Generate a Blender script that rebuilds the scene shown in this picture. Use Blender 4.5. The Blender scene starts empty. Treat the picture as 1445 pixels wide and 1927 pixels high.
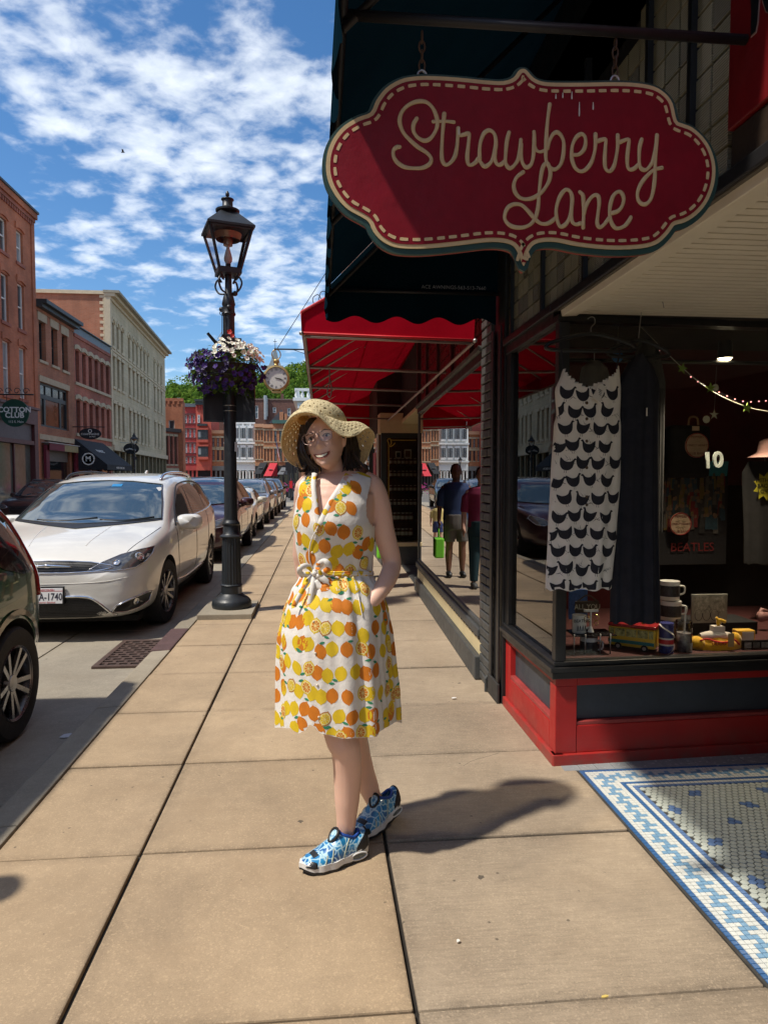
import bpy,bmesh,math,random
from mathutils import Vector,Matrix,geometry
from mathutils.bvhtree import BVHTree
R=math.radians
PI=math.pi
rnd=random.Random(7)
SC=bpy.context.scene
COL=SC.collection
F_PX,CX,CY,PITCH,YAW,HC=1300.0,722.5,963.5,R(2.77),R(5.36),1.5
cam_d=bpy.data.cameras.new('camera')
cam=bpy.data.objects.new('camera',cam_d)
COL.objects.link(cam)
cam.location=(0,0,HC)
cam.rotation_euler=(PI/2-PITCH,0,-YAW)
cam_d.sensor_fit='HORIZONTAL'
cam_d.sensor_width=36.0
cam_d.lens=36.0*F_PX/1445.0
cam_d.clip_start=0.05
cam_d.clip_end=3000
SC.camera=cam
SUN_EL,SUN_AZ=R(57),R(248)
world=bpy.data.worlds.new('World')
SC.world=world
world.use_nodes=True
def build_world():
 nt=world.node_tree;N=nt.nodes;L=nt.links
 N.clear()
 def nd(t,**k):
  n=N.new(t)
  for a,b in k.items():setattr(n,a,b)
  return n
 def mth(op,a,b=None,clamp=False):
  n=nd('ShaderNodeMath',operation=op,use_clamp=clamp)
  for i,v in enumerate((a,b)):
   if v is None:continue
   if isinstance(v,(int,float)):n.inputs[i].default_value=v
   else:L.new(v,n.inputs[i])
  return n.outputs[0]
 out=nd('ShaderNodeOutputWorld');bg=nd('ShaderNodeBackground')
 sky=nd('ShaderNodeTexSky',sky_type='NISHITA',sun_disc=False,sun_elevation=SUN_EL,sun_rotation=SUN_AZ,altitude=250,air_density=1.0,dust_density=0.6,ozone_density=3.0)
 tc=nd('ShaderNodeTexCoord');sep=nd('ShaderNodeSeparateXYZ')
 L.new(tc.outputs['Generated'],sep.inputs[0])
 zz=mth('ADD',mth('MAXIMUM',sep.outputs['Z'],0.0),0.16)
 cmb=nd('ShaderNodeCombineXYZ')
 L.new(mth('DIVIDE',sep.outputs['X'],zz),cmb.inputs[0])
 L.new(mth('DIVIDE',sep.outputs['Y'],zz),cmb.inputs[1])
 def noise(scale,detail,rough,dist=0.0,off=0.0):
  mp=nd('ShaderNodeMapping');mp.inputs['Location'].default_value=(off,off*.7,off*.3)
  mp.inputs['Rotation'].default_value=(0,0,R(24));mp.inputs['Scale'].default_value=(0.95,1.05,1)
  L.new(cmb.outputs[0],mp.inputs['Vector'])
  n=nd('ShaderNodeTexNoise');n.inputs['Scale'].default_value=scale;n.inputs['Detail'].default_value=detail
  n.inputs['Roughness'].default_value=rough;n.inputs['Distortion'].default_value=dist
  L.new(mp.outputs[0],n.inputs['Vector']);return n.outputs['Fac']
 big=noise(1.7,2.0,0.5,0.2,3.7)
 mid=noise(11.0,6.0,0.52,0.2,1.3)
 fine=noise(30.0,5.0,0.6,0.1,8.1)
 dens=mth('ADD',mth('ADD',mth('MULTIPLY',big,0.50),mth('MULTIPLY',mid,0.62)),mth('MULTIPLY',fine,0.14))
 mr=nd('ShaderNodeMapRange',interpolation_type='SMOOTHSTEP')
 mr.inputs['From Min'].default_value=0.57;mr.inputs['From Max'].default_value=0.85
 L.new(dens,mr.inputs['Value'])
 mr2=nd('ShaderNodeMapRange',interpolation_type='SMOOTHSTEP')
 mr2.inputs['From Min'].default_value=0.62;mr2.inputs['From Max'].default_value=0.86
 L.new(mth('ADD',dens,mth('MULTIPLY',mth('SUBTRACT',fine,0.5),0.35)),mr2.inputs['Value'])
 ccol=nd('ShaderNodeMix',data_type='RGBA')
 ccol.inputs['A'].default_value=(5.3,5.45,5.6,1);ccol.inputs['B'].default_value=(3.6,3.95,4.3,1)
 L.new(mr2.outputs[0],ccol.inputs['Factor'])
 hsv=nd('ShaderNodeHueSaturation');hsv.inputs['Saturation'].default_value=1.24;hsv.inputs['Value'].default_value=0.60
 L.new(sky.outputs[0],hsv.inputs['Color'])
 mix=nd('ShaderNodeMix',data_type='RGBA')
 L.new(mth('MULTIPLY',mr.outputs[0],0.93),mix.inputs['Factor'])
 L.new(hsv.outputs[0],mix.inputs['A']);L.new(ccol.outputs['Result'],mix.inputs['B'])
 L.new(mix.outputs['Result'],bg.inputs['Color'])
 bg.inputs['Strength'].default_value=0.15
 L.new(bg.outputs[0],out.inputs[0])
build_world()
sun_d=bpy.data.lights.new('sun','SUN');sun_d.energy=2.7;sun_d.angle=R(2.2);sun_d.color=(1.0,0.93,0.82)
sun=bpy.data.objects.new('sun',sun_d);COL.objects.link(sun)
SUN_DIR=Vector((math.sin(SUN_AZ)*math.cos(SUN_EL),math.cos(SUN_AZ)*math.cos(SUN_EL),math.sin(SUN_EL)))
sun.rotation_euler=SUN_DIR.to_track_quat('Z','Y').to_euler()
sun.location=(-20,-10,40)
VS=SC.view_settings
VS.view_transform='Standard';VS.look='None';VS.gamma=1.0;VS.use_curve_mapping=False
VS.exposure=0.80
_f=Vector((math.sin(YAW)*math.cos(PITCH),math.cos(YAW)*math.cos(PITCH),-math.sin(PITCH)))
_r=Vector((math.cos(YAW),-math.sin(YAW),0))
_u=_r.cross(_f)
def at(px,py,X=None,Y=None,Z=None):
 d=_f+_r*((px-CX)/F_PX)+_u*((CY-py)/F_PX)
 if X is not None:t=X/d.x
 elif Y is not None:t=Y/d.y
 else:t=(Z-HC)/d.z
 return Vector((0,0,HC))+d*t
def onplane(px,py,p0,n):
 d=_f+_r*((px-CX)/F_PX)+_u*((CY-py)/F_PX)
 o=Vector((0,0,HC));p0=Vector(p0);n=Vector(n)
 return o+d*((p0-o).dot(n)/d.dot(n))
WM={}
def wm(o):return WM.get(o.name,Matrix.Identity(4))if o else Matrix.Identity(4)
class MB:
 def __init__(s):s.v,s.f,s.m=[],[],[]
 def face(s,idx,m=0):s.f.append(tuple(idx));s.m.append(m)
 def box(s,lo,hi,m=0,M=None):
  b=len(s.v)
  for z in(lo[2],hi[2]):
   for y in(lo[1],hi[1]):
    for x in(lo[0],hi[0]):
     p=Vector((x,y,z));s.v.append(M@p if M else p)
  for q in((0,2,3,1),(4,5,7,6),(0,1,5,4),(2,6,7,3),(0,4,6,2),(1,3,7,5)):s.face([b+i for i in q],m)
  return s
 def cbox(s,c,d,m=0,M=None,rz=0):
  T=Matrix.Translation(Vector(c))@Matrix.Rotation(rz,4,'Z')
  if M:T=M@T
  return s.box((-d[0]/2,-d[1]/2,-d[2]/2),(d[0]/2,d[1]/2,d[2]/2),m,T)
 def bar(s,a,b,w,h=None,m=0,up=(0,0,1)):
  a,b=Vector(a),Vector(b);h=h or w
  z=(b-a);ln=z.length;z=z/ln;u=Vector(up)
  if abs(z.dot(u))>.98:u=Vector((1,0,0))
  x=z.cross(u).normalized();y=x.cross(z)
  M=Matrix((x,y,z)).transposed().to_4x4();M.translation=a
  return s.box((-w/2,-h/2,0),(w/2,h/2,ln),m,M)
 def tube(s,pts,r,seg=8,m=0,cap=True,closed=False,flat=None,up=None):
  P=[Vector(p)for p in pts];n=len(P)
  rr=r if isinstance(r,(list,tuple))else[r]*n
  b=len(s.v);prev=None
  for i in range(n):
   if closed:t=P[(i+1)%n]-P[i-1]
   else:t=P[min(i+1,n-1)]-P[max(i-1,0)]
   if t.length<1e-9:t=Vector((0,0,1))
   t.normalize()
   if up is not None:u=Vector(up)-t*t.dot(Vector(up))
   elif prev is None:
    u=Vector((0,0,1))if abs(t.z)<.9 else Vector((1,0,0));u=u-t*t.dot(u)
   else:u=prev-t*t.dot(prev)
   if u.length<1e-6:u=t.orthogonal()
   u.normalize();prev=u;w=t.cross(u)
   fu,fw=flat or(1,1)
   for k in range(seg):
    a=2*PI*k/seg
    s.v.append(P[i]+(u*math.cos(a)*fu+w*math.sin(a)*fw)*rr[i])
  for i in range(n if closed else n-1):
   j=(i+1)%n
   for k in range(seg):
    k2=(k+1)%seg
    s.face((b+i*seg+k,b+i*seg+k2,b+j*seg+k2,b+j*seg+k),m)
  if cap and not closed:
   s.face([b+k for k in range(seg)][::-1],m);s.face([b+(n-1)*seg+k for k in range(seg)],m)
  return s
 def lathe(s,prof,seg=24,c=(0,0,0),m=0,M=None,flute=0,cap=True):
  b=len(s.v);c=Vector(c);n=len(prof)
  for(r,z)in prof:
   for k in range(seg):
    a=2*PI*k/seg;r_=r*(1-flute*(k%2))
    p=Vector((r_*math.cos(a),r_*math.sin(a),z));s.v.append((M@p if M else p)+c)
  for i in range(n-1):
   for k in range(seg):
    k2=(k+1)%seg
    s.face((b+i*seg+k,b+i*seg+k2,b+(i+1)*seg+k2,b+(i+1)*seg+k),m)
  if cap and prof[0][0]>1e-6:s.face([b+k for k in range(seg)][::-1],m)
  if cap and prof[-1][0]>1e-6:s.face([b+(n-1)*seg+k for k in range(seg)],m)
  return s
 def prism(s,poly,o,u,w,d,m=0,m_side=None):
  pass
  o,u,w,d=Vector(o),Vector(u),Vector(w),Vector(d)
  flip=u.cross(w).dot(d)>0
  b=len(s.v);n=len(poly);ms=m if m_side is None else m_side
  for p in poly:s.v.append(o+u*p[0]+w*p[1])
  for p in poly:s.v.append(o+u*p[0]+w*p[1]+d)
  tri=geometry.tessellate_polygon([[Vector((p[0],p[1],0))for p in poly]])
  area=sum(poly[i][0]*poly[(i+1)%n][1]-poly[(i+1)%n][0]*poly[i][1]for i in range(n))
  for t in tri:
   a2=sum(poly[t[i]][0]*poly[t[(i+1)%3]][1]-poly[t[(i+1)%3]][0]*poly[t[i]][1]for i in range(3))
   q=t if a2>0 else t[::-1]
   lo=q[::-1]if flip else q
   s.face([b+i for i in lo],m);s.face([b+n+i for i in lo[::-1]],m)
  for i in range(n):
   j=(i+1)%n
   q=(b+i,b+j,b+n+j,b+n+i)
   if(area<0)!=(not flip):q=q[::-1]
   s.face(q,ms)
  return s
 def grid(s,fn,nu,nv,m=0,cu=False,cv=False,skip=None,flip=False):
  b=len(s.v)
  for i in range(nu):
   for j in range(nv):
    s.v.append(Vector(fn(i/(nu if cu else nu-1),j/(nv if cv else nv-1))))
  for i in range(nu if cu else nu-1):
   for j in range(nv if cv else nv-1):
    if skip and skip(i,j):continue
    i2,j2=(i+1)%nu,(j+1)%nv
    q=(b+i*nv+j,b+i2*nv+j,b+i2*nv+j2,b+i*nv+j2)
    s.face(q[::-1]if flip else q,m)
  return s
 def quad(s,a,b_,c,d,m=0):
  b=len(s.v);s.v+=[Vector(a),Vector(b_),Vector(c),Vector(d)];s.face((b,b+1,b+2,b+3),m);return s
 def sphere(s,c,r,seg=12,rings=8,m=0,M=None):
  prof=[(math.sin(PI*i/rings),-math.cos(PI*i/rings))for i in range(rings+1)]
  rr=r if isinstance(r,(list,tuple))else(r,r,r)
  S=Matrix.Diagonal((rr[0],rr[1],rr[2],1));T=(M@S)if M else S
  prof[0]=(1e-4,-1);prof[-1]=(1e-4,1)
  return s.lathe(prof,seg,c,m,T)
 def add(s,other,M=None,m=None):
  b=len(s.v);s.v+=[M@p if M else p for p in other.v]
  for f,k in zip(other.f,other.m):s.face([b+i for i in f],k if m is None else m)
  return s
 def mesh(s,name,mats,smooth=None,inv=None):
  me=bpy.data.meshes.new(name)
  vs=[inv@Vector(p)for p in s.v]if inv else s.v
  me.from_pydata([tuple(p)for p in vs],[],s.f)
  for m in(mats if isinstance(mats,(list,tuple))else[mats]):me.materials.append(m)
  if len(me.materials)>1:me.polygons.foreach_set('material_index',s.m)
  if smooth:
   me.polygons.foreach_set('use_smooth',[True]*len(me.polygons))
   if smooth is not True:me.set_sharp_from_angle(angle=R(smooth))
  me.update();return me
 def build(s,name,mats,parent=None,smooth=None,bevel=0,solid=0,sub=0):
  inv=wm(parent).inverted()if parent else None
  o=bpy.data.objects.new(name,s.mesh(name,mats,smooth,inv));COL.objects.link(o)
  if parent:o.parent=parent;WM[o.name]=wm(parent)
  if sub:k=o.modifiers.new('sub','SUBSURF');k.levels=k.render_levels=sub
  if solid:k=o.modifiers.new('thick','SOLIDIFY');k.thickness=solid;k.offset=0
  if bevel:
   k=o.modifiers.new('bevel','BEVEL');k.width=bevel;k.segments=2;k.limit_method='ANGLE';k.angle_limit=R(40)
  return o
def tag(o,label=None,cat=None,group=None,kind=None):
 if label:o['label']=label
 if cat:o['category']=cat
 if group:o['group']=group
 if kind:o['kind']=kind
 return o
def thing(name,label,cat,loc=(0,0,0),rz=0,group=None,kind=None):
 o=bpy.data.objects.new(name,None);COL.objects.link(o);o.empty_display_size=.2
 o.location=loc;o.rotation_euler=(0,0,rz)
 WM[o.name]=Matrix.Translation(Vector(loc))@Matrix.Rotation(rz,4,'Z')
 return tag(o,label,cat,group,kind)
def kids(o):return[c for c in COL.objects if c.parent==o]
def dup(root,loc,rz=0,label=None,scale=None,sub=None):
 pass
 sub=sub or{}
 def cp(o,par):
  c=o.copy();COL.objects.link(c)
  if par:c.parent=par
  if sub and c.type=='MESH' and any(m and m.name in sub for m in c.data.materials):
   c.data=c.data.copy()
   for i,m in enumerate(c.data.materials):
    if m and m.name in sub:c.data.materials[i]=sub[m.name]
  for k in list(o.children):cp(k,c)
  return c
 c=cp(root,None);c.location=loc;c.rotation_euler=(0,0,rz)
 if scale:c.scale=scale if isinstance(scale,(tuple,list))else(scale,)*3
 if label:c['label']=label
 return c
def share(o,name,loc,parent=None,rot=None,scale=None,mat=None):
 pass
 c=bpy.data.objects.new(name,o.data if not isinstance(o,bpy.types.Mesh)else o);COL.objects.link(c)
 c.location=wm(parent).inverted()@Vector(loc)
 if rot:c.rotation_euler=rot
 if scale:c.scale=scale
 if parent:c.parent=parent
 return c
def spline(pts,n=6,closed=False):
 P=[Vector(p)for p in pts];out=[];k=len(P)
 for i in range(k if closed else k-1):
  p0=P[i-1]if(closed or i>0)else P[0]*2-P[1]
  p1,p2=P[i],P[(i+1)%k]
  p3=P[(i+2)%k]if(closed or i+2<k)else P[-1]*2-P[-2]
  for j in range(n):
   t=j/n
   out.append(.5*((2*p1)+(p2-p0)*t+(2*p0-5*p1+4*p2-p3)*t*t+(3*p1-p0-3*p2+p3)*t**3))
 if not closed:out.append(P[-1])
 return out
def lerp(a,b,t):return a+(b-a)*t
def interp(x,xs,ys):
 if x<=xs[0]:return ys[0]
 for i in range(len(xs)-1):
  if x<=xs[i+1]:
   t=(x-xs[i])/(xs[i+1]-xs[i]);t=t*t*(3-2*t)*.5+t*.5
   return ys[i]+(ys[i+1]-ys[i])*t
 return ys[-1]
_txt={}
def text(body,size,M,name,mat,parent=None,ext=.001,align='CENTER',sx=1.0,bold=0.0,space=1.0):
 pass
 c=bpy.data.curves.new('lettering','FONT');c.body=body;c.size=size;c.extrude=ext;c.align_x=align;c.align_y='CENTER'
 c.offset=bold;c.resolution_u=3;c.space_character=space
 t=bpy.data.objects.new('lettering_tmp',c)
 dg=bpy.context.evaluated_depsgraph_get()
 me=bpy.data.meshes.new_from_object(t.evaluated_get(dg)if False else t)
 bpy.data.objects.remove(t);bpy.data.curves.remove(c)
 me.materials.clear();me.materials.append(mat)
 T=(wm(parent).inverted()if parent else Matrix.Identity(4))@M@Matrix.Diagonal((sx,1,1,1))
 me.transform(T);me.name=name
 o=bpy.data.objects.new(name,me);COL.objects.link(o)
 if parent:o.parent=parent
 return o
def frame_m(o,u,w):
 pass
 u,w=Vector(u).normalized(),Vector(w).normalized();n=u.cross(w)
 M=Matrix((u,w,n)).transposed().to_4x4();M.translation=Vector(o);return M
def rgb(h):
 c=[int(h[i:i+2],16)/255 for i in(0,2,4)]
 return tuple(x/12.92 if x<=.04045 else((x+.055)/1.055)**2.4 for x in c)
class NT:
 def __init__(s,name):
  s.mat=bpy.data.materials.new(name);s.mat.use_nodes=True
  s.t=s.mat.node_tree;s.N=s.t.nodes;s.L=s.t.links;s.N.clear()
  s.out=s.N.new('ShaderNodeOutputMaterial')
 def n(s,t,ins=None,**k):
  x=s.N.new(t)
  for a,b in k.items():setattr(x,a,b)
  for a,b in(ins or{}).items():
   if hasattr(b,'is_output')or isinstance(b,bpy.types.NodeSocket):s.L.new(b,x.inputs[a])
   else:
    if isinstance(b,tuple)and len(b)==3 and x.inputs[a].type=='RGBA':b=(*b,1)
    x.inputs[a].default_value=b
  return x
 def math(s,op,a,b=0.0,c=None):
  d={0:a,1:b}
  if c is not None:d[2]=c
  return s.n('ShaderNodeMath',d,operation=op).outputs[0]
 def co(s,kind='Object'):
  if kind=='pos':return s.n('ShaderNodeNewGeometry').outputs['Position']
  return s.n('ShaderNodeTexCoord').outputs[kind]
 def noise(s,scale,detail=3,rough=.5,vec=None,dist=0,stretch=None):
  vec=vec or s.co('pos')
  if stretch:vec=s.n('ShaderNodeMapping',{'Vector':vec,'Scale':stretch}).outputs[0]
  return s.n('ShaderNodeTexNoise',{'Vector':vec,'Scale':scale,'Detail':detail,'Roughness':rough,'Distortion':dist}).outputs['Fac']
 def ramp(s,v,a,b,lo=0.0,hi=1.0):
  return s.n('ShaderNodeMapRange',{'Value':v,'From Min':a,'From Max':b,'To Min':lo,'To Max':hi}).outputs[0]
 def mix(s,f,a,b,mode='MIX'):
  d={'Factor':f,'A':a,'B':b}
  x=s.n('ShaderNodeMix',d,data_type='RGBA',blend_type=mode);return x.outputs['Result']
 def bump(s,h,strength=.3,dist=.01):return s.n('ShaderNodeBump',{'Height':h,'Strength':strength,'Distance':dist}).outputs[0]
 def bsdf(s,col,rough=.6,**k):
  d={'Base Color':col,'Roughness':rough};d.update(k)
  p=s.n('ShaderNodeBsdfPrincipled',d);s.L.new(p.outputs[0],s.out.inputs[0]);return p
_mats={}
def mat(name,col,rough=.6,metal=0.0,var=.12,vs=4.0,bump=0.0,bs=60.0,coat=0.0,spec=.5,emit=0.0,sheen=0.0,rvar=.08,sss=0.0):
 if name in _mats:return _mats[name]
 if isinstance(col,str):col=rgb(col)
 t=NT(name)
 c=(*col,1)
 if var:
  n=t.noise(vs,5,.6);n2=t.noise(vs*9,3,.5)
  k=t.ramp(t.math('ADD',t.math('MULTIPLY',n,.7),t.math('MULTIPLY',n2,.3)),.3,.7,1-var,1+var)
  c=t.mix(1.0,(*col,1),t.n('ShaderNodeCombineXYZ',{0:k,1:k,2:k}).outputs[0],'MULTIPLY')
 r=t.ramp(t.noise(vs*3,4,.6),.3,.7,max(0,rough-rvar),min(1,rough+rvar))if rvar else rough
 kw={'Metallic':metal,'Specular IOR Level':spec}
 if coat:kw['Coat Weight']=coat;kw['Coat Roughness']=.04
 if sheen:kw['Sheen Weight']=sheen
 if sss:kw['Subsurface Weight']=sss;kw['Subsurface Radius']=(.012,.005,.003)
 if emit:kw['Emission Color']=(*col,1);kw['Emission Strength']=emit
 if bump:kw['Normal']=t.bump(t.noise(bs,4,.6),bump,.01)
 t.bsdf(c,r,**kw)
 _mats[name]=t.mat
 return t.mat
def glass(name,tint=(.9,.95,.93),ior=1.5,rough=0.0,boost=1.0,wob=0.0):
 if name in _mats:return _mats[name]
 t=NT(name)
 fr=t.n('ShaderNodeFresnel',{'IOR':ior})
 tr=t.n('ShaderNodeBsdfTransparent',{'Color':tint})
 gl=t.n('ShaderNodeBsdfGlossy',{'Color':(1,1,1),'Roughness':rough})
 if wob:
  b=t.bump(t.noise(1.3,2,.4),wob,.02);t.L.new(b,gl.inputs['Normal'])
 f=t.math('MINIMUM',t.math('MULTIPLY',fr.outputs[0],boost),1.0)
 ms=t.n('ShaderNodeMixShader',{0:f,1:tr.outputs[0],2:gl.outputs[0]})
 t.L.new(ms.outputs[0],t.out.inputs[0]);_mats[name]=t.mat
 return t.mat
def brick_mat(name,c1,c2,mortar,bw=.21,bh=.075,var=.3,scale=1.0,msize=.012):
 t=NT(name)
 p=t.co('pos');s=t.n('ShaderNodeSeparateXYZ',{0:p})
 uv=t.n('ShaderNodeCombineXYZ',{0:t.math('ADD',s.outputs[0],s.outputs[1]),1:s.outputs[2],2:0.0}).outputs[0]
 b=t.n('ShaderNodeTexBrick',{'Vector':uv,'Color1':(*c1,1),'Color2':(*c2,1),'Mortar':(*mortar,1),'Scale':scale,'Mortar Size':msize,'Mortar Smooth':.3,'Bias':0.0,'Brick Width':bw,'Row Height':bh})
 n=t.ramp(t.noise(.35,6,.6),.3,.7,1-var,1+var)
 n2=t.ramp(t.noise(2.2,6,.7,stretch=(1,1,.25)),.3,.75,1.12,.8)
 k=t.math('MULTIPLY',n,n2)
 c=t.mix(1.0,b.outputs['Color'],t.n('ShaderNodeCombineXYZ',{0:k,1:k,2:k}).outputs[0],'MULTIPLY')
 h=t.math('SUBTRACT',1.0,b.outputs['Fac'])
 t.bsdf(c,.85,Normal=t.bump(h,.5,.02));_mats[name]=t.mat
 return t.mat
BLACK=mat('black_paint',(.012,.013,.015),.38,var=.3,bump=.05)
BLACKW=mat('black_painted_wood',(.014,.014,.015),.45,var=.35,vs=3,bump=.15,bs=25)
IRON=mat('black_iron',(.018,.022,.026),.42,var=.3,vs=8,bump=.12,bs=90)
WHITE=mat('white_paint',(.72,.71,.68),.5,var=.08)
CREAM=mat('cream_paint',(.62,.52,.30),.55,var=.1)
CHROME=mat('chrome',(.75,.76,.78),.12,metal=1.0,var=.05)
STEEL=mat('dull_steel',(.42,.41,.40),.4,metal=.9,var=.15)
PITDARK=mat('pit_darkness',(.006,.006,.006),.9,var=0)
GLASS=glass('clear_glass',(.92,.95,.94),1.5)
WINGLASS=None
# ================================================================ GROUND
def concrete(name,col,grain=.16,stain=.22,brush=0.0,edge=False,gum=True):
 t=NT(name);p=t.co('pos')
 big=t.noise(.9,5,.6);fine=t.noise(260,3,.7);med=t.noise(14,5,.7)
 k=t.math('ADD',t.ramp(big,.3,.7,1-stain,1+stain*.7),t.ramp(fine,.3,.7,-grain,grain))
 k=t.math('ADD',k,t.ramp(med,.3,.7,-.07,.07))
 k=t.math('ADD',k,t.ramp(t.n('ShaderNodeObjectInfo').outputs['Random'],0,1,-.075,.075))
 if edge:
  ge=t.n('ShaderNodeSeparateXYZ',{0:t.co('Generated')});em=t.math('MINIMUM',t.math('MINIMUM',ge.outputs[0],t.math('SUBTRACT',1.0,ge.outputs[0])),t.math('MINIMUM',ge.outputs[1],t.math('SUBTRACT',1.0,ge.outputs[1])))
  k=t.math('SUBTRACT',k,t.math('MULTIPLY',t.ramp(em,0,.055,.30,0),t.ramp(t.noise(9,5,.7),.3,.65,.1,1.0)))
 if brush:
  b=t.noise(22,6,.7,stretch=(.35,4.5,1));k=t.math('ADD',k,t.ramp(b,.35,.7,-brush,brush))
 c=t.mix(1.0,(*col,1),t.n('ShaderNodeCombineXYZ',{0:k,1:k,2:k}).outputs[0],'MULTIPLY')
 v=t.n('ShaderNodeTexVoronoi',{'Vector':p,'Scale':170.0,'Randomness':1.0})
 g=t.ramp(t.n('ShaderNodeSeparateColor',{0:v.outputs['Color']}).outputs[0],.82,.95,0,.35)
 c=t.mix(g,c,(*[min(1,x*1.5)for x in col],1))
 c=t.mix(t.ramp(t.noise(2.6,4,.6),.5,.75,0,.45),c,(col[0]*.8,col[1]*.76,col[2]*.72,1))
 if gum:
  v2=t.n('ShaderNodeTexVoronoi',{'Vector':t.n('ShaderNodeVectorMath',{0:p,1:t.n('ShaderNodeVectorMath',{0:t.n('ShaderNodeTexNoise',{'Vector':p,'Scale':30.0}).outputs['Color'],'Scale':.05},operation='SCALE').outputs[0]},operation='ADD').outputs[0],'Scale':4.6})
  pick=t.math('GREATER_THAN',t.n('ShaderNodeSeparateColor',{0:v2.outputs['Color']}).outputs[0],.5)
  rad=t.ramp(t.n('ShaderNodeSeparateColor',{0:v2.outputs['Color']}).outputs[1],0,1,.015,.07)
  s=t.math('MULTIPLY',t.math('LESS_THAN',v2.outputs['Distance'],rad),pick)
  c=t.mix(t.math('MULTIPLY',s,.75),c,(.035,.03,.026,1))
  v3=t.n('ShaderNodeTexVoronoi',{'Vector':p,'Scale':11.0});q3=t.math('MULTIPLY',t.math('LESS_THAN',v3.outputs['Distance'],t.ramp(fine,.3,.7,.03,.10)),t.math('GREATER_THAN',t.n('ShaderNodeSeparateColor',{0:v3.outputs['Color']}).outputs[2],.5));c=t.mix(t.math('MULTIPLY',q3,.7),c,(.06,.045,.035,1))
  c=t.mix(t.ramp(t.noise(1.3,6,.72,dist=1.2),.52,.70,0,.38),c,(col[0]*.62,col[1]*.62,col[2]*.64,1));c=t.mix(t.ramp(t.noise(5.5,6,.75),.58,.72,0,.3),c,(*[min(1,x*1.25)for x in col],1))
 h=t.math('ADD',t.math('MULTIPLY',fine,.5),t.math('MULTIPLY',med,.5))
 t.bsdf(c,.88,Normal=t.bump(h,.35,.004));return t.mat
WALK_L=concrete('tan_concrete',(.395,.290,.180),edge=True)
WALK_R=concrete('greyer_tan_concrete',(.345,.272,.190),brush=.13,stain=.28,edge=True)  # greyer and darker than the left columns, brushed and more stained
KERBM=concrete('grey_kerb_concrete',(.29,.25,.185),grain=.24,stain=.3,gum=False)
ROADM=concrete('road_concrete',(.31,.275,.215),grain=.14,stain=.25,brush=.05)
FARROAD=concrete('road_asphalt',(.16,.15,.135),grain=.12,stain=.2,gum=False)
SOIL=mat('joint_dirt',(.022,.018,.013),.95,var=.4,vs=20)
ground=MB();ground.box((-120,-30,-.6),(120,400,-.2));tag(ground.build('ground',SOIL),kind='structure')
sidewalk=thing('sidewalk',None,None,kind='structure')
rows=[-2.6,-1.7,-.8,.08,.96,1.86,2.77,3.65,4.48,5.37,6.28]+[6.28+.9*i for i in range(1,30)]
bed=MB();bed.box((-1.3,-3,-.19),(1.32,62,-.016));bed.build('bed',SOIL,sidewalk)
def shift(y):return 0 if y<9 else .03*(y-9)*.35
for i in range(len(rows)-1):
 y0,y1=rows[i],rows[i+1]
 xr=1.308 if y0<3.4 else 1.2
 cols=[(-1.298,-.7175,WALK_L),(-.7175,.2665,WALK_L),(.2665,xr if y0<3.4 else 1.6,WALK_R)]
 for j,(x0,x1,m)in enumerate(cols):
  dz=rnd.uniform(-.0035,.0035);g=rnd.uniform(.004,.006);gx=rnd.uniform(.0055,.008)
  mb=MB();mb.box((x0+(.004 if j==0 else gx),y0+g,-.1),(x1-(0 if j==2 else gx),y1-g,dz))
  mb.build('slab',m,sidewalk,bevel=.006)
far=MB();far.box((-1.298,rows[-1]+.004,-.1),(1.6,62,.0));far.build('far_paving',WALK_L,sidewalk)
for k,pts in enumerate([[(872,1442),(890,1432),(915,1425),(938,1418)]]):
 if pts:mb=MB();mb.tube(spline([at(x,y,Z=.0015)for x,y in pts],4),.0018,5);mb.build('crack',SOIL,sidewalk)
kerb=thing('kerb',None,None,kind='structure')
ky=[-3,-.6,1.3,3.05,4.62,6.12,7.0,8.9]+[8.9+2.4*i for i in range(1,21)]
for a,b in zip(ky,ky[1:]):
 mb=MB()
 if abs(a-6.12)<.01:
  mb.box((-1.475,a+.005,-.2),(-1.302,b-.005,.006))
  o=mb.build('kerb_inlet_plate',mat('rusty_iron',(.10,.055,.05),.7,var=.35,vs=9,bump=.3,bs=60),kerb,bevel=.012)
  o['label']='rusty brown iron kerb plate above the drain'
 else:
  prof=[(-1.302,-.2),(-1.302,.004),(-1.45,-.004),(-1.468,-.012),(-1.476,-.03),(-1.485,-.2)]
  n=len(prof)
  mb.prism([(x,z)for x,z in prof],(0,a+.004,0),(1,0,0),(0,0,1),(0,b-a-.008,0))
  mb.build('kerb_stone',KERBM,kerb,bevel=.006)
road=thing('road',None,None,kind='structure')
gy=[-3,.2,3.55,7.62,12.2,16.8,21.4,26,31,36,42,48]
for a,b in zip(gy,gy[1:]):
 mb=MB();mb.box((-2.55,a+.006,-.19),(-1.482,b-.006,-.14));mb.build('gutter_slab',ROADM,road,bevel=.006)
 mb=MB();mb.box((-5.6,a+.006,-.19),(-2.562,b-.006,-.138));mb.build('road_slab',ROADM,road,bevel=.006)
 mb=MB();mb.box((-9.0,a+.006,-.19),(-5.612,b-.006,-.136));mb.build('road_slab',ROADM,road,bevel=.006)
mb=MB();mb.box((-60,48.01,-.19),(60,140,-.142));mb.build('far_carriageway',FARROAD,road)
mb=MB();mb.box((-11,-3,-.19),(-9.012,48,-.14));mb.build('far_gutter',ROADM,road)
opp=thing('opposite_sidewalk',None,None,kind='structure')
mb=MB();mb.box((-15.5,-3,-.19),(-11.01,100,.0));mb.build('paving',WALK_L,opp)
walk2=thing('far_sidewalk',None,None,kind='structure')
mb=MB();mb.box((-40,92,-.19),(6,140,.0));mb.build('paving',WALK_L,walk2)
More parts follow.
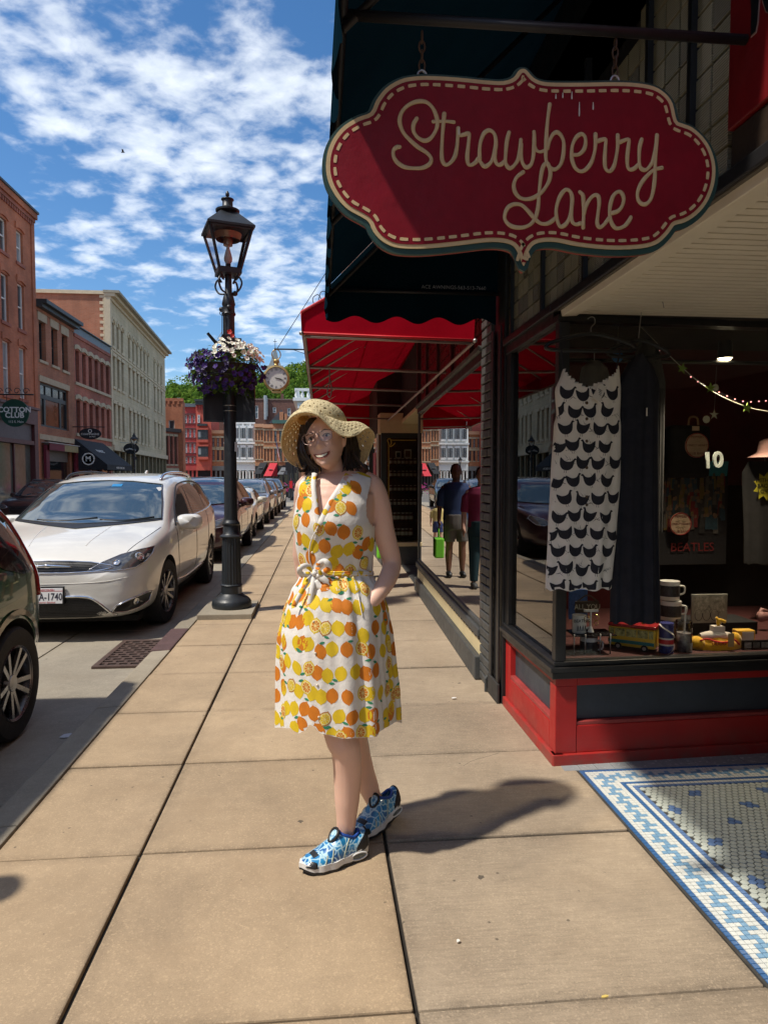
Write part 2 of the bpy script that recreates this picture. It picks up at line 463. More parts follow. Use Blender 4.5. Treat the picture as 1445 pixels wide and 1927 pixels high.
pad=MB();pad.box((-1.30,7.42,-.05),(-.72,8.25,.055));tag(pad.build('lamp_pad',KERBM,bevel=.008),kind='structure')
def litter(px,py,w,h,label,col,name='paper_scrap',cat='litter',Z=.006):
 p=at(px,py,Z=Z);mb=MB()
 pts=[(-w,-h*.6),(-w*.3,-h),(w*.8,-h*.7),(w,h*.3),(w*.2,h),(-w*.7,h*.7)]
 mb.prism(pts,p,(1,.1,0),(0,1,.1),(0,0,.003))
 tag(mb.build(name,mat(name+'_'+str(px),col,.7,var=.2)),label,cat)
litter(128,1385,.045,.03,'scrap of silvery paper on the road beside the kerb, near the green car',(.5,.5,.52),Z=-.134)
litter(1138,1877,.012,.004,'small yellow paper scrap in the paving joint nearest the camera',(.6,.45,.12))
litter(862,1772,.006,.006,'small white scrap on the sidewalk in front of the tiled entry',(.7,.68,.62),Z=.004)
litter(854,1314,.018,.008,'white paper scrap on the slab next to the black pier',(.75,.74,.7))
gx0,gx1,gy0,gy1=-1.91,-1.52,6.13,7.02
drain=thing('drain_grate','rusty cast iron drain grate in the gutter beside the kerb','drain',((gx0+gx1)/2,(gy0+gy1)/2,-.14))
RUST=mat('cast_iron_rust',(.075,.045,.036),.75,var=.4,vs=10,bump=.3,bs=80)
mb=MB();mb.box((gx0,gy0,-.139),(gx1,gy1,-.131));mb.build('pit',PITDARK,drain)  # black plate on the road stands for the darkness of the drain hole
mb=MB()
for lo,hi in(((gx0-.05,gy0-.05),(gx1+.035,gy0)),((gx0-.05,gy1),(gx1+.035,gy1+.05)),((gx0-.05,gy0),(gx0,gy1)),((gx1,gy0),(gx1+.035,gy1))):
 mb.box((lo[0],lo[1],-.15),(hi[0],hi[1],-.116))
mb.build('frame',RUST,drain,bevel=.005)
nb=11
for i in range(1,nb):
 y=gy0+(gy1-gy0)*i/nb
 b1=MB();b1.box((gx0,y-.014,-.133),(gx1,y+.014,-.119));b1.build('bar',RUST,drain,bevel=.003)
mb=MB()
for i in range(nb):
 y0=gy0+(gy1-gy0)*i/nb+.015;y1=gy0+(gy1-gy0)*(i+1)/nb-.015
 for k in range(4):
  x=gx0+(gx1-gx0)*((k+.5+(.5 if i%2 else 0))/4)
  if x<gx1-.02:mb.box((x-.014,y0,-.133),(x+.014,y1,-.1205))
mb.build('cross_web',RUST,drain)['kind']='stuff'
floor=thing('tiled_floor',None,None,kind='structure')
GROUT=mat('grout',(.045,.042,.036),.9,var=.3,vs=30)
mb=MB();mb.box((1.3085,1.2,-.1),(3.4,3.56,.0));mb.build('grout_bed',GROUT,floor)
def tile_m(n,c,r=.22):return mat(n,c,r,var=.10,vs=14,spec=.5,rvar=.1)
TW,TL,TB,TM=tile_m('white_tile',(.66,.68,.64)),tile_m('light_blue_tile',(.20,.36,.52)),tile_m('dark_blue_tile',(.05,.14,.32)),tile_m('mid_blue_tile',(.12,.21,.40))
TH,THB,TG=tile_m('pale_hex_tile',(.52,.56,.50)),tile_m('blue_hex_tile',(.13,.22,.42)),tile_m('grey_tile',(.30,.33,.34))
def tile_mesh(poly,m,h=.004,name='tile'):
 mb=MB();n=len(poly);s=.93
 mb.v=[Vector((x,y,-.002))for x,y in poly]+[Vector((x,y,h-.0012))for x,y in poly]+[Vector((x*s,y*s,h))for x,y in poly]
 for i in range(n):
  j=(i+1)%n
  mb.face((i,j,n+j,n+i));mb.face((n+i,n+j,2*n+j,2*n+i))
 mb.face([2*n+i for i in range(n)]);return mb
T=.0215;q=T/2-.0013
sqp=[(-q,-q),(q,-q),(q,q),(-q,q)]
KEY=[[1,1,1,0],[0,0,1,0],[0,1,1,1],[0,1,0,0]]
def colm(c,r):
 if c==0:return 'b'
 if c==1:return 'w'
 if c<6:return 'l' if KEY[r%4][c-2]else 'w'
 return{6:'w',7:'b',8:'w',9:'m'}[c]
X0=1.3185;YT=3.365
sq=[]
nrow=100
for r in range(nrow):
 for c in range(10):
  x=X0+(c+.5)*T;y=YT-(r+.5)*T
  if r<10 and c>r:continue
  sq.append((x,y,colm(c,r)))
for c in range(10):
 for r in range(56):
  if r<=c:continue
  y=YT-(c+.5)*T;x=X0+(r+.5)*T
  sq.append((x,y,colm(c,r)))
mm={'b':TB,'w':TW,'l':TL,'m':TM}
def seen(x,y):
 d=Vector((x,y,-HC));k=d.dot(_f);px=CX+F_PX*d.dot(_r)/k;py=CY-F_PX*d.dot(_u)/k
 return-20<px<1465 and py<1950
vis=sorted([t for t in sq if seen(t[0],t[1])],key=lambda t:t[0]**2+t[1]**2)
hid=[t for t in sq if not seen(t[0],t[1])]
base={k:tile_mesh(sqp,m).mesh('square_tile',m)for k,m in mm.items()}
for x,y,k in vis[:300]:
 share(base[k],'square_tile',(x,y,rnd.uniform(-.0004,.0004)),floor)
rest=MB();tm=tile_mesh(sqp,TW);order=[TB,TW,TL,TM]
for x,y,k in vis[300:]+hid:rest.add(tm,Matrix.Translation((x,y,0)),'bwlm'.index(k))
rest.build('small_border_tiles',order,floor)['kind']='stuff'
mb=MB()
for i in range(14):mb.box((1.245+i*.09,YT+.003,-.002),(1.332+i*.09,3.44+.05*(i*.09),.0035))
mb.build('grey_strip',TG,floor)['kind']='stuff'
hw=.0155;q=hw-.0018
hexp=[(q/math.cos(PI/6)*math.cos(PI/6+PI/3*k),q/math.cos(PI/6)*math.sin(PI/6+PI/3*k))for k in range(6)]
cl=[at(px,py,Z=0)for px,py in((1309,1494),(1274,1525),(1345,1586),(1378,1549),(1409,1516),(1440,1486),(1428,1661),(1447,1612),(1240,1558))][:8]
hx=[]
XH,YH=X0+10*T,YT-10*T
ry=hw*2*math.cos(PI/6)
for j in range(70):
 for i in range(34):
  x=XH+hw+i*2*hw+(hw if j%2 else 0);y=YH-hw-j*ry
  if x>2.6 or y<1.25:continue
  blue=min((abs(c.x-x)/1.15)**2+(abs(c.y-y)*1.0)**2 for c in cl)<(.030)**2
  hx.append((x,y,blue))
hv=sorted([t for t in hx if seen(t[0],t[1])],key=lambda t:t[0]**2+t[1]**2)
hh=[t for t in hx if not seen(t[0],t[1])]
bw,bb=tile_mesh(hexp,TH).mesh('hex_tile',TH),tile_mesh(hexp,THB).mesh('hex_tile',THB)
for x,y,b in hv[:300]:share(bb if b else bw,'hex_tile',(x,y,rnd.uniform(-.0005,.0005)),floor)
rest=MB();tm=tile_mesh(hexp,TH)
for x,y,b in hv[300:]+hh:rest.add(tm,Matrix.Translation((x,y,0)),1 if b else 0)
rest.build('small_hex_tiles',[TH,THB],floor)['kind']='stuff'
# ================================================================ SHOPS ON THE NEAR SIDE
def worn_red():
 t=NT('red_shop_paint');n=t.ramp(t.noise(3,5,.6),.3,.7,.84,1.12);c=t.mix(1.0,(.40,.013,.012,1),t.n('ShaderNodeCombineXYZ',{0:n,1:n,2:n}).outputs[0],'MULTIPLY')
 c=t.mix(t.ramp(t.noise(16,6,.75),.66,.70,0,.8),c,(.20,.07,.055,1));z=t.n('ShaderNodeSeparateXYZ',{0:t.co('pos')}).outputs[2]
 c=t.mix(t.math('MAXIMUM',t.math('MULTIPLY',t.ramp(z,.16,.0,0,.7),t.ramp(t.noise(7,5,.7),.35,.65,.1,1.0)),0.0),c,(.15,.085,.065,1))
 t.bsdf(c,t.ramp(t.noise(9,4,.6),.3,.7,.38,.6),Normal=t.bump(t.noise(30,5,.65,stretch=(.3,.3,2)),.35,.004));return t.mat
REDP=worn_red()
GREYP=mat('slate_panel_paint',(.040,.050,.065),.5,var=.2,vs=4)
SLATE=mat('dark_grey_paint',(.055,.058,.058),.55,var=.25,vs=5,bump=.1)
BRICKP=mat('black_painted_brick',(.060,.062,.060),.55,var=.35,vs=9,bump=.35,bs=50)
SOFF=mat('cream_soffit_paint',(.66,.61,.50),.5,var=.06)
DKRED=mat('dark_red_wall',(.075,.004,.006),.6,var=.25,vs=2)
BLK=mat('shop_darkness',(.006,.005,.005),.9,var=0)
SHOPGLASS=glass('shop_window_glass',(.86,.88,.87),1.5,boost=1.25,wob=.02)
shop=thing('corner_shop','corner shop with red panelled base, black window frames and tiled entry','shop',(1.226,3.452,0))
YF=3.452;XF=1.226
def fy(x):return YF+.05*(x-XF)
def P3(lst):return[Vector(p)for p in lst]
mb=MB();mb.box((XF+.06,YF+.13,0),(3.6,4.44,.458));mb.build('riser_core',REDP,shop)
def board(name,x0,x1,z0,z1,d0,d1,m,face='front',bev=.004):
 pass
 mb=MB()
 if face=='front':
  v=[(x0,fy(x0)-d1),(x1,fy(x1)-d1),(x1,fy(x1)-d0),(x0,fy(x0)-d0)]
  mb.prism(v,(0,0,z0),(1,0,0),(0,1,0),(0,0,z1-z0))
 else:
  mb.box((XF-d1,x0,z0),(XF-d0,x1,z1))
 return mb.build(name,m,shop,bevel=bev)
board('corner_stile',XF-.006,1.338,.06,.418,-.04,.006,REDP)
board('top_rail',1.3385,3.6,.418,.46,-.04,.004,REDP)
board('corner_stile_cap',XF-.006,1.338,.4185,.46,-.04,.006,REDP)
board('bottom_rail',1.3385,3.6,.06,.205,-.04,.004,REDP)
board('panel_ledge',1.339,3.6,.2052,.226,-.036,.001,mat('faded_red_paint',(.33,.045,.04),.55,var=.3,vs=8))
board('slate_panel',1.3385,3.6,.2262,.4178,-.04,-.03,GREYP)
board('skirting',XF-.02,3.6,.0,.06,-.04,.024,REDP)
board('side_top_rail',YF+.012,4.42,.425,.46,-.04,.004,REDP,'side')
board('side_corner_stile',YF+.0125,YF+.09,.06,.4245,-.04,.0035,REDP,'side')
board('side_end_stile',4.31,4.42,.06,.4245,-.04,.004,REDP,'side')
board('side_bottom_rail',YF+.0905,4.3095,.06,.205,-.04,.004,REDP,'side')
board('side_ledge',YF+.0905,4.3095,.2052,.23,-.036,.002,mat('faded_red_paint',(0,0,0)),'side')
board('side_slate_panel',YF+.0905,4.3095,.2302,.4243,-.04,-.03,GREYP,'side')
board('side_skirting',YF-.02,4.42,.0,.06,-.04,.024,REDP,'side')
def sillboard(z0,z1,d,name='window_sill'):
 mb=MB();mb.prism([(XF-d,YF-d),(3.6,fy(3.6)-d),(3.6,fy(3.6)+.05),(XF+.05,YF+.05),(XF+.05,4.44),(XF-d,4.44)],(0,0,z0),(1,0,0),(0,1,0),(0,0,z1-z0))
 return mb.build(name,BLACKW,shop,bevel=.005)
sillboard(.462,.500,.032,'sill_apron');sillboard(.501,.524,.045);sillboard(.525,.550,.022,'sill_bead')
mb=MB();mb.box((XF-.012,YF-.012,.551),(XF+.045,YF+.045,2.298));mb.build('corner_post',BLACKW,shop,bevel=.004)
mb=MB();mb.box((XF-.012,4.34,.551),(XF+.04,4.43,2.298));mb.build('side_jamb',BLACKW,shop,bevel=.004)
mb=MB();mb.prism([(XF-.02,YF-.02),(3.6,fy(3.6)-.02),(3.6,fy(3.6)+.06),(XF-.02,YF+.06)],(0,0,2.298),(1,0,0),(0,1,0),(0,0,.032));mb.build('front_head',BLACKW,shop)
mb=MB();mb.box((XF-.02,YF+.061,2.298),(XF+.06,4.44,2.395));mb.build('side_head',BLACKW,shop,bevel=.004)
mb=MB();mb.box((XF-.04,YF+.05,2.355),(XF-.02,4.44,2.39));mb.build('side_head_moulding',BLACKW,shop,bevel=.004)
gp=glass('display_window_glass',(.95,.96,.96),1.5,boost=.4)
mb=MB();mb.prism([(XF+.046,fy(XF+.046)+.012),(3.6,fy(3.6)+.012),(3.6,fy(3.6)+.018),(XF+.046,fy(XF+.046)+.018)],(0,0,.551),(1,0,0),(0,1,0),(0,0,1.747));mb.build('front_pane',gp,shop)
mb=MB();mb.box((XF+.012,YF+.046,.551),(XF+.018,4.339,2.297));mb.build('side_pane',SHOPGLASS,shop)
mb=MB();mb.box((XF+.05,YF+.06,.50),(3.6,5.25,.548));mb.build('display_floor',mat('dark_red_cloth',(.06,.012,.012),.8,var=.2),shop)
mb=MB();mb.box((XF+.045,4.86,.549),(3.6,4.92,2.5));mb.build('back_wall',DKRED,shop)
mb=MB();mb.box((2.2,4.845,.549),(3.6,4.858,1.45));mb.build('darkness_sheet',BLK,shop)  # black sheet stands in for the darkness at the right of the shop
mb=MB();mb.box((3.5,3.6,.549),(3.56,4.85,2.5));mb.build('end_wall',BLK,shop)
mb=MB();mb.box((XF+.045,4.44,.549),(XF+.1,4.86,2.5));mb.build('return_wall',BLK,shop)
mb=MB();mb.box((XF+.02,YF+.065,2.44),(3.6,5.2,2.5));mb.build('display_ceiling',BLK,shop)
mb=MB();mb.tube([(1.35,4.0,2.20),(3.4,4.0,2.20)],.012,8);mb.build('clothes_rail',BLACK,shop)
nb=46
for i in range(nb):
 y0=1.0+(3.43-1.0)*i/nb;y1=1.0+(3.43-1.0)*(i+1)/nb
 xs=1.30
 mb=MB();mb.box((xs,y0+.0045,2.331),(3.6,y1-.0045,2.346));mb.build('soffit_board',SOFF,shop,bevel=.003)
mb=MB();mb.box((1.2,.9,2.347),(3.6,3.43,2.37));mb.build('soffit_backing',mat('soffit_shadow',(.09,.08,.065),.8,var=.1),shop)
mb=MB();mb.prism([(1.215,2.352),(1.222,2.318),(1.30,2.322),(1.30,2.346)],(0,.9,0),(1,0,0),(0,0,1),(0,2.53,0));mb.build('soffit_edge',SOFF,shop,bevel=.003)
XT=1.228
def prism_glass(nm,c):
 t=NT(nm);p=t.co('pos');s=t.n('ShaderNodeSeparateXYZ',{0:p})
 w=t.math('SINE',t.math('MULTIPLY',s.outputs[2],760.0))
 t.bsdf((*c,1),.16,**{'Normal':t.bump(w,.6,.003),'Specular IOR Level':.5});return t.mat
PG=[prism_glass('prism_glass_%d'%i,c)for i,c in enumerate([(.30,.28,.19),(.24,.24,.17),(.36,.34,.24),(.18,.17,.13)])]
mb=MB();mb.box((1.262,.8,2.40),(1.30,4.44,3.7));mb.build('transom_backing',BLK,shop)
z_rows=[2.405+.098*i for i in range(9)];y_cols=[2.02+.1005*i for i in range(24)]
pane_me=[]
for m in PG:
 b=MB();b.box((0,.005,.005),(.02,.0955,.093));pane_me.append(b.mesh('prism_pane',m))
for iy,y in enumerate(y_cols):
 for iz,z in enumerate(z_rows):
  if iz>7 and y>2.6:continue
  share(pane_me[0 if rnd.random()<.5 else rnd.choice((1,2,3))],'prism_pane',(XT+rnd.uniform(0,.002),y,z),shop)
for iy,y in enumerate(y_cols):
 if iy%6==5 or iy in(2,):
  mb=MB();mb.box((XT-.02,y-.012,2.40),(XT+.01,y+.012,3.4));mb.build('transom_bar',BLACKW,shop)
mb=MB();mb.box((1.19,.6,2.352),(1.26,3.51,2.402));mb.build('transom_rail',BLACKW,shop,bevel=.006)
mb=MB();mb.box((1.20,3.511,2.396),(1.26,4.44,2.41));mb.build('transom_sill',BLACKW,shop,bevel=.004)
mb=MB();mb.box((1.215,.6,2.403),(1.25,1.985,2.52));mb.build('lower_fascia',mat('brown_wood',(.035,.022,.014),.5,var=.4,vs=5,bump=.2),shop,bevel=.004)
mb=MB();mb.box((1.205,.6,2.525),(1.24,1.99,3.3));o=mb.build('red_fascia',mat('dark_red_board',(.17,.005,.007),.45,var=.15),shop,bevel=.004)
LET=mat('black_letter_paint',(.01,.01,.011),.4,var=0);OUTL=mat('pale_letter_edge',(.33,.22,.2),.5,var=0)
def glyph(poly,px=True):
 for k,(m,x,g)in enumerate(((OUTL,1.2035,1.16),(LET,1.2015,1.0))):
  pts=[at(a,b,X=1.2)for a,b in poly]
  c=sum(pts,Vector())/len(pts)
  q=[((p.y-c.y)*g+c.y,(p.z-c.z)*(1+(g-1)*.35)+c.z)for p in pts]
  mb=MB();mb.prism(q,(x,0,0),(0,1,0),(0,0,1),(.0012,0,0));mb.build('lettering',m,shop)
glyph([(1404,-70),(1428,-74),(1426,0),(1423,40),(1420,58),(1411,66),(1412,20),(1411,0)])
glyph([(1452,-60),(1436,-30),(1434,0),(1440,20),(1452,26),(1470,22),(1470,-60)])
WALLN=brick_mat('near_wall_brick',(.20,.075,.05),(.25,.10,.065),(.3,.27,.23))
mb=MB();mb.box((1.30,-40,3.96),(9,4.7,10.5));mb.build('upper_wall',WALLN,shop)
mb=MB();mb.box((1.262,-6,3.3),(1.6,4.7,3.955));mb.build('fascia_board',BLACKW,shop)  # dark board added so the wall below the canopy looks shaded
mb=MB();mb.box((3.62,3.52,-.1),(9,4.7,3.95));mb.box((1.35,-40,-.1),(9,-6.01,3.95));mb.build('dark_shop_inside',BLK,shop)
mb=MB();mb.box((3.62,.56,-.1),(9,3.51,3.95));mb.build('entry_end',mat('brown_entry_wood',(.10,.06,.04),.5,var=.2),shop)
mb=MB();mb.box((1.32,-6,-.1),(9,.55,3.95));mb.build('entry_side',BLACKW,shop)
mb=MB();mb.tube([at(1246,568,Z=2.33),at(1247,568,Z=2.31),at(1249,578,Z=2.30)],.0022,5);mb.build('soffit_nail',IRON,shop)
pier=thing('brick_pier','narrow black painted brick pier between the two shopfronts','pier',(1.25,4.86,0))
mb=MB();mb.box((1.212,4.705,0),(1.5,4.995,3.4));mb.build('mortar_core',mat('black_mortar',(.012,.012,.012),.8,var=.3),pier)
bl={}
for k,(ly,lx)in{'stretcher':(.188,0),'header':(.092,0)}.items():
 b=MB();b.box((-.01,0,0),(.05,ly,.055));bl[k]=b.mesh('brick',BRICKP)
for i in range(45):
 z=.02+i*.0655
 if z>2.9:break
 seq=['stretcher','header']if i%2==0 else['header','stretcher']
 y=4.708
 for s_ in seq:
  o=share(bl[s_],'brick',(1.190+rnd.uniform(-.003,.003),y,z),pier);y+=(.192 if s_=='stretcher' else .096)
  k=o.modifiers.new('bevel','BEVEL');k.width=.005;k.segments=1
pil=thing('black_pilaster','black painted wooden pilaster beside the red panelled shop base','pilaster',(1.22,4.57,0))
mb=MB();mb.box((1.20,4.43,0),(1.5,4.70,3.2));mb.build('shaft',BLACKW,pil,bevel=.006)
mb=MB();mb.box((1.176,4.445,.14),(1.189,4.50,2.5));mb.box((1.176,4.63,.14),(1.189,4.69,2.5));mb.build('edge_strip',BLACKW,pil,bevel=.004)
mb=MB();mb.box((1.170,4.435,0),(1.1895,4.695,.135));mb.build('plinth',mat('worn_black_wood',(.03,.028,.026),.7,var=.5,vs=7),pil,bevel=.006)
mb=MB();mb.tube([(1.165,4.72,0),(1.165,4.72,.09),(1.18,4.72,.11)],.012,6);mb.build('pipe_stub',SLATE,pil)
nshop=thing('neighbour_shop','grey and cream shopfront with one long reflecting window behind the brick pier','shop',(1.2,5.0,0))
nd_=Vector((.030,1,0)).normalized();nn=Vector((-1,.030,0)).normalized()
def nbox(name,y0,y1,z0,z1,d0,d1,m,bev=.004,par=None):
 pass
 mb=MB();o=Vector((1.202,5.0,0))
 pts=[o+nd_*(y0-5)+nn*d0,o+nd_*(y1-5)+nn*d0,o+nd_*(y1-5)+nn*d1,o+nd_*(y0-5)+nn*d1]
 mb.prism([(p.x,p.y)for p in pts],(0,0,z0),(1,0,0),(0,1,0),(0,0,z1-z0))
 return mb.build(name,m,par or nshop,bevel=bev)
nbox('base_step',5.0,9.2,0,.175,-.3,.055,SLATE,.008)
nbox('cream_band',5.0,9.19,.1755,.315,-.3,.012,CREAM)
nbox('sill',5.0,9.21,.3155,.385,-.3,.035,SLATE,.012)
nbox('sill_cap',5.0,9.2,.3855,.43,-.3,.012,SLATE,.012)
for i in range(34):nbox('dentil',5.03+i*.123,5.085+i*.123,.295,.3145,.0125,.022,SLATE,0)
nbox('window_pane',5.06,9.1,.43,2.36,-.008,-.002,glass('neighbour_window_glass',(.80,.82,.80),1.55,boost=1.7,wob=.012),0)
nbox('near_jamb',5.0,5.055,.4305,2.36,-.05,.01,mat('dark_brown_paint',(.05,.018,.02),.45,var=.2))
nbox('far_jamb',9.1,9.19,.4305,2.36,-.09,.01,SLATE)
nbox('head',5.0,9.2,2.361,2.43,-.2,.02,BLACKW,.006)
nbox('head_moulding',5.0,9.2,2.43,2.47,-.2,.045,mat('weathered_grey_trim',(.10,.10,.09),.6,var=.3,vs=12),.006)
BRN=mat('brown_prism_glass',(.040,.026,.022),.3,var=.3,vs=6)
nbox('transom_backing',5.0,13.9,2.4705,3.45,-.2,-.03,BLK)
b=MB();b.box((0,0,0),(.012,.105,.105));bm_=b.mesh('prism_pane',BRN);ang=-math.atan(.030)
for i in range(34):
 for j in range(8):
  o=Vector((1.202,5.0,0))+nd_*(.02+i*.118)+nn*(-.012);o.z=2.485+j*.117
  share(bm_,'prism_pane',o,nshop,rot=(0,0,ang))
for i in range(5):nbox('transom_mullion',5.5+i*.95,5.56+i*.95,2.472,3.44,-.03,.012,mat('dark_brown_paint',(0,0,0)))
nbox('entry_ceiling',9.2,11.9,2.44,2.5,-1.6,0,CREAM)
nbox('inner_floor',5.06,9.1,.36,.41,-1.2,-.05,mat('pale_display_floor',(.45,.43,.38),.6,var=.15))
nbox('inner_wall',5.0,9.2,.0,2.9,-1.5,-1.3,mat('dark_brown_interior',(.03,.014,.010),.8,var=.3))
nbox('inner_ceiling',5.0,9.2,2.5,2.6,-1.5,-.1,BLK)
nbox('inner_side',5.0,5.05,.0,2.6,-1.5,-.31,BLK)
nbox('return_glass_side',9.13,9.18,.0,2.43,-1.3,-.1,mat('dark_brown_interior',(0,0,0)))
mb=MB();mb.box((1.34,5.0,3.46),(9,30,9.5));mb.box((2.9,4.95,-.1),(9,30,3.45));mb.build('upper_wall',WALLN,nshop)
nbox('doormat_strip',9.25,11.7,.0,.02,-1.2,.0,SLATE,0)
case=thing('display_case','dark framed display window with gold scroll edging and shelves of jars','display window',(1.42,11.8,0))
Yc=11.8;DG=mat('dark_green_frame',(.016,.020,.018),.45,var=.2);GOLD=mat('gold_paint',(.55,.36,.05),.35,var=.1,metal=.3)
mb=MB();mb.box((1.06,Yc,0),(1.78,Yc+.5,.33));mb.build('base',SLATE,case,bevel=.01)
mb=MB();mb.box((1.05,Yc-.03,.331),(1.79,Yc+.5,.40));mb.build('sill',CREAM,case,bevel=.01)
mb=MB();mb.box((1.06,Yc,.401),(1.15,Yc+.08,2.28));mb.build('stile',DG,case,bevel=.006)
mb=MB();mb.box((1.70,Yc,.401),(1.79,Yc+.08,2.28));mb.build('stile',DG,case,bevel=.006)
mb=MB();mb.box((1.15,Yc,2.2),(1.70,Yc+.08,2.28));mb.build('top_rail',DG,case,bevel=.006)
mb=MB();mb.box((1.04,Yc-.005,2.281),(1.82,Yc+.5,2.62));mb.build('transom_panel',CREAM,case)
mb=MB();mb.box((1.15,Yc+.03,.401),(1.70,Yc+.036,2.2));mb.build('pane',glass('case_glass',(.85,.85,.82),1.5,boost=.8),case)
mb=MB();mb.box((1.06,Yc+.42,.401),(1.79,Yc+.5,2.28));mb.build('back',mat('brick_interior',(.075,.032,.018),.8,var=.3,vs=8),case)
mb=MB();mb.tube([(1.19,Yc+.02,.45),(1.19,Yc+.02,2.1)],.007,6);mb.tube([(1.24,Yc+.02,2.16),(1.66,Yc+.02,2.16)],.007,6)
mb.tube(spline([(1.19,Yc+.02,2.10),(1.17,Yc+.02,2.16),(1.21,Yc+.02,2.185),(1.235,Yc+.02,2.12),(1.215,Yc+.02,2.05),(1.26,Yc+.02,2.07),(1.30,Yc+.02,2.11)],5),.008,6)
mb.build('gold_scroll',GOLD,case)
JAR=mat('jar_contents',(.10,.03,.015),.3,var=.4,vs=20);LID=mat('jar_lid',(.55,.53,.48),.4,var=.1);LBL=mat('jar_label',(.6,.56,.46),.6,var=.15)
for k,z in enumerate((.46,.74,1.0,1.25,1.5,1.72)):
 mb=MB();mb.box((1.2,Yc+.12,z),(1.7,Yc+.4,z+.018));mb.build('shelf',mat('dark_shelf',(.03,.022,.016),.5,var=.2),case)
def jar(x,y,z,r,h,parent_label,grp,m=JAR):
 t=thing('jar',parent_label,'jar',(x,y,z),group=grp)
 mb=MB();mb.lathe([(r*.9,0),(r,r*.15),(r,h*.72),(r*.75,h*.82),(r*.75,h*.86)],12,(x,y,z));mb.build('body',m,t,smooth=40)
 mb=MB();mb.lathe([(r*.8,h*.861),(r*.8,h),(0,h)],12,(x,y,z));mb.build('lid',LID,t,smooth=40)
 mb=MB();mb.lathe([(r*1.02,h*.2),(r*1.02,h*.62)],12,(x,y,z));mb.build('label',LBL,t,smooth=40)
 return t
ORD=['leftmost','second','third','fourth','fifth','sixth','seventh','eighth','farthest']
words=['bottom','second','third','fourth','fifth','top']
j0=None
for k,z in enumerate((.478,.758,1.018,1.268,1.518,1.738)):
 for i in range(6 if k<2 else 7):
  lab='%s dark jar with pale lid on the %s shelf of the gold edged display window'%(ORD[i],words[k])
  if j0 is None:j0=jar(1.25,Yc+.2,z,.036,.15 if k<2 else .12,lab,'jars in the display window')
  else:dup(j0,(1.25+i*.07,Yc+.2+rnd.uniform(-.01,.02),z),rnd.random()*6,lab,scale=1 if k<2 else .8)
for x,z,w,h in((1.40,1.92,.10,.13),(1.57,1.94,.13,.16)):
 t=thing('framed_picture','small pale framed picture %s in the gold edged display window'%('with dark figure' if x<1.5 else 'with brown centre'),'picture',(x,Yc+.4,z))
 mb=MB();mb.box((x-w/2,Yc+.40,z-h/2),(x+w/2,Yc+.415,z+h/2));mb.build('frame',LBL,t)
 mb=MB();mb.box((x-w/3,Yc+.397,z-h/3),(x+w/3,Yc+.3995,z+h/3));mb.build('print',mat('brown_print_%d'%(x*100),(.16,.08,.04)if x>1.5 else(.03,.03,.03),.6,var=.4,vs=30),t)
far_shop=thing('further_shop','grey framed shopfront further along under the red awning, past the display window','shop',(1.05,14,0))
mb=MB();mb.box((1.06,12.35,0),(1.9,24,.5));mb.build('stall_riser',SLATE,far_shop)
mb=MB();mb.box((1.075,12.4,.501),(1.08,24,2.3));mb.build('pane',SHOPGLASS,far_shop)
for i,y in enumerate((12.32,14.2,16.4,18.6,21,23.6)):
 mb=MB();mb.box((1.03,y,.5),(1.12,y+.1,2.3));mb.build('mullion',DG if i%2 else WHITE,far_shop)
mb=MB();mb.box((1.03,12.3,2.301),(1.9,24,3.4));mb.build('fascia',mat('dark_brown_interior',(0,0,0)),far_shop)
mb=MB();mb.box((1.8,12.35,.0),(1.85,24,3.3));mb.build('interior',mat('dark_brown_interior',(0,0,0)),far_shop)
mb=MB();mb.box((1.06,24,0),(9,40,11));tag(mb.build('brick_building',brick_mat('near_far_brick',(.34,.13,.08),(.40,.17,.10),(.4,.36,.3))),'plain brick building further along behind the red awning','building')
mb=MB();mb.box((1.070,13.1,1.35),(1.074,13.7,2.0));tag(mb.build('poster',mat('red_poster',(.5,.04,.05),.5,var=.35,vs=7)),'red and pale poster in the shop window behind the hat','poster')
BOT=[mat('wine_bottle_glass',(.02,.03,.012),.12,var=.1),mat('amber_bottle_glass',(.16,.09,.02),.15,var=.1)]
def bottle(x,y,z,label,m,s=1.0):
 t=thing('bottle',label,'bottle',(x,y,z),group='bottles in the neighbouring window')
 mb=MB();mb.lathe([(.034*s,0),(.037*s,.01*s),(.037*s,.19*s),(.02*s,.235*s),(.014*s,.25*s),(.014*s,.305*s),(0,.305*s)],14,(x,y,z));mb.build('body',m,t,smooth=40)
 mb=MB();mb.lathe([(.0378*s,.05*s),(.0378*s,.14*s)],14,(x,y,z));mb.build('label',LBL,t,smooth=True)
 mb=MB();mb.lathe([(.0152*s,.26*s),(.0152*s,.307*s),(0,.307*s)],10,(x,y,z));mb.build('cap',LID,t,smooth=40)
nbox('display_step',5.1,7.2,.411,.86,-.75,-.42,mat('brown_display_step',(.05,.03,.02),.6,var=.3),.006)
for i in range(9):bottle(1.75+.01*i,5.3+i*.2,.86,'dark wine bottle, %s from the brick pier on the brown step behind the long window'%ORD[i].replace('leftmost','first'),BOT[i%2 if i>5 else 0])
for i in range(6):bottle(1.46+.012*i,5.35+i*.42,.411,'amber bottle with pale label, %s from the brick pier along the low window sill'%ORD[i].replace('leftmost','first'),BOT[1],.9)
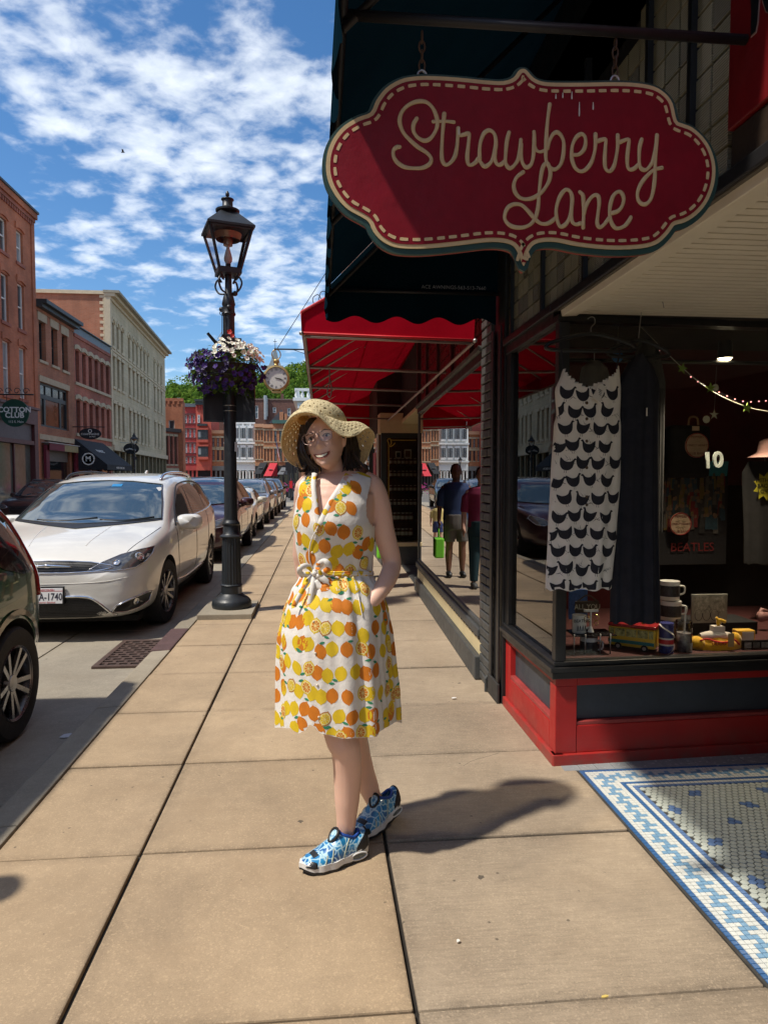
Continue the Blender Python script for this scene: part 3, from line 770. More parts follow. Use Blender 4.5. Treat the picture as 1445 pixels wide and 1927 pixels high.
# ================================================================ AWNINGS
def fabric(name,col,transl=.35):
 t=NT(name);p=t.co('pos')
 n=t.ramp(t.noise(3,5,.6),.3,.7,.85,1.12);c=t.mix(1.0,(*col,1),t.n('ShaderNodeCombineXYZ',{0:n,1:n,2:n}).outputs[0],'MULTIPLY')
 d=t.n('ShaderNodeBsdfDiffuse',{'Color':c});tr=t.n('ShaderNodeBsdfTranslucent',{'Color':c})
 m=t.n('ShaderNodeMixShader',{0:transl,1:d.outputs[0],2:tr.outputs[0]});t.L.new(m.outputs[0],t.out.inputs[0]);return t.mat
GREENF=fabric('dark_green_canvas',(.004,.016,.026),.06)
REDF=fabric('red_canvas',(.43,.006,.020),.08)
gaw=thing('green_awning','dark green canvas awning with scalloped edge over the hanging shop sign','awning',(.045,1.5,2.75))
Y0,Y1=1.62,4.62
XA,ZB,ZS=.048,2.575,2.745
def slope_z(x):return ZS+(x-XA)*(3.95-ZS)/(1.225-XA)
mb=MB();mb.grid(lambda u,v:(lerp(XA,1.315,u),lerp(Y0,Y1,v),slope_z(lerp(XA,1.315,u))-.025*math.sin(PI*u)*abs(math.sin(v*PI*4))),9,40)
mb.build('canopy',GREENF,gaw,smooth=True)
def scal(t,n):return .030*(1-abs(math.sin(PI*t*n))**.7)
mb=MB();mb.grid(lambda u,v:(XA+.012*math.sin(v*60)*(1-u),lerp(Y0,Y1,v),lerp(ZB-.035+scal(v,24),ZS,u)),4,200)
mb.build('front_valance',GREENF,gaw,smooth=True)
mb=MB();mb.grid(lambda u,v:(lerp(XA,1.19,v),Y1-.004*math.sin(v*22)*(1-u)-.002,lerp(ZB-.045+.045*(.5+.5*math.cos(2*PI*(v*4.1+.30))),ZS-.002,u)),5,90)
mb.build('end_valance',GREENF,gaw,smooth=True)
mb=MB();mb.grid(lambda u,v:(lerp(XA,1.205,v),Y1+.006,lerp(ZS+.004,slope_z(lerp(XA,1.2,v)),u)),3,10);mb.build('end_panel',GREENF,gaw,smooth=True)
FR=mat('awning_frame_dark',(.03,.03,.035),.5,metal=.5,var=.2)
mb=MB();mb.tube([(XA+.02,Y0,ZS-.01),(XA+.02,Y1,ZS-.01)],.013,8);mb.build('front_bar',FR,gaw,smooth=True)
mb=MB();mb.tube([(XA+.02,Y1-.02,ZS-.01),(1.2,Y1-.02,ZS-.01)],.012,8);mb.build('end_bar',FR,gaw,smooth=True)
for y in(1.9,3.3,Y1-.03):
 mb=MB();mb.tube([(XA+.02,y,ZS-.05),(1.2,y,3.83)],.012,8);mb.build('rafter',FR,gaw,smooth=True)
mb=MB();mb.tube([(XA+.02,1.9,ZS-.012),(1.2,1.9,ZS-.012)],.014,8);mb.build('hanger_bar',FR,gaw,smooth=True)
text('ACE AWNINGS-563-513-7660',.034,frame_m((.90,Y1-.012,ZS+.028),(1,0,0),(0,0,1)),'printed_lettering',mat('pale_print',(.30,.32,.36),.6,var=0),gaw,.0006)
raw=thing('red_awning','long red canvas awning on a metal frame over the next shopfronts','awning',(-.1,5,2.54))
RY0,RY1,RXA=5.0,14.2,-.12
FRL=mat('awning_frame_tubing',(.34,.27,.25),.45,metal=.4,var=.2)
def rx(y,base):return base+.004*(y-5)
RZW=3.46
mb=MB();mb.grid(lambda u,v:(lerp(rx(lerp(RY0,RY1,v),RXA),1.27+.03*(lerp(RY0,RY1,v)-5),u),lerp(RY0,RY1,v),lerp(2.68,RZW,u)-.012*math.sin(PI*u)*abs(math.sin(PI*v*6))),7,40);mb.build('canopy',REDF,raw,smooth=True)
mb=MB();mb.grid(lambda u,v:(rx(lerp(RY0,RY1,v),RXA),lerp(RY0,RY1,v),lerp(2.535,2.68,u)),2,12);mb.build('front_valance',REDF,raw)
mb=MB();mb.prism([(RXA,2.535),(1.125,2.505),(1.17,3.44),(RXA,2.68)],(0,RY0-.004,0),(1,0,0),(0,0,1),(0,.003,0));mb.build('end_panel',REDF,raw)
mb=MB();mb.prism([(RXA+.04,2.535),(1.2,2.505),(1.2,3.44),(RXA+.04,2.68)],(0,RY1,0),(1,0,0),(0,0,1),(0,.003,0));mb.build('far_end_panel',REDF,raw)
REDT=mat('red_piping',(.55,.02,.03),.5,var=.1)
mb=MB();mb.tube([(1.13,RY0-.008,2.505),(RXA,RY0-.008,2.533),(RXA,RY0-.008,2.68),(1.13,RY0-.008,3.42)],.011,8);mb.build('piping',REDT,raw,smooth=True)
mb=MB();mb.tube([(RXA+.015,RY0+.02,2.518),(1.12,RY0+.02,2.49)],.013,8);mb.build('cross_bar',FRL,raw,smooth=True)
mb=MB();mb.tube([(RXA+.02,RY0,2.525),(rx(RY1,RXA)+.02,RY1,2.525)],.014,8);mb.build('front_bar',FRL,raw,smooth=True)
mb=MB();mb.tube([(1.12,RY0,2.49),(1.19,RY1,2.49)],.014,8);mb.build('wall_bar',FRL,raw,smooth=True)
for y in(6.45,7.86,9.44,11.5,13.45):
 mb=MB();mb.tube([(rx(y,RXA)+.02,y,2.525),(1.19,y,2.495)],.014,8);mb.build('cross_bar',FRL,raw,smooth=True)
for y in(5.7,6.45,7.2,7.86,8.7,9.44,10.5,11.5,13.45):
 mb=MB();mb.tube([(rx(y,RXA)+.02,y,2.655),(1.18,y,RZW-.03)],.012,8);mb.build('rafter',FRL,raw,smooth=True)
mb=MB();mb.tube([(.52,RY0,3.03),(.55,RY1,3.03)],.012,8);mb.build('purlin',FRL,raw,smooth=True)
mb=MB();mb.tube([(1.14,RY0+.3,3.40),(1.18,RY1,3.40)],.012,8);mb.build('purlin',FRL,raw,smooth=True)
for x,y in((1.05,RY0-.02),(RXA,RY0-.02)):
 mb=MB();mb.sphere((1.13 if x>0 else RXA,y,2.50 if x>0 else 2.53),.017,8,6);mb.build('corner_joint',STEEL,raw,smooth=True)
mb=MB();mb.tube(spline([(.10,6.45,2.52),(.10,6.45,2.40),(.08,6.45,2.30),(.10,6.45,2.25),(.12,6.45,2.32),(.105,6.45,2.42)],4),.006,6);mb.build('crank_loop',FRL,raw,smooth=True)
mb=MB();mb.tube(spline([(-.02,5.05,2.72),(-.04,5.05,2.79),(0,5.05,2.82),(.03,5.05,2.76),(0,5.05,2.75),(.02,5.05,2.84),(.07,5.05,2.83),(.06,5.05,2.78)],5),.003,5);mb.build('wire_curl',IRON,raw)
# ================================================================ THE HANGING SHOP SIGN
YS=1.9
sign=thing('hanging_sign','shaped dark red hanging sign with cream script lettering under the green awning','sign',(.55,YS,2.62))
def S(px,py):p=at(px,py,Y=YS);return(p.x,p.z)
def crop(pts,ox,oy,k):return[(ox+x/k,oy+y/k)for x,y in pts]
OUT=crop([(725,17),(742,20),(768,48),(800,62),(850,66),(950,66),(1060,64),(1140,68),(1200,80),(1240,105),(1265,140),(1280,200),(1300,212),(1335,226),(1372,258),(1400,300),(1416,350),(1418,400),(1408,450),(1385,500),(1350,540),(1310,565),(1275,575),(1262,590),(1245,612),(1215,640),(1175,655),(1110,662),(1030,662),(930,652),(850,636),(800,636),(770,646),(752,668),(742,695),(734,722),(722,700),(712,675),(695,650),(660,638),(600,636),(500,648),(400,658),(330,660),(270,654),(225,632),(195,600),(178,565),(150,545),(105,520),(70,485),(42,440),(28,395),(26,350),(34,305),(55,260),(90,220),(140,190),(185,172),(205,130),(240,85),(290,55),(340,44),(400,42),(500,48),(600,58),(660,60),(695,48),(712,26)],600,120,1.9013)
OUTm=spline([Vector((x,y,0))for x,y in OUT],3,True)
outl=[S(p.x,p.y)for p in OUTm]
def inset(poly,d):
 n=len(poly);a=sum(poly[i][0]*poly[(i+1)%n][1]-poly[(i+1)%n][0]*poly[i][1]for i in range(n));s=1 if a>0 else-1
 out=[]
 for i in range(n):
  p0,p1,p2=Vector(poly[i-1]),Vector(poly[i]),Vector(poly[(i+1)%n])
  t=(p2-p0).normalized();nrm=Vector((-t.y,t.x))*s
  e=(p1-p0).normalized().dot(t);out.append(tuple(p1+nrm*d))
 return out
SIGNG=mat('sign_green_edge',(.012,.05,.04),.5,var=.2);SIGNR=mat('sign_red_paint',(.21,.004,.013),.45,spec=.22,var=.22,vs=3.5,bump=.2,bs=14)
SIGNC=mat('sign_cream_paint',(.62,.46,.24),.5,var=.14,vs=9);SIGNB=mat('sign_back_red',(.25,.03,.02),.6,var=.2)
def layer(poly,y,d,m,name):
 mb=MB();mb.prism(poly,(0,y,0),(1,0,0),(0,0,1),(0,d,0));return mb.build(name,m,sign)
low=[(x,z-.010)for x,z in inset(outl,-.004)]
layer(low,YS+.016,.012,SIGNB,'back_board')
layer([(x,z-.004)for x,z in inset(outl,-.011)],YS+.0035,.012,SIGNG,'green_board')
layer(outl,YS,.003,SIGNC,'cream_border')
layer(inset(outl,.011),YS-.0015,.0012,SIGNR,'red_field')
dl=[Vector(p)for p in inset(outl,.0235)]
acc=0;L=0;seg=[];n=len(dl);step=.0335;dash=.022;w=.0042;pos=0.0
cum=[0]
for i in range(n):cum.append(cum[-1]+(dl[(i+1)%n]-dl[i]).length)
def along(s):
 s%=cum[-1]
 for i in range(n):
  if s<=cum[i+1]:
   t=(s-cum[i])/max(1e-9,cum[i+1]-cum[i]);return dl[i].lerp(dl[(i+1)%n],t)
 return dl[0]
nd2=int(cum[-1]/step)
for k in range(nd2):
 s0=k*cum[-1]/nd2;pts=[along(s0+dash*t/4*rnd.uniform(.93,1.05))for t in range(5)]
 top,bot=[],[]
 for i,p in enumerate(pts):
  t=(pts[min(i+1,4)]-pts[max(i-1,0)]).normalized();nr=Vector((-t.y,t.x))
  ww=w*(.85 if i in(0,4)else 1)*rnd.uniform(.95,1.08);top.append(tuple(p+nr*ww));bot.append(tuple(p-nr*ww))
 mb=MB();mb.prism(top+bot[::-1],(0,YS-.0025,0),(1,0,0),(0,0,1),(0,.0008,0));mb.build('dash',SIGNC,sign)
A=lambda pts:crop(pts,720,160,5.16)
B=lambda pts:crop(pts,980,180,5.16)
strokes=[('S',A([(330,325),(300,380),(300,450),(340,510),(405,540),(460,520),(505,460),(530,390),(520,300),(480,215),(420,165),(345,158),(265,185),(200,240),(168,310),(168,380),(200,460),(260,530),(340,600),(430,660),(470,715),(455,765),(390,802),(300,808),(210,795),(140,750),(105,690),(105,635),(135,605),(165,600)])),('t',A([(597,280),(588,380),(577,520),(572,680),(585,750),(620,775),(665,745),(700,690),(720,600),(728,500),(733,420)])),('t bar',A([(490,355),(560,352),(620,352),(690,360)])),('r',A([(733,420),(745,485),(790,480),(830,470),(838,500),(828,600),(820,700),(830,765),(860,775),(900,750),(925,715)])),('a',A([(935,720),(960,765),(990,790),(1030,770),(1060,730),(1085,650),(1098,560),(1085,480),(1040,440),(990,460),(955,530),(940,620),(940,720)])),('a stem',A([(1095,560),(1090,640),(1085,700),(1100,755),(1125,775),(1155,765),(1180,740)])),('w',A([(1225,460),(1205,540),(1195,640),(1190,740),(1205,785),(1235,808),(1275,780),(1310,725),(1330,640),(1340,530)])),('w2',B([(0,470),(-2,560),(10,640),(35,685),(60,695),(95,670),(115,610),(125,520),(128,400),(125,350)])),('w link',B([(130,490),(150,530),(185,545),(235,530)])),('b',B([(278,85),(262,200),(250,330),(243,480),(240,600),(255,660),(285,705),(330,715),(375,680),(400,620),(413,540),(413,450),(390,390),(350,355),(310,375),(275,440),(255,510)])),('e',B([(515,575),(560,570),(605,530),(625,470),(620,400),(585,372),(540,400),(505,460),(492,530),(495,620),(525,700),(575,735),(630,715),(680,650),(710,560),(722,470),(722,375)])),('r1',B([(722,375),(730,440),(775,430),(820,425),(818,500),(812,600),(815,690),(840,730),(875,725),(905,670),(925,580),(938,480),(938,385)])),('r2',B([(938,385),(945,450),(990,438),(1045,425),(1040,500),(1030,600),(1035,690),(1060,718),(1100,705),(1135,670)])),('y',B([(1170,425),(1150,500),(1145,600),(1150,680),(1175,715),(1210,720),(1245,690),(1280,630),(1300,540),(1310,450),(1318,385)])),('y tail',B([(1318,385),(1312,500),(1302,650),(1298,780),(1285,900),(1260,1000),(1215,1050),(1170,1050),(1135,1010),(1130,940),(1160,860),(1220,780),(1290,720),(1365,700)])),('L',B([(20,742),(-40,790),(-70,860),(-60,930),(-20,985),(40,1005),(110,995),(180,955),(230,900),(270,830),(285,750),(265,665),(240,655),(210,700),(190,800),(175,950),(165,1080),(140,1180),(90,1250),(10,1280),(-80,1272),(-140,1230),(-160,1170),(-130,1090),(-70,1055),(0,1060),(60,1110),(120,1180),(180,1235),(240,1245),(290,1225),(330,1190)])),('a2',B([(345,1190),(370,1260),(400,1270),(440,1240),(470,1180),(490,1080),(495,990),(475,930),(435,912),(395,950),(360,1020),(340,1110),(345,1190)])),('a2 stem',B([(498,990),(490,1090),(485,1170),(500,1230),(535,1250),(575,1240)])),('n',B([(570,935),(600,970),(605,1050),(607,1150),(602,1280)])),('n hump',B([(608,1150),(625,1080),(670,1000),(715,965),(750,980),(757,1050),(745,1150),(738,1230),(755,1275),(790,1265),(830,1220),(860,1180)])),('e2',B([(885,1140),(940,1120),(980,1070),(995,1000),(975,945),(940,932),(900,965),(875,1020),(860,1100),(860,1170),(880,1240),(915,1285),(960,1285),(1010,1260),(1050,1210),(1065,1180)])),]
for k,(nm,pts)in enumerate(strokes):
 sm=spline([Vector((x,y,0))for x,y in pts],5)
 w3=[Vector((S(p.x,p.y)[0],YS-.0021,S(p.x,p.y)[1]))for p in sm]
 mb=MB()
 rad=[(.0056 if 'bar' not in nm and 'link' not in nm else .0046)*(1+.12*math.sin(i*.37+k))for i in range(len(w3))]
 mb.tube(w3,rad,8,flat=(.18+.004*k,1),up=(0,1,0))
 for e in(0,-1):mb.sphere(w3[e],(rad[e],.0011+.00002*k,rad[e]),10,6)
 mb.build('letter_stroke',SIGNC,sign,smooth=True)
for px,py in((795,150),(1160,160)):
 x,z=S(px,py)
 mb=MB();mb.tube([(x+.012*math.cos(a*PI/6),YS+.012,z+.018+.014*math.sin(a*PI/6))for a in range(12)],.004,6,closed=True);mb.build('eye_ring',STEEL,sign,smooth=True)
 zt=ZS-.03;k=0;zz=z+.045
 while zz<zt:
  rot=k%2;mb=MB()
  mb.tube([(x+(.008*math.cos(a*PI/5)if not rot else 0),YS+.012+(.008*math.cos(a*PI/5)if rot else 0),zz+.016*math.sin(a*PI/5))for a in range(10)],.0028,6,closed=True)
  mb.build('chain_link',mat('rusty_chain',(.10,.06,.04),.7,metal=.5,var=.4),sign,smooth=True);zz+=.025;k+=1
DRP=mat('white_drip',(.7,.66,.6),.6,var=.1)
for px,py,h in((1089,206,26),(1075,180,14),(1115,200,14),(1045,182,9),(863,247,14),(1058,180,10)):
 x,z=S(px,py);mb=MB();hh=h/1300*YS
 mb.prism([(-.0008,hh*.5),(.0008,hh*.5),(.002,-hh*.3),(.0012,-hh*.5),(-.0012,-hh*.5),(-.002,-hh*.3)],(x,YS-.0042,z),(1,0,0),(0,0,1),(0,.0006,0));mb.build('drip',DRP,sign)
# ================================================================ BUILDINGS ACROSS THE STREET
class Fac:
 pass
 def __init__(s,par,o,u,n):s.p,s.o,s.u,s.n=par,Vector(o),Vector(u).normalized(),Vector(n).normalized()
 def pt(s,u,z,d=0):p=s.o+s.u*u+s.n*d;p.z=z;return p
 def poly(s,mb,u0,u1,z0,z1,d0,d1,m=0):
  a=[s.pt(u0,0,d0),s.pt(u1,0,d0),s.pt(u1,0,d1),s.pt(u0,0,d1)]
  mb.prism([(p.x,p.y)for p in a],(0,0,z0),(1,0,0),(0,1,0),(0,0,z1-z0),m);return mb
 def box(s,name,u0,u1,z0,z1,d0,d1,m,bev=0,par=None):
  return s.poly(MB(),u0,u1,z0,z1,d0,d1).build(name,m,par or s.p,bevel=bev)
 def wall(s,u0,u1,z0,z1,holes,m,depth=.35,name='wall'):
  us=sorted({u0,u1,*[h[0]for h in holes],*[h[1]for h in holes]});zs=sorted({z0,z1,*[h[2]for h in holes],*[h[3]for h in holes]})
  mb=MB()
  for a,b in zip(us,us[1:]):
   run=None
   for c,d in zip(zs,zs[1:]):
    um,zm=(a+b)/2,(c+d)/2
    solid=not any(h[0]<um<h[1]and h[2]<zm<h[3]for h in holes)
    if solid:run=(run[0],d)if run else(c,d)
    if run and(not solid or d==zs[-1]):
     s.poly(mb,a,b,run[0],run[1],-depth,0);run=None
  return mb.build(name,m,s.p)
 def window(s,h,fm,gm,rails=(.5,),muntin=0,fw=.06,rec=.10,arch=0):
  u0,u1,z0,z1=h;mb=MB()
  for a,b,c,d in((u0,u0+fw,z0,z1),(u1-fw,u1,z0,z1),(u0+fw,u1-fw,z0,z0+fw),(u0+fw,u1-fw,z1-fw,z1)):s.poly(mb,a,b,c,d,-rec-.08,-rec)
  for r in rails:s.poly(mb,u0+fw,u1-fw,lerp(z0,z1,r)-fw*.45,lerp(z0,z1,r)+fw*.45,-rec-.07,-rec-.004)
  for k in range(muntin):s.poly(mb,lerp(u0,u1,(k+1)/(muntin+1))-.03,lerp(u0,u1,(k+1)/(muntin+1))+.03,z0+fw,z1-fw,-rec-.07,-rec-.006)
  w=mb.build('window',fm,s.p)
  s.poly(MB(),u0+fw*.5,u1-fw*.5,z0+fw*.5,z1-fw*.5,-rec-.06,-rec-.045).build('pane',gm,w)
  return w
FGLASS=mat('far_window_glass',(.05,.065,.075),.06,var=.3,vs=.6,spec=.9,rvar=.02)
FGLASS2=mat('far_window_blind',(.26,.29,.30),.15,var=.25,vs=.8,spec=.8)
DKGLASS=mat('far_dark_glass',(.012,.016,.018),.08,var=.2,spec=.8)
STONE=mat('pale_stone_trim',(.42,.36,.25),.8,var=.2,vs=3)
BR1=brick_mat('orange_red_brick',(.44,.135,.06),(.50,.17,.08),(.34,.18,.12),msize=.008,var=.42)
BR2=brick_mat('mixed_red_brick',(.36,.12,.06),(.44,.165,.085),(.28,.19,.13),var=.35)
BR3=brick_mat('dark_red_brick',(.33,.095,.06),(.40,.13,.085),(.28,.17,.13),msize=.008,var=.42)
BR4=brick_mat('side_wall_brick',(.36,.12,.06),(.42,.155,.085),(.30,.19,.12),var=.2)
DKTRIM=mat('dark_trim',(.028,.034,.036),.5,var=.25)
MAROON=mat('maroon_wood',(.09,.022,.025),.5,var=.2)
def hood(Fc,u0,u1,z,m,rise=.12,h=.28,d=.06):
 n=8;up=[(lerp(u0,u1,i/n),z+h+rise*math.sin(PI*i/n))for i in range(n+1)];lo=[(lerp(u1,u0,i/n),z+rise*.8*math.sin(PI*i/n))for i in range(n+1)]
 o=Fc.pt(0,0,-.05);mb=MB();mb.prism(up+lo,o,Fc.u,(0,0,1),Fc.n*(d+.05));return mb.build('window_hood',m,Fc.p)
b1=thing('brick_building','tall four storey orange brick building with white sash windows and maroon shopfront','building',(-13,27,0))
F1=Fac(b1,(-13,20,0),(0,1,0),(1,0,0))
holes=[]
for c0 in(1.0,2.9,4.75,6.6,8.45,10.20,11.78):
 for z0,z1 in((10.93,12.3),(8.05,10.03),(5.02,7.25)):holes.append((c0,c0+.66,z0,z1))
F1.wall(0,13.3,4.62,13.3,holes,BR1);F1.box('pilaster',13.3,13.64,0.2,13.2,-.35,.05,BR1)
for h in holes:
 F1.window(h,WHITE,FGLASS2 if rnd.random()<.45 else FGLASS)
 hood(F1,h[0]-.12,h[1]+.12,h[3]+.02,BR1);F1.box('window_sill',h[0]-.1,h[1]+.1,h[2]-.14,h[2]-.005,-.1,.06,BR3)
F1.box('frieze',0,13.64,13.201,13.36,-.35,.10,BR3);F1.box('cornice',0,13.7,13.361,13.62,-.35,.18,BR1);F1.box('coping',0,13.75,13.621,13.72,-.4,.24,DKTRIM)
for i in range(60):F1.box('dentil',.05+i*.225,.16+i*.225,13.02,13.2,.001,.07,BR3)
F1.box('chimney_cap',12.9,13.6,13.72,14.3,-1.6,-.5,DKTRIM)
F1.box('body',0,13.6,.2,13.5,-9,-.36,BR4)
F1.box('shop_fascia',0,13.3,3.95,4.61,-.2,.14,MAROON);F1.box('fascia_moulding',0,13.35,4.612,4.72,-.2,.24,MAROON)
F1.box('mid_rail',0,13.3,3.02,3.20,-.2,.10,MAROON)
for u in(4.4,8.9,12.95):F1.box('shop_pier',u,u+.4,0,3.949,-.3,.12,MAROON)
for a,b in((.2,4.39),(4.81,8.89),(9.31,12.94)):
 F1.box('transom_grille',a,b,3.21,3.94,-.2,-.02,mat('grey_louvre',(.11,.10,.11),.6,var=.3,vs=14))
 F1.box('shop_pane',a,b,.5,3.01,-.2,-.1,mat('shop_front_glass',(.10,.12,.11),.04,var=.4,vs=.8,spec=1));F1.box('shop_plinth',a,b,0,.49,-.2,0,MAROON)
 F1.box('glazing_bar',(a+b)/2-.05,(a+b)/2+.05,.5,3.01,-.09,-.02,MAROON)
cs=thing('round_shop_sign','round dark green COTTON CLUB sign hanging from a black scrolled bracket','sign',(-12.4,31.2,4.5))
cen=at(28,777,X=-12.3);rr=.56
GRN=mat('sign_dark_green',(.004,.055,.035),.45,var=.08)
mb=MB();M_=Matrix.Translation(cen)@Matrix.Rotation(PI/2,4,'X');mb.lathe([(0,-.03),(rr,-.03),(rr,.03),(0,.03)],40,(0,0,0),0,M_);mb.build('disc',GRN,cs,smooth=30)
WL=mat('white_lettering',(.75,.78,.75),.5,var=0)
text('COTTON',.30,frame_m(cen+Vector((0,-.034,.12)),(1,0,0),(0,0,1)),'lettering',WL,cs,.002,bold=.008);text('CLUB',.30,frame_m(cen+Vector((0,-.034,-.10)),(1,0,0),(0,0,1)),'lettering',WL,cs,.002,bold=.008)
text('112 S. Main',.13,frame_m(cen+Vector((.05,-.034,-.36)),(1,0,0),(0,0,1)),'lettering',WL,cs,.002)
mb=MB();zb=cen.z+.75;mb.tube([(-13,cen.y,zb),(cen.x+.75,cen.y,zb)],.03,6)
for k in range(4):
 c0=Vector((-12.9+.35*k,cen.y,zb+.14));mb.tube([c0+Vector((.14*math.cos(a*.5)*(1-a*.05),0,.14*math.sin(a*.5)*(1-a*.05)))for a in range(14)],.016,5)
mb.tube([(cen.x-.3,cen.y,zb),(cen.x-.3,cen.y,cen.z+.45)],.012,5);mb.tube([(cen.x+.3,cen.y,zb),(cen.x+.3,cen.y,cen.z+.45)],.012,5);mb.build('bracket',IRON,cs)
b0=thing('brick_row','row of red brick buildings on the opposite side further back along the street','building',(-13,-5,0))
F0=Fac(b0,(-13,-40,0),(0,1,0),(1,0,0));hs=[(1+k*2.4,1.9+k*2.4,z,z+1.9)for k in range(24)for z in(4.6,7.6)]
F0.wall(0,59.9,0,11.6,hs,BR3)
for h in hs:F0.window(h,WHITE,FGLASS,rails=(.5,),fw=.06)
F0.box('cornice',0,59.9,11.601,12.0,-.3,.35,STONE);F0.box('body',0,59.9,0,11.6,-8,-.36,BR3)
b2=thing('brick_building','narrow red brick building with dark metal cornice and wide glazed bay','building',(-13,36,0))
F2=Fac(b2,(-13,33.66,0),(0,1,0),(1,0,0))
hs=[(.35,1.15,7.08,8.92),(1.85,2.65,7.08,8.92),(3.25,4.05,7.05,8.88)];bay=(.32,4.0,3.98,6.06)
F2.wall(0,4.95,3.6,9.3,hs+[bay],BR2)
for h in hs:
 F2.window(h,DKTRIM,DKGLASS,fw=.05,rec=.2);F2.box('lintel',h[0]-.14,h[1]+.14,h[3]+.003,h[3]+.42,-.1,.03,STONE);F2.box('window_sill',h[0]-.1,h[1]+.1,h[2]-.13,h[2]-.004,-.1,.07,STONE)
F2.box('bay_lintel',.2,4.1,6.065,6.34,-.1,.05,STONE)
F2.window((bay[0],bay[1],5.42,bay[3]),DKTRIM,DKGLASS,rails=(),muntin=3,fw=.1);F2.window((1.1,3.1,bay[2],5.419),DKTRIM,mat('lit_room_glass',(.16,.05,.025),.1,var=.3,vs=1.2),rails=(),fw=.1)
F2.window((bay[0],1.099,bay[2],5.419),DKTRIM,DKGLASS,rails=(),fw=.1);F2.window((3.101,bay[1],bay[2],5.419),DKTRIM,DKGLASS,rails=(),fw=.1)
F2.box('brick_band',0,4.95,9.301,9.45,-.35,.05,BR2);F2.box('cornice',-.02,4.98,9.451,9.62,-.35,.32,DKTRIM);F2.box('cornice_top',-.02,5.0,9.621,9.80,-.4,.52,DKTRIM)
F2.box('body',0,4.95,0,9.3,-9,-.36,BR4);F2.box('stone_band',0,4.95,3.35,3.599,-.3,.06,STONE)
F2.box('shutter',.75,4.0,2.35,3.2,-.3,-.1,mat('grey_roller_shutter',(.13,.115,.10),.6,var=.3,vs=10));F2.box('shop_opening',.75,4.0,0,2.349,-.3,-.16,DKGLASS)
for u in(0.02,4.02):F2.box('shop_pier',u,u+.7,0,3.349,-.3,.0,BR2)
va=thing('striped_valance','maroon and cream strip awning over a grey shutter, across the street','awning',(-12.9,35.7,3.2))
Fv=Fac(va,(-13,33.66,0),(0,1,0),(1,0,0));MCL=mat('maroon_canvas',(.13,.008,.025),.7,var=.2)
for k in range(6):Fv.box('valance_strip',.45+k*.65,1.099+k*.65,2.86,3.18,.3,.33,MCL if k<3 else mat('olive_canvas',(.26,.22,.10),.7,var=.2))
Fv.box('roof_sheet',.3,4.6,3.2,3.24,.0,.34,mat('pale_grey_sheet',(.4,.41,.40),.5,var=.2));Fv.box('side_drape',.3,.7,1.5,3.1,.1,.22,MCL);Fv.box('side_drape',4.3,4.75,1.3,3.1,.1,.22,MCL)
b3=thing('brick_building','red brick building with pale curved hoods over two rows of dark windows','building',(-13,42,0))
F3=Fac(b3,(-13,38.62,0),(0,1,0),(1,0,0));hs=[]
for k in range(6):hs+=[(.22+k*1.07,.80+k*1.07,6.75,8.42),(.22+k*1.07,.80+k*1.07,3.98,5.75)]
F3.wall(0,6.5,3.5,9.1,hs,BR3)
for h in hs:
 F3.window(h,DKTRIM,DKGLASS,fw=.05,rec=.16);hood(F3,h[0]-.2,h[1]+.2,h[3]+.003,STONE,.12,.2,.07)
for z in(6.55,3.8):F3.box('sill_course',.05,6.45,z,z+.15,-.05,.08,STONE)
F3.box('parapet',0,6.5,9.101,9.28,-.35,.06,BR3);F3.box('roof_edge',-.1,6.5,9.281,9.72,-.6,.02,mat('grey_metal_roof',(.07,.08,.09),.4,var=.3));F3.box('roof_lip',-.1,6.5,9.721,9.78,-.7,.12,DKTRIM)
F3.box('body',0,6.5,0,9.1,-9,-.36,BR4);F3.box('shop_fascia',0,6.5,2.9,3.499,-.3,.08,STONE);F3.box('shop_glass',0,6.5,0,2.899,-.3,-.1,DKGLASS)
for u in(0,2.2,4.2,6.2):F3.box('shop_pier',u,u+.28,0,2.899,-.3,.02,BR3)
aw=thing('black_awning','black canvas shop awning with white lettering and round emblem, across the street','awning',(-12.5,40,2.5))
Fa=Fac(aw,(-13,38.0,0),(0,1,0),(1,0,0));BC=mat('black_canvas',(.012,.015,.02),.8,var=.2)
a0,a1,zt,zb2,dd=.3,5.2,3.62,2.25,1.7
mb=MB();mb.quad(Fa.pt(a0,zb2,dd),Fa.pt(a1,zb2,dd),Fa.pt(a1,zt,.05),Fa.pt(a0,zt,.05));mb.build('canopy',BC,aw,solid=.02)
mb=MB();mb.quad(Fa.pt(a0,zb2-.28,dd),Fa.pt(a1,zb2-.28,dd),Fa.pt(a1,zb2,dd),Fa.pt(a0,zb2,dd));mb.build('valance',BC,aw,solid=.02)
for a in(a0,a1):
 mb=MB();b=len(mb.v);mb.v+=[Fa.pt(a,zb2-.28,dd),Fa.pt(a,zb2,dd),Fa.pt(a,zt,.05),Fa.pt(a,zb2-.28,.05)];mb.face((0,1,2,3));mb.build('side_panel',BC,aw,solid=.02)
c_=Fa.pt(a0-.03,2.55,.75);mb=MB();mb.lathe([(.33,-.01),(.33,.01),(.27,.01),(.27,-.01)],24,(0,0,0),0,Matrix.Translation(c_)@Matrix.Rotation(PI/2,4,'X'));mb.build('emblem_ring',WL,aw)
text('M',.38,frame_m(c_+Vector((0,-.02,0)),(1,0,0),(0,0,1)),'emblem_letter',WL,aw,.002,bold=.01)
sl=(Fa.pt(0,zt,.05)-Fa.pt(0,zb2,dd)).normalized();nn_=Vector((0,1,0)).cross(sl)
text('MARKET',.34,frame_m(Fa.pt(2.2,3.0,.79)+nn_*(.03 if nn_.x>0 else-.03),(0,1,0),sl),'lettering',WL,aw,.002);text('MARKET HOUSE CAFE',.16,frame_m(Fa.pt(2.75,zb2-.15,dd+.02),(0,1,0),(0,0,1)),'lettering',WL,aw,.002)
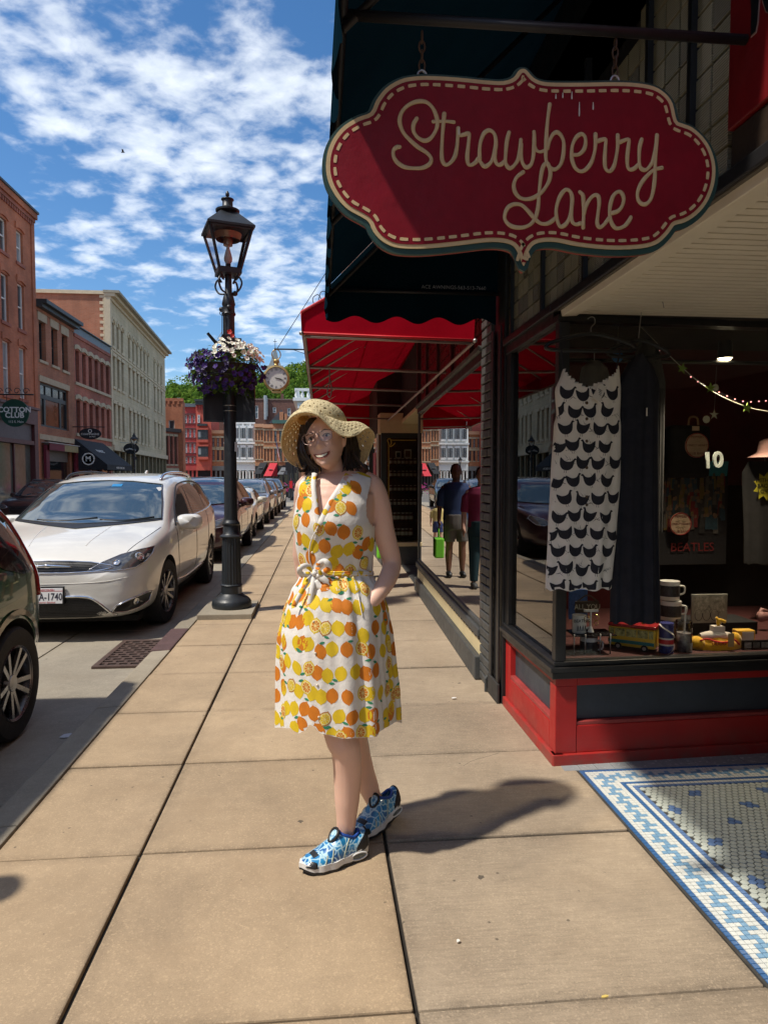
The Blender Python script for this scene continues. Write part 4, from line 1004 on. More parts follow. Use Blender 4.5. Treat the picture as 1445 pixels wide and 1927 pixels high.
ov=thing('oval_shop_sign','black oval sign with white lettering on a bracket above the black awning','sign',(-12.2,38,3.9))
oc=at(170,816,X=-12.1)
mb=MB();mb.lathe([(0,-.04),(1,-.04),(1,.04),(0,.04)],32,(0,0,0),0,Matrix.Translation(oc)@Matrix.Rotation(PI/2,4,'X')@Matrix.Diagonal((.56,.30,1,1)));mb.build('oval',BC,ov)
text('CHAMPAGNE',.155,frame_m(oc+Vector((0,-.05,-.03)),(1,0,0),(0,0,1)),'lettering',WL,ov,.002);text('on Main',.10,frame_m(oc+Vector((.12,-.05,-.16)),(1,0,0),(0,0,1)),'lettering',WL,ov,.002)
mb=MB();mb.tube([(-13,oc.y,oc.z+.36),(oc.x+.75,oc.y,oc.z+.36)],.025,6);mb.tube([(oc.x,oc.y,oc.z+.36),(oc.x,oc.y,oc.z+.28)],.015,5);mb.build('bracket',IRON,ov)
mb=MB();mb.lathe([(.10,-.012),(.10,.012),(.07,.012),(.07,-.012)],16,(0,0,0),0,Matrix.Translation(oc+Vector((0,-.05,.14)))@Matrix.Rotation(PI/2,4,'X'));mb.build('emblem',WL,ov)
b4=thing('limestone_block','long tan limestone block with arched top windows and a bare brick flank','building',(-13,45.2,0))
LIME=brick_mat('tan_limestone',(.50,.43,.28),(.55,.475,.32),(.42,.36,.24),bw=.7,bh=.3,var=.15,msize=.012)
LIME2=mat('tan_limestone_trim',(.56,.48,.33),.8,var=.15)
F4=Fac(b4,(-13,45.16,0),Vector((-1.25,21.4,0)),Vector((21.4,1.25,0)));LN=21.4
cols=[.55+1.28*k for k in range(3)]+[5.3+1.42*k for k in range(6)]+[15.4+1.75*k for k in range(3)]
hs=[]
for c in cols:hs+=[(c,c+.62,9.95,11.45),(c,c+.62,7.4,9.3),(c,c+.62,4.25,6.3)]
F4.wall(0,LN,3.65,12.7,hs,LIME)
TANFR=mat('brown_window_frame',(.10,.085,.06),.6,var=.2)
for h in hs:
 F4.window(h,TANFR,DKGLASS if rnd.random()<.75 else FGLASS2,fw=.05,rec=.18)
 F4.box('window_sill',h[0]-.12,h[1]+.12,h[2]-.16,h[2]-.004,-.1,.08,LIME2)
 if h[2]>9.5:hood(F4,h[0]-.14,h[1]+.14,h[3]-.06,LIME2,.36,.10,.07)
 else:F4.box('window_head',h[0]-.16,h[1]+.16,h[3]+.003,h[3]+.2,-.1,.09,LIME2)
F4.box('quoin_pier',-.02,.38,3.65,12.7,-.3,.05,LIME2)
F4.box('frieze',0,LN,12.701,12.9,-.3,.1,LIME2);F4.box('cornice',-.05,LN+.05,12.901,13.1,-.3,.35,LIME2);F4.box('cornice_top',-.1,LN+.15,13.101,13.26,-.35,.62,mat('weathered_cornice',(.30,.28,.21),.7,var=.25))
F4.box('string_course',0,LN,9.62,9.74,-.1,.05,LIME2);F4.box('ground_cornice',0,LN,3.3,3.649,-.3,.16,LIME2)
mb=MB();mb.box((-22,45.2,0),(-13.05,45.6,13.0));mb.build('flank_wall',BR4,b4)
mb=MB();mb.box((-22,45.1,13.001),(-13.02,45.7,13.22));mb.build('flank_coping',LIME2,b4)
mb=MB();mb.box((-19.2,45.12,9),(-18.9,45.199,13));mb.build('flank_pilaster',BR4,b4)
for k in range(22):
 mb=MB();mb.box((-13.05-(.55 if k%2 else .35),45.17,8.6+k*.2),(-13.0,45.199,8.77+k*.2));mb.build('quoin',LIME2,b4)
F4.box('body',0.4,LN,0,12.7,-9,-.36,BR4)
for k in range(13):F4.box('shop_column',.1+k*1.74,.48+k*1.74,0,3.299,-.3,.02,mat('olive_column',(.20,.175,.10),.7,var=.2))
F4.box('shop_glass',0,LN,0,3.299,-.36,-.16,DKGLASS)
ov2=thing('oval_shop_sign','small dark oval sign fixed to the tan limestone block','sign',(-12.5,48,3))
oc=at(247,844,X=-12.4)
mb=MB();mb.lathe([(0,-.04),(1,-.04),(1,.04),(0,.04)],28,(0,0,0),0,Matrix.Translation(oc)@Matrix.Rotation(PI/2,4,'X')@Matrix.Diagonal((.5,.36,1,1)));mb.build('oval',BC,ov2)
mb=MB();mb.tube([oc+Vector((-.35,-.05,-.1)),oc+Vector((-.1,-.05,-.02)),oc+Vector((.3,-.05,-.12))],.05,6);mb.tube([(-13.1,oc.y,oc.z+.4),(oc.x+.4,oc.y,oc.z+.4)],.02,5);mb.build('white_mark',mat('grey_lettering',(.4,.42,.42),.5,var=0),ov2)
b5=thing('brick_building','plain brick building past the limestone block, with a lower wing in front','building',(-14.3,69,0))
F5=Fac(b5,(-18,69.5,0),(1,0,0),(0,-1,0))
F5.wall(0,4.75,0,9.05,[(3.4,3.95,5.6,7.2)],BR1);F5.box('parapet',-.05,4.8,9.051,9.35,-.4,.06,BR1);F5.window((3.4,3.95,5.6,7.2),WHITE,FGLASS)
for k in range(10):F5.box('corbel',.1+k*.46,.3+k*.46,8.75,9.05,.001,.06,BR1)
F5.box('body',0,4.75,0,9.05,-1.2,-.36,BR1)
F6=Fac(b5,(-14.95,67.3,0),(.55,1,0),(1,-.55,0))
hs=[(.15+k*.62,.5+k*.62,2.9,5.6)for k in range(4)]
F6.wall(0,2.6,0,6.0,hs,BR3)
for h in hs:F6.window(h,TANFR,DKGLASS,rec=.15);F6.box('lintel',h[0]-.1,h[1]+.1,h[3]+.003,h[3]+.22,-.1,.04,STONE);F6.box('window_sill',h[0]-.1,h[1]+.1,h[2]-.15,h[2]-.004,-.1,.06,STONE)
F6.box('eaves',-.1,2.7,6.001,6.35,-.3,.3,DKTRIM);F6.box('stone_band',0,2.6,2.2,2.5,0.001,.06,STONE)
# ================================================================ THE TERRACE THAT CLOSES THE STREET
RED1=brick_mat('red_painted_brick',(.40,.055,.05),(.44,.065,.055),(.34,.05,.045),var=.1,msize=.006)
RED2=brick_mat('coral_painted_brick',(.46,.085,.055),(.50,.10,.065),(.40,.08,.055),var=.1,msize=.006)
ORG=brick_mat('orange_brick',(.42,.15,.065),(.48,.19,.085),(.4,.25,.15),var=.12,msize=.008)
ORG2=brick_mat('tan_orange_brick',(.45,.20,.09),(.50,.23,.11),(.42,.28,.17),var=.12,msize=.008)
DBR=brick_mat('dark_brown_brick',(.13,.055,.04),(.17,.07,.05),(.15,.09,.07),var=.2,msize=.008)
def px2u(px,Y):return at(px,880,Y=Y).x
def pz(py,Y):return HC-(py-900.5)/F_PX*Y*1.004
def terrace(name,label,pxa,pxb,ytop,Y,m,cols,rows_,trim,fm=WHITE,shop=True,cornice=None,hoods=None,wfrac=.5,gm=FGLASS):
 t=thing(name,label,'building',(px2u((pxa+pxb)/2,Y),Y,0));Fc=Fac(t,(px2u(pxa,Y),Y,0),(1,0,0),(0,-1,0));W=px2u(pxb,Y)-px2u(pxa,Y);zt=pz(ytop,Y)
 hs=[]
 for a,b in rows_:
  for k in range(cols):
   c=W*(k+.5)/cols;w=W/cols*wfrac;hs.append((c-w/2,c+w/2,pz(b,Y),pz(a,Y)))
 Fc.wall(0,W,3.2 if shop else 0,zt,hs,m)
 for h in hs:
  Fc.window(h,fm,gm if rnd.random()<.6 else FGLASS2,fw=.07,rec=.08)
  if hoods:Fc.box('window_hood',h[0]-.12,h[1]+.12,h[3]+.005,h[3]+.24,-.05,.10,hoods)
  Fc.box('window_sill',h[0]-.1,h[1]+.1,h[2]-.15,h[2]-.005,-.05,.08,hoods or trim)
 Fc.box('cornice',-.05,W+.05,zt+.001,zt+.45,-.3,.3,cornice or trim)
 Fc.box('body',.05,W-.05,0,zt,-8,-.36,m)
 if shop:
  Fc.box('shop_fascia',0,W,2.6,3.199,-.3,.12,trim);Fc.box('shop_glass',0,W,0,2.599,-.3,-.15,DKGLASS)
  for k in range(cols+1):Fc.box('shop_post',max(0,W*k/cols-.12),min(W,W*k/cols+.12),0,2.599,-.3,.02,trim)
 return t,Fc,W,zt
EY=95
terrace('brick_building','low red brick house between the brick corner and the coral red terrace',333,347,806,EY+2,BR3,2,[(832,848),(858,875)],STONE,hoods=STONE,shop=False)
terrace('red_terrace_house','coral red terrace house with three columns of white hooded windows',347,370,770,EY,RED1,3,[(785,799),(811,825),(837,853),(862,872)],RED1,hoods=mat('dark_red_hood',(.10,.03,.03),.6,var=.1),cornice=mat('slate_blue_roof',(.10,.12,.14),.6,var=.2))
t,Fc,W,zt=terrace('red_terrace_house','coral red terrace house with stacked dark bay windows',370,398,766,EY-.6,RED2,1,[],RED2,cornice=DKTRIM)
for k in range(9):Fc.box('corbel',.08+k*W/9,.2+k*W/9,zt-.6,zt,.001,.12,RED1)
Fc.box('cornice_top',-.1,W+.1,zt+.451,zt+.7,-.4,.5,DKTRIM)
for a,b in((812,830),(842,861)):
 Fc.box('bay_base',W*.12,W*.82,pz(b,EY)-.35,pz(b,EY),.001,.55,RED2);Fc.box('bay_window',W*.14,W*.80,pz(b,EY)+.001,pz(a,EY),.001,.5,DKTRIM);Fc.box('bay_roof',W*.10,W*.84,pz(a,EY)+.001,pz(a,EY)+.2,.001,.6,RED2)
 for q in range(3):Fc.box('bay_pane',W*(.18+.2*q),W*(.34+.2*q),pz(b,EY)+.3,pz(a,EY)-.25,.501,.52,FGLASS2 if q==0 else FGLASS)
Fc.window((W*.12,W*.26,pz(799,EY),pz(785,EY)),WHITE,FGLASS2,rec=-.1);Fc.box('small_balcony',W*.1,W*.75,pz(805,EY),pz(801,EY),.001,.4,DKTRIM)
terrace('orange_brick_house','orange brick house with pale lintels between the coral terrace and the white building',398,423,818,EY+.5,ORG,3,[(826,842),(848,867)],mat('grey_shop_trim',(.2,.2,.19),.6,var=.2),hoods=STONE,fm=MAROON,cornice=mat('peach_cornice',(.55,.30,.17),.6,var=.1))
WHT=mat('white_ornate_paint',(.78,.80,.78),.5,var=.06)
t,Fc,W,zt=terrace('white_building','white ornate building with projecting bay windows and columned shopfront',423,480,800,EY-1,WHT,4,[],WHT)
for k in range(4):
 c=W*(.14+.24*k)
 for a,b in((806,830),(841,864)):
  Fc.box('bay',c-W*.09,c+W*.09,pz(b,EY)-.1,pz(a,EY)+.1,.001,.35,WHT)
  for q,(d0,d1)in enumerate(((-.08,-.045),(-.03,.03),(.045,.08))):
   Fc.box('bay_pane',c+W*d0,c+W*d1,pz(b,EY)+.2,pz(a,EY)-.2,.351,.37,FGLASS)
 Fc.box('bracket',c-.1,c+.1,zt-.4,zt,.001,.3,WHT)
for z in(pz(836,EY),pz(869,EY)):Fc.box('string_course',-.05,W+.05,z-.12,z+.12,.001,.45,WHT)
mb=MB();mb.lathe([(1.0,-.2),(1.0,.2),(.6,.2),(.6,-.2)],24,(0,0,0),0,Matrix.Translation(Fc.pt(W*.62,zt+.35,-.1))@Matrix.Rotation(PI/2,4,'X'));mb.build('round_gable',WHT,t)
for k in range(9):
 mb=MB();p=Fc.pt(W*(.06+k*.11),0,.2);mb.lathe([(.16,0),(.12,.2),(.11,2.3),(.17,2.5)],10,p);mb.build('column',WHT,t,smooth=40)
terrace('orange_brick_house','orange brick house with a peach cornice right of the white building',480,496,806,EY-2,ORG2,3,[(811,830),(840,864)],mat('dark_shop_trim',(.03,.03,.03),.6,var=.2),hoods=STONE,fm=mat('tan_shutter',(.2,.12,.07),.6,var=.1),wfrac=.5,cornice=mat('peach_cornice',(0,0,0)))
terrace('orange_brick_house','orange brick house with wide windows behind the black and red awnings',496,514,807,EY-3,ORG2,3,[(812,832),(845,868)],mat('dark_shop_trim',(0,0,0)),hoods=STONE,fm=mat('tan_shutter',(0,0,0)),cornice=mat('peach_cornice',(0,0,0)))
terrace('orange_brick_house','orange brick house with a green bracketed cornice beside the flag',514,562,799,EY-5,ORG,5,[(812,832),(845,868)],mat('dark_shop_trim',(0,0,0)),hoods=STONE,fm=DKTRIM,cornice=mat('green_cornice',(.05,.13,.11),.6,var=.15))
t=thing('brown_brick_block','long brown brick building rising behind the terrace, with chimneys and a steel flue','building',(-8,118,0));Fc=Fac(t,(px2u(478,118),118,0),(1,0,0),(0,-1,0));W=px2u(566,118)-px2u(478,118);zt=pz(756,118)
hs=[(W*.03,W*.10,pz(790,118),pz(766,118)),(W*.41,W*.48,pz(779,118),pz(769,118)),(W*.72,W*.79,pz(785,118),pz(770,118))]
Fc.wall(0,W,0,zt,hs,DBR)
for h in hs:Fc.window(h,WHITE,FGLASS,fw=.1)
Fc.box('coping',-.1,W+.1,zt+.001,zt+.25,-.4,.1,mat('weathered_coping',(.16,.11,.09),.8,var=.3));Fc.box('body',0.05,W-.05,0,zt,-10,-.36,DBR)
Fc.box('chimney',W*.58,W*.64,zt+.26,zt+1.1,-.6,-.1,DBR)
mb=MB();mb.tube([Fc.pt(W*.255,pz(792,118),.3),Fc.pt(W*.255,pz(748,118),.3)],.28,10);mb.tube([Fc.pt(W*.29,pz(786,118),.3),Fc.pt(W*.29,pz(752,118),.3)],.14,8);mb.build('flue',STEEL,t,smooth=40)
t=thing('gabled_house','dark gabled roof with brick chimneys showing above the orange houses','building',(-6,108,0))
mb=MB();x0,x1=px2u(508,108),px2u(548,108);zb_=pz(800,108);za=pz(775,108)
mb.prism([(x0,zb_),(x1,zb_),((x0+x1)/2+.3,za)],(0,106,0),(1,0,0),(0,0,1),(0,8,0));mb.build('roof',mat('dark_slate_roof',(.05,.055,.065),.6,var=.25),t)
mb=MB();mb.box((x0+.2,106.3,0),(x1-.2,113.5,zb_));mb.build('wall',ORG,t)
mb=MB();mb.box((px2u(527,106),105.4,zb_-1),(px2u(534,106),106.0,pz(778,106)));mb.build('chimney',ORG,t)
mb=MB();mb.box((px2u(536,106),105.4,zb_-1),(px2u(541,106),106.0,pz(781,106)));mb.build('chimney',ORG,t)
t=thing('brown_brick_block','dark brown block behind the orange house beside the lamp post','building',(-15,105,0));mb=MB();mb.box((px2u(397,105),105,0),(px2u(425,105),112,pz(794,105)));mb.build('wall',DBR,t)
t=thing('brown_brick_block','low brown roofed house behind the small red house, with a chimney','building',(-19,105,0));mb=MB();mb.box((px2u(330,105),105,0),(px2u(348,105),112,pz(795,105)));mb.build('wall',DBR,t)
mb=MB();mb.box((px2u(338,105),105.2,pz(794,105)),(px2u(341,105),106,pz(779,105)));mb.build('chimney',ORG,t)
t=thing('balustrade_building','orange brick corner building with a heavy white bracketed cornice, beside the straw hat','building',(-1.5,72,0))
CY2=72;xl=at(566,800,Y=CY2).x
mb=MB();mb.box((xl,CY2,0),(5,CY2+14,pz(766,CY2)));mb.build('wall',ORG,t)
mb=MB();mb.box((xl-.35,CY2-.35,pz(765.9,CY2)),(5,CY2+14,pz(758,CY2)));mb.build('cornice',WHT,t)
mb=MB();mb.box((xl-.75,CY2-.75,pz(757.9,CY2)),(5,CY2+14,pz(752,CY2)));mb.build('cornice_top',WHT,t)
for k in range(8):
 mb=MB();p=(xl-.4,CY2-.4+k*.9,pz(751.9,CY2));mb.lathe([(.12,0),(.2,.25),(.1,.55),(.16,.7)],8,p);mb.build('baluster',WHT,t,smooth=40)
 mb=MB();p=(xl-.4+k*.6,CY2-.45,pz(751.9,CY2));mb.lathe([(.12,0),(.2,.25),(.1,.55),(.16,.7)],8,p);mb.build('baluster',WHT,t,smooth=40)
 mb=MB();mb.box((xl-.3+k*.5,CY2-.62,pz(771,CY2)),(xl-.12+k*.5,CY2-.01,pz(766.1,CY2)));mb.build('bracket',WHT,t)
mb=MB();mb.box((xl-.6,CY2-.6,pz(751.9,CY2)+.71),(5,CY2-.2,pz(751.9,CY2)+.95));mb.box((xl-.6,CY2-.19,pz(751.9,CY2)+.71),(xl-.2,CY2+8,pz(751.9,CY2)+.95));mb.build('handrail',WHT,t)
t=thing('church_spire','slate church spire with a small cross above the wooded hill','church',(-15.9,260,0));cx_=-15.9;ck=1.625
cz=lambda z:1.5+(z-1.5)*ck
mb=MB();mb.lathe([(2.0*ck,cz(26.9)),(1.1*ck,cz(28.6)),(.02,cz(31.6))],4,(cx_,260,0),0,Matrix.Rotation(PI/4,4,'Z'));mb.build('spire',mat('slate_spire',(.15,.17,.18),.6,var=.25),t)
mb=MB();mb.box((cx_-3,257,cz(26.4)),(cx_+3,263,cz(26.89)));mb.build('eaves',STONE,t);mb=MB();mb.box((cx_-2.1,258,20),(cx_+2.1,262,cz(26.39)));mb.build('tower',mat('tower_stone',(.3,.22,.16),.8,var=.2),t)
mb=MB();mb.box((cx_-.08,259.92,cz(31.5)),(cx_+.08,260.08,cz(33.2)));mb.box((cx_-.65,259.92,cz(32.5)),(cx_+.65,260.08,cz(32.62)));mb.build('cross',IRON,t)
for(a,b,y0,y1,col,lab,Y)in((480,503,871,892,BC,'sloping black awning on the far orange houses',92),(498,522,872,896,mat('far_red_canvas',(.50,.02,.035),.7,var=.1),'sloping red awning with white lettering on the far orange houses',90),(523,541,880,893,mat('grey_canvas',(.12,.13,.14),.7,var=.2),'grey awning with white marks past the red one',88)):
 t=thing('far_awning',lab,'awning',(px2u((a+b)/2,Y),Y,pz(y1,Y)))
 xa,xb=px2u(a,Y),px2u(b,Y);sh=(xb-xa)*.42;mb=MB()
 mb.quad((xa,Y-1.8,pz(y1,Y)),(xb-sh,Y-1.8,pz(y1,Y)),(xb,Y-.05,pz(y0,Y)),(xa+sh,Y-.05,pz(y0,Y)));mb.build('canopy',col,t,solid=.04)
 mb=MB();v=[Vector((xb-sh,Y-1.8,pz(y1,Y))),Vector((xb,Y-.05,pz(y0,Y))),Vector((xb,Y-.05,pz(y1,Y)))];mb.v+=v;mb.face((0,1,2));mb.build('side_panel',col,t,solid=.04)
 c=Vector((lerp(xa,xb,.5),Y-.95,(pz(y0,Y)+pz(y1,Y))/2+.04));mb=MB();mb.cbox(c,(.5,.5,.02),M=None);mb.build('mark',WL,t)
# ================================================================ WOODED HILL
hill=MB()
def hz(x,y):return max(0,(y-150)*.27)*(1+.10*math.sin(x*.05)+.05*math.sin(x*.13+1))*interp(x,[-90,-55,-40,-20,20,60],[.80,.86,.95,1.10,1.12,1.0])
hill.grid(lambda u,v:(lerp(-150,90,u),lerp(150,330,v),min(hz(lerp(-150,90,u),lerp(150,330,v)),60)-1.5),40,24)
tag(hill.build('hill',mat('hill_undergrowth',(.035,.055,.015),.9,var=.4,vs=.1),smooth=True),kind='structure')
def leafmat(name,c,v=.3):
 t=NT(name);oi=t.noise(.16,3,.5);fi=t.noise(1.4,2,.5)
 k=t.math('MULTIPLY',t.ramp(oi,.3,.7,1-v,1+v),t.ramp(fi,.3,.7,.8,1.2));cc=t.mix(1.0,(*c,1),t.n('ShaderNodeCombineXYZ',{0:k,1:k,2:t.math('MULTIPLY',k,.9)}).outputs[0],'MULTIPLY')
 d=t.n('ShaderNodeBsdfDiffuse',{'Color':cc});tr=t.n('ShaderNodeBsdfTranslucent',{'Color':cc});m=t.n('ShaderNodeMixShader',{0:.35,1:d.outputs[0],2:tr.outputs[0]});t.L.new(m.outputs[0],t.out.inputs[0]);return t.mat
LEAVES=[leafmat('forest_leaves',(.125,.21,.035)),leafmat('forest_leaves_dark',(.075,.145,.03)),leafmat('forest_leaves_light',(.19,.27,.05))]
wood=MB();rw=random.Random(3)
for k in range(430):
 x=rw.uniform(-92,14);y=rw.uniform(172,318)
 p=at(600,800,Y=y)
 g=hz(x,y)-1;s=rw.uniform(2.6,4.4);h=s*rw.uniform(2.0,2.7);mi=rw.choice((0,0,1,2))
 subs=[(Vector((rw.gauss(0,.38)*s,rw.gauss(0,.38)*s,h*rw.uniform(.45,.95))),s*rw.uniform(.35,.6))for _ in range(7)]
 for c,r_ in subs:
  for q in range(26):
   d=Vector((rw.gauss(0,1),rw.gauss(0,1),rw.gauss(0,1))).normalized();c2=Vector((x,y,g))+c+d*r_*rw.uniform(.75,1.05)
   a=(d+Vector((rw.gauss(0,.5),rw.gauss(0,.5),rw.gauss(0,.5)))).normalized();e1=a.orthogonal().normalized();e2=a.cross(e1);w_=rw.uniform(.35,.7)
   b=len(wood.v);wood.v+=[c2-e1*w_,c2-e2*w_*.7,c2+e1*w_,c2+e2*w_*.7];wood.face((b,b+1,b+2,b+3),mi)
o=wood.build('woodland',LEAVES);tag(o,'dense green summer woodland covering the far hill','woodland',kind='stuff')
# ================================================================ VEHICLES
def car_paint(name,col,metal=.0,rough=.3):
 t=NT(name);n=t.ramp(t.noise(2.2,4,.6),.3,.7,.93,1.05)
 c=t.mix(1.0,(*col,1),t.n('ShaderNodeCombineXYZ',{0:n,1:n,2:n}).outputs[0],'MULTIPLY')
 z=t.n('ShaderNodeSeparateXYZ',{0:t.co('pos')}).outputs[2]
 dust=t.math('MULTIPLY',t.ramp(z,.55,-.05,0,.30),t.ramp(t.noise(5,5,.7),.35,.7,.2,1.0))
 c=t.mix(t.math('MAXIMUM',dust,0.0),c,(.22,.19,.15,1))
 t.bsdf(c,rough,**{'Metallic':metal,'Coat Weight':1.0,'Coat Roughness':.03,'Specular IOR Level':.5});return t.mat
TYRE=mat('tyre_rubber',(.018,.018,.018),.8,var=.25,vs=20,bump=.2,bs=120)
RIM=mat('alloy_rim',(.34,.34,.35),.3,metal=.9,var=.15);RIMD=mat('dark_alloy_rim',(.10,.10,.105),.3,metal=.8,var=.2)
WELL=mat('wheel_well',(.008,.008,.008),.9,var=0)
def carglass(name,tint,ior=1.9,coat=1.0):
 t=NT(name);t.bsdf((*tint,1),.02,**{'Specular IOR Level':.5,'IOR':ior,'Coat Weight':coat,'Coat Roughness':.0,'Coat IOR':1.6});return t.mat
WSH=carglass('windshield_glass',(.035,.055,.06),2.0);SIDEG=carglass('car_side_glass',(.012,.018,.017),1.45,0.0);TRIMB=mat('black_car_trim',(.012,.012,.013),.45,var=.15)
LAMP=carglass('headlamp_lens',(.06,.06,.062),1.7);LAMPR=mat('headlamp_reflector',(.6,.6,.6),.12,metal=.9,var=.1);GRIL=mat('black_grille',(.010,.010,.011),.35,var=.2)
ORN=mat('amber_reflector',(.5,.12,.01),.3,var=.1);TAILR=mat('red_tail_lamp',(.30,.006,.008),.12,var=.1,coat=1)
PLATEW=mat('plate_white',(.72,.73,.74),.45,var=.06)
def car_body(name,st,paint,wheels,rw,W,parent,sub=2,crease=None):
 pass
 mb=MB();NR=10
 def ring(t,zb,zs,zr,wb,ws,wr):
  zm=zb+(zs-zb)*.55
  h=[(0,zb),(wb*.6,zb),(wb*.96,zb+.03),(lerp(wb,ws,.75),zb+(zs-zb)*.28),(ws,zm),(ws*.985,zs-.06),(ws*.95,zs+.01),(lerp(ws*.95,wr,.55),lerp(zs,zr,.55)+.01),(wr,zr-.055),(wr*.66,zr-.012),(0,zr)]
  L_=[(x,t,z)for x,z in h];Rr=[(-x,t,z)for x,z in h[-2:0:-1]]
  return L_+Rr
 rings=[ring(*s)for s in st];n=len(rings[0])
 for r_ in rings:mb.v+=[Vector(p)for p in r_]
 for i in range(len(rings)-1):
  for k in range(n):
   k2=(k+1)%n;mb.face((i*n+k,(i+1)*n+k,(i+1)*n+k2,i*n+k2))
 mb.face([k for k in range(n)]);mb.face([(len(rings)-1)*n+k for k in range(n)][::-1])
 me=mb.mesh(name,[paint,WELL]);o=bpy.data.objects.new(name+'_tmp',me);COL.objects.link(o)
 k=o.modifiers.new('s','SUBSURF');k.levels=k.render_levels=sub
 cut=MB()
 for(ty,zc)in wheels:
  for s in(1,-1):
   M=Matrix.Translation((s*(W-.16),ty,zc))@Matrix.Rotation(PI/2,4,'Y')
   cut.lathe([(rw,-.22),(rw,.30)],40,(0,0,0),0,M)
   x0=min(s*(W-.38),s*(W+.2));cut.box((x0,ty-rw*.985,zc-.7),(x0+.58,ty+rw*.985,zc-.02))if False else None
 co=cut.build('cut_tmp',[WELL])
 b=o.modifiers.new('b','BOOLEAN');b.operation='DIFFERENCE';b.object=co;b.solver='EXACT'
 try:b.material_mode='TRANSFER'
 except Exception:pass
 dg=bpy.context.evaluated_depsgraph_get();ev=o.evaluated_get(dg);m2=bpy.data.meshes.new_from_object(ev)
 bpy.data.objects.remove(o);bpy.data.objects.remove(co)
 bm=bmesh.new();bm.from_mesh(m2);bvh=BVHTree.FromBMesh(bm);bm.free()
 m2.polygons.foreach_set('use_smooth',[True]*len(m2.polygons));m2.set_sharp_from_angle(angle=R(38));m2.name=name
 ob=bpy.data.objects.new(name,m2);COL.objects.link(ob);ob.parent=parent
 return ob,bvh
def decal(bvh,poly,axis,name,m,parent,off=.004,side=1,fine=.06,curve=True,rim=None,rimr=.006,rimm=None,M=None):
 pass
 P=[Vector((p[0],p[1]))for p in poly]
 if curve:P=[Vector((p.x,p.y))for p in spline([Vector((p.x,p.y,0))for p in P],3,True)]if curve==2 else P
 E=[]
 for i,p in enumerate(P):
  q=P[(i+1)%len(P)];k=max(1,int((q-p).length/fine));E+=[p.lerp(q,j/k)for j in range(k)]
 xs=[p.x for p in E];ys=[p.y for p in E];pts=list(E);n=len(E)
 x=min(xs)+fine*.5
 def inside(pt):
  c=False;j=n-1
  for i in range(n):
   if(E[i].y>pt.y)!=(E[j].y>pt.y)and pt.x<(E[j].x-E[i].x)*(pt.y-E[i].y)/(E[j].y-E[i].y+1e-12)+E[i].x:c=not c
   j=i
  return c
 while x<max(xs):
  y=min(ys)+fine*.5
  while y<max(ys):
   if inside(Vector((x,y)))and min((Vector((x,y))-e).length for e in E)>fine*.35:pts.append(Vector((x,y)))
   y+=fine
  x+=fine
 v,_,f,_,_,_=geometry.delaunay_2d_cdt(pts,[],[list(range(n))],1,1e-5)
 out=MB()
 def cast(p,off):
  if axis=='F':o,d=Vector((p.x,-3,p.y)),Vector((0,1,0))
  elif axis=='R':o,d=Vector((p.x,9,p.y)),Vector((0,-1,0))
  elif axis=='T':o,d=Vector((p.x,p.y,5)),Vector((0,0,-1))
  else:o,d=Vector((side*3,p.x,p.y)),Vector((-side,0,0))
  h,nr,_,_=bvh.ray_cast(o,d)
  if h is None:
   h,nr,_,_=bvh.find_nearest(o+d*2.2)
  return h+(nr-d*.6).normalized()*off
 out.v=[cast(p,off)for p in v]
 flip={'F':1,'S':side,'R':-1,'T':1}[axis]
 for t in f:
  a=sum(v[t[i]].x*v[t[(i+1)%len(t)]].y-v[t[(i+1)%len(t)]].x*v[t[i]].y for i in range(len(t)))
  out.face(t if(a>0)==(flip>0)else t[::-1])
 if M:out.v=[M@q for q in out.v]
 o=out.build(name,m,parent,smooth=True)
 if rim is not None:
  r_=MB();r_.tube([(M@cast(p,off+.002))if M else cast(p,off+.002)for p in E],rimr,6,closed=True);r_.build(rim,rimm or CHROME,parent,smooth=True)
 return o
def projline(bvh,pts,axis,name,m,parent,r=.004,off=.001,side=1):
 out=[]
 P=spline([Vector((p[0],p[1],0))for p in pts],5)
 for p in P:
  if axis=='F':o,d=Vector((p.x,-3,p.y)),Vector((0,1,0))
  elif axis=='T':o,d=Vector((p.x,p.y,5)),Vector((0,0,-1))
  else:o,d=Vector((side*3,p.x,p.y)),Vector((-side,0,0))
  h,nr,_,_=bvh.ray_cast(o,d)
  if h:out.append(h-d*off)
 if len(out)<2:return
 mb=MB();mb.tube(out,r,5);return mb.build(name,m,parent,smooth=True)
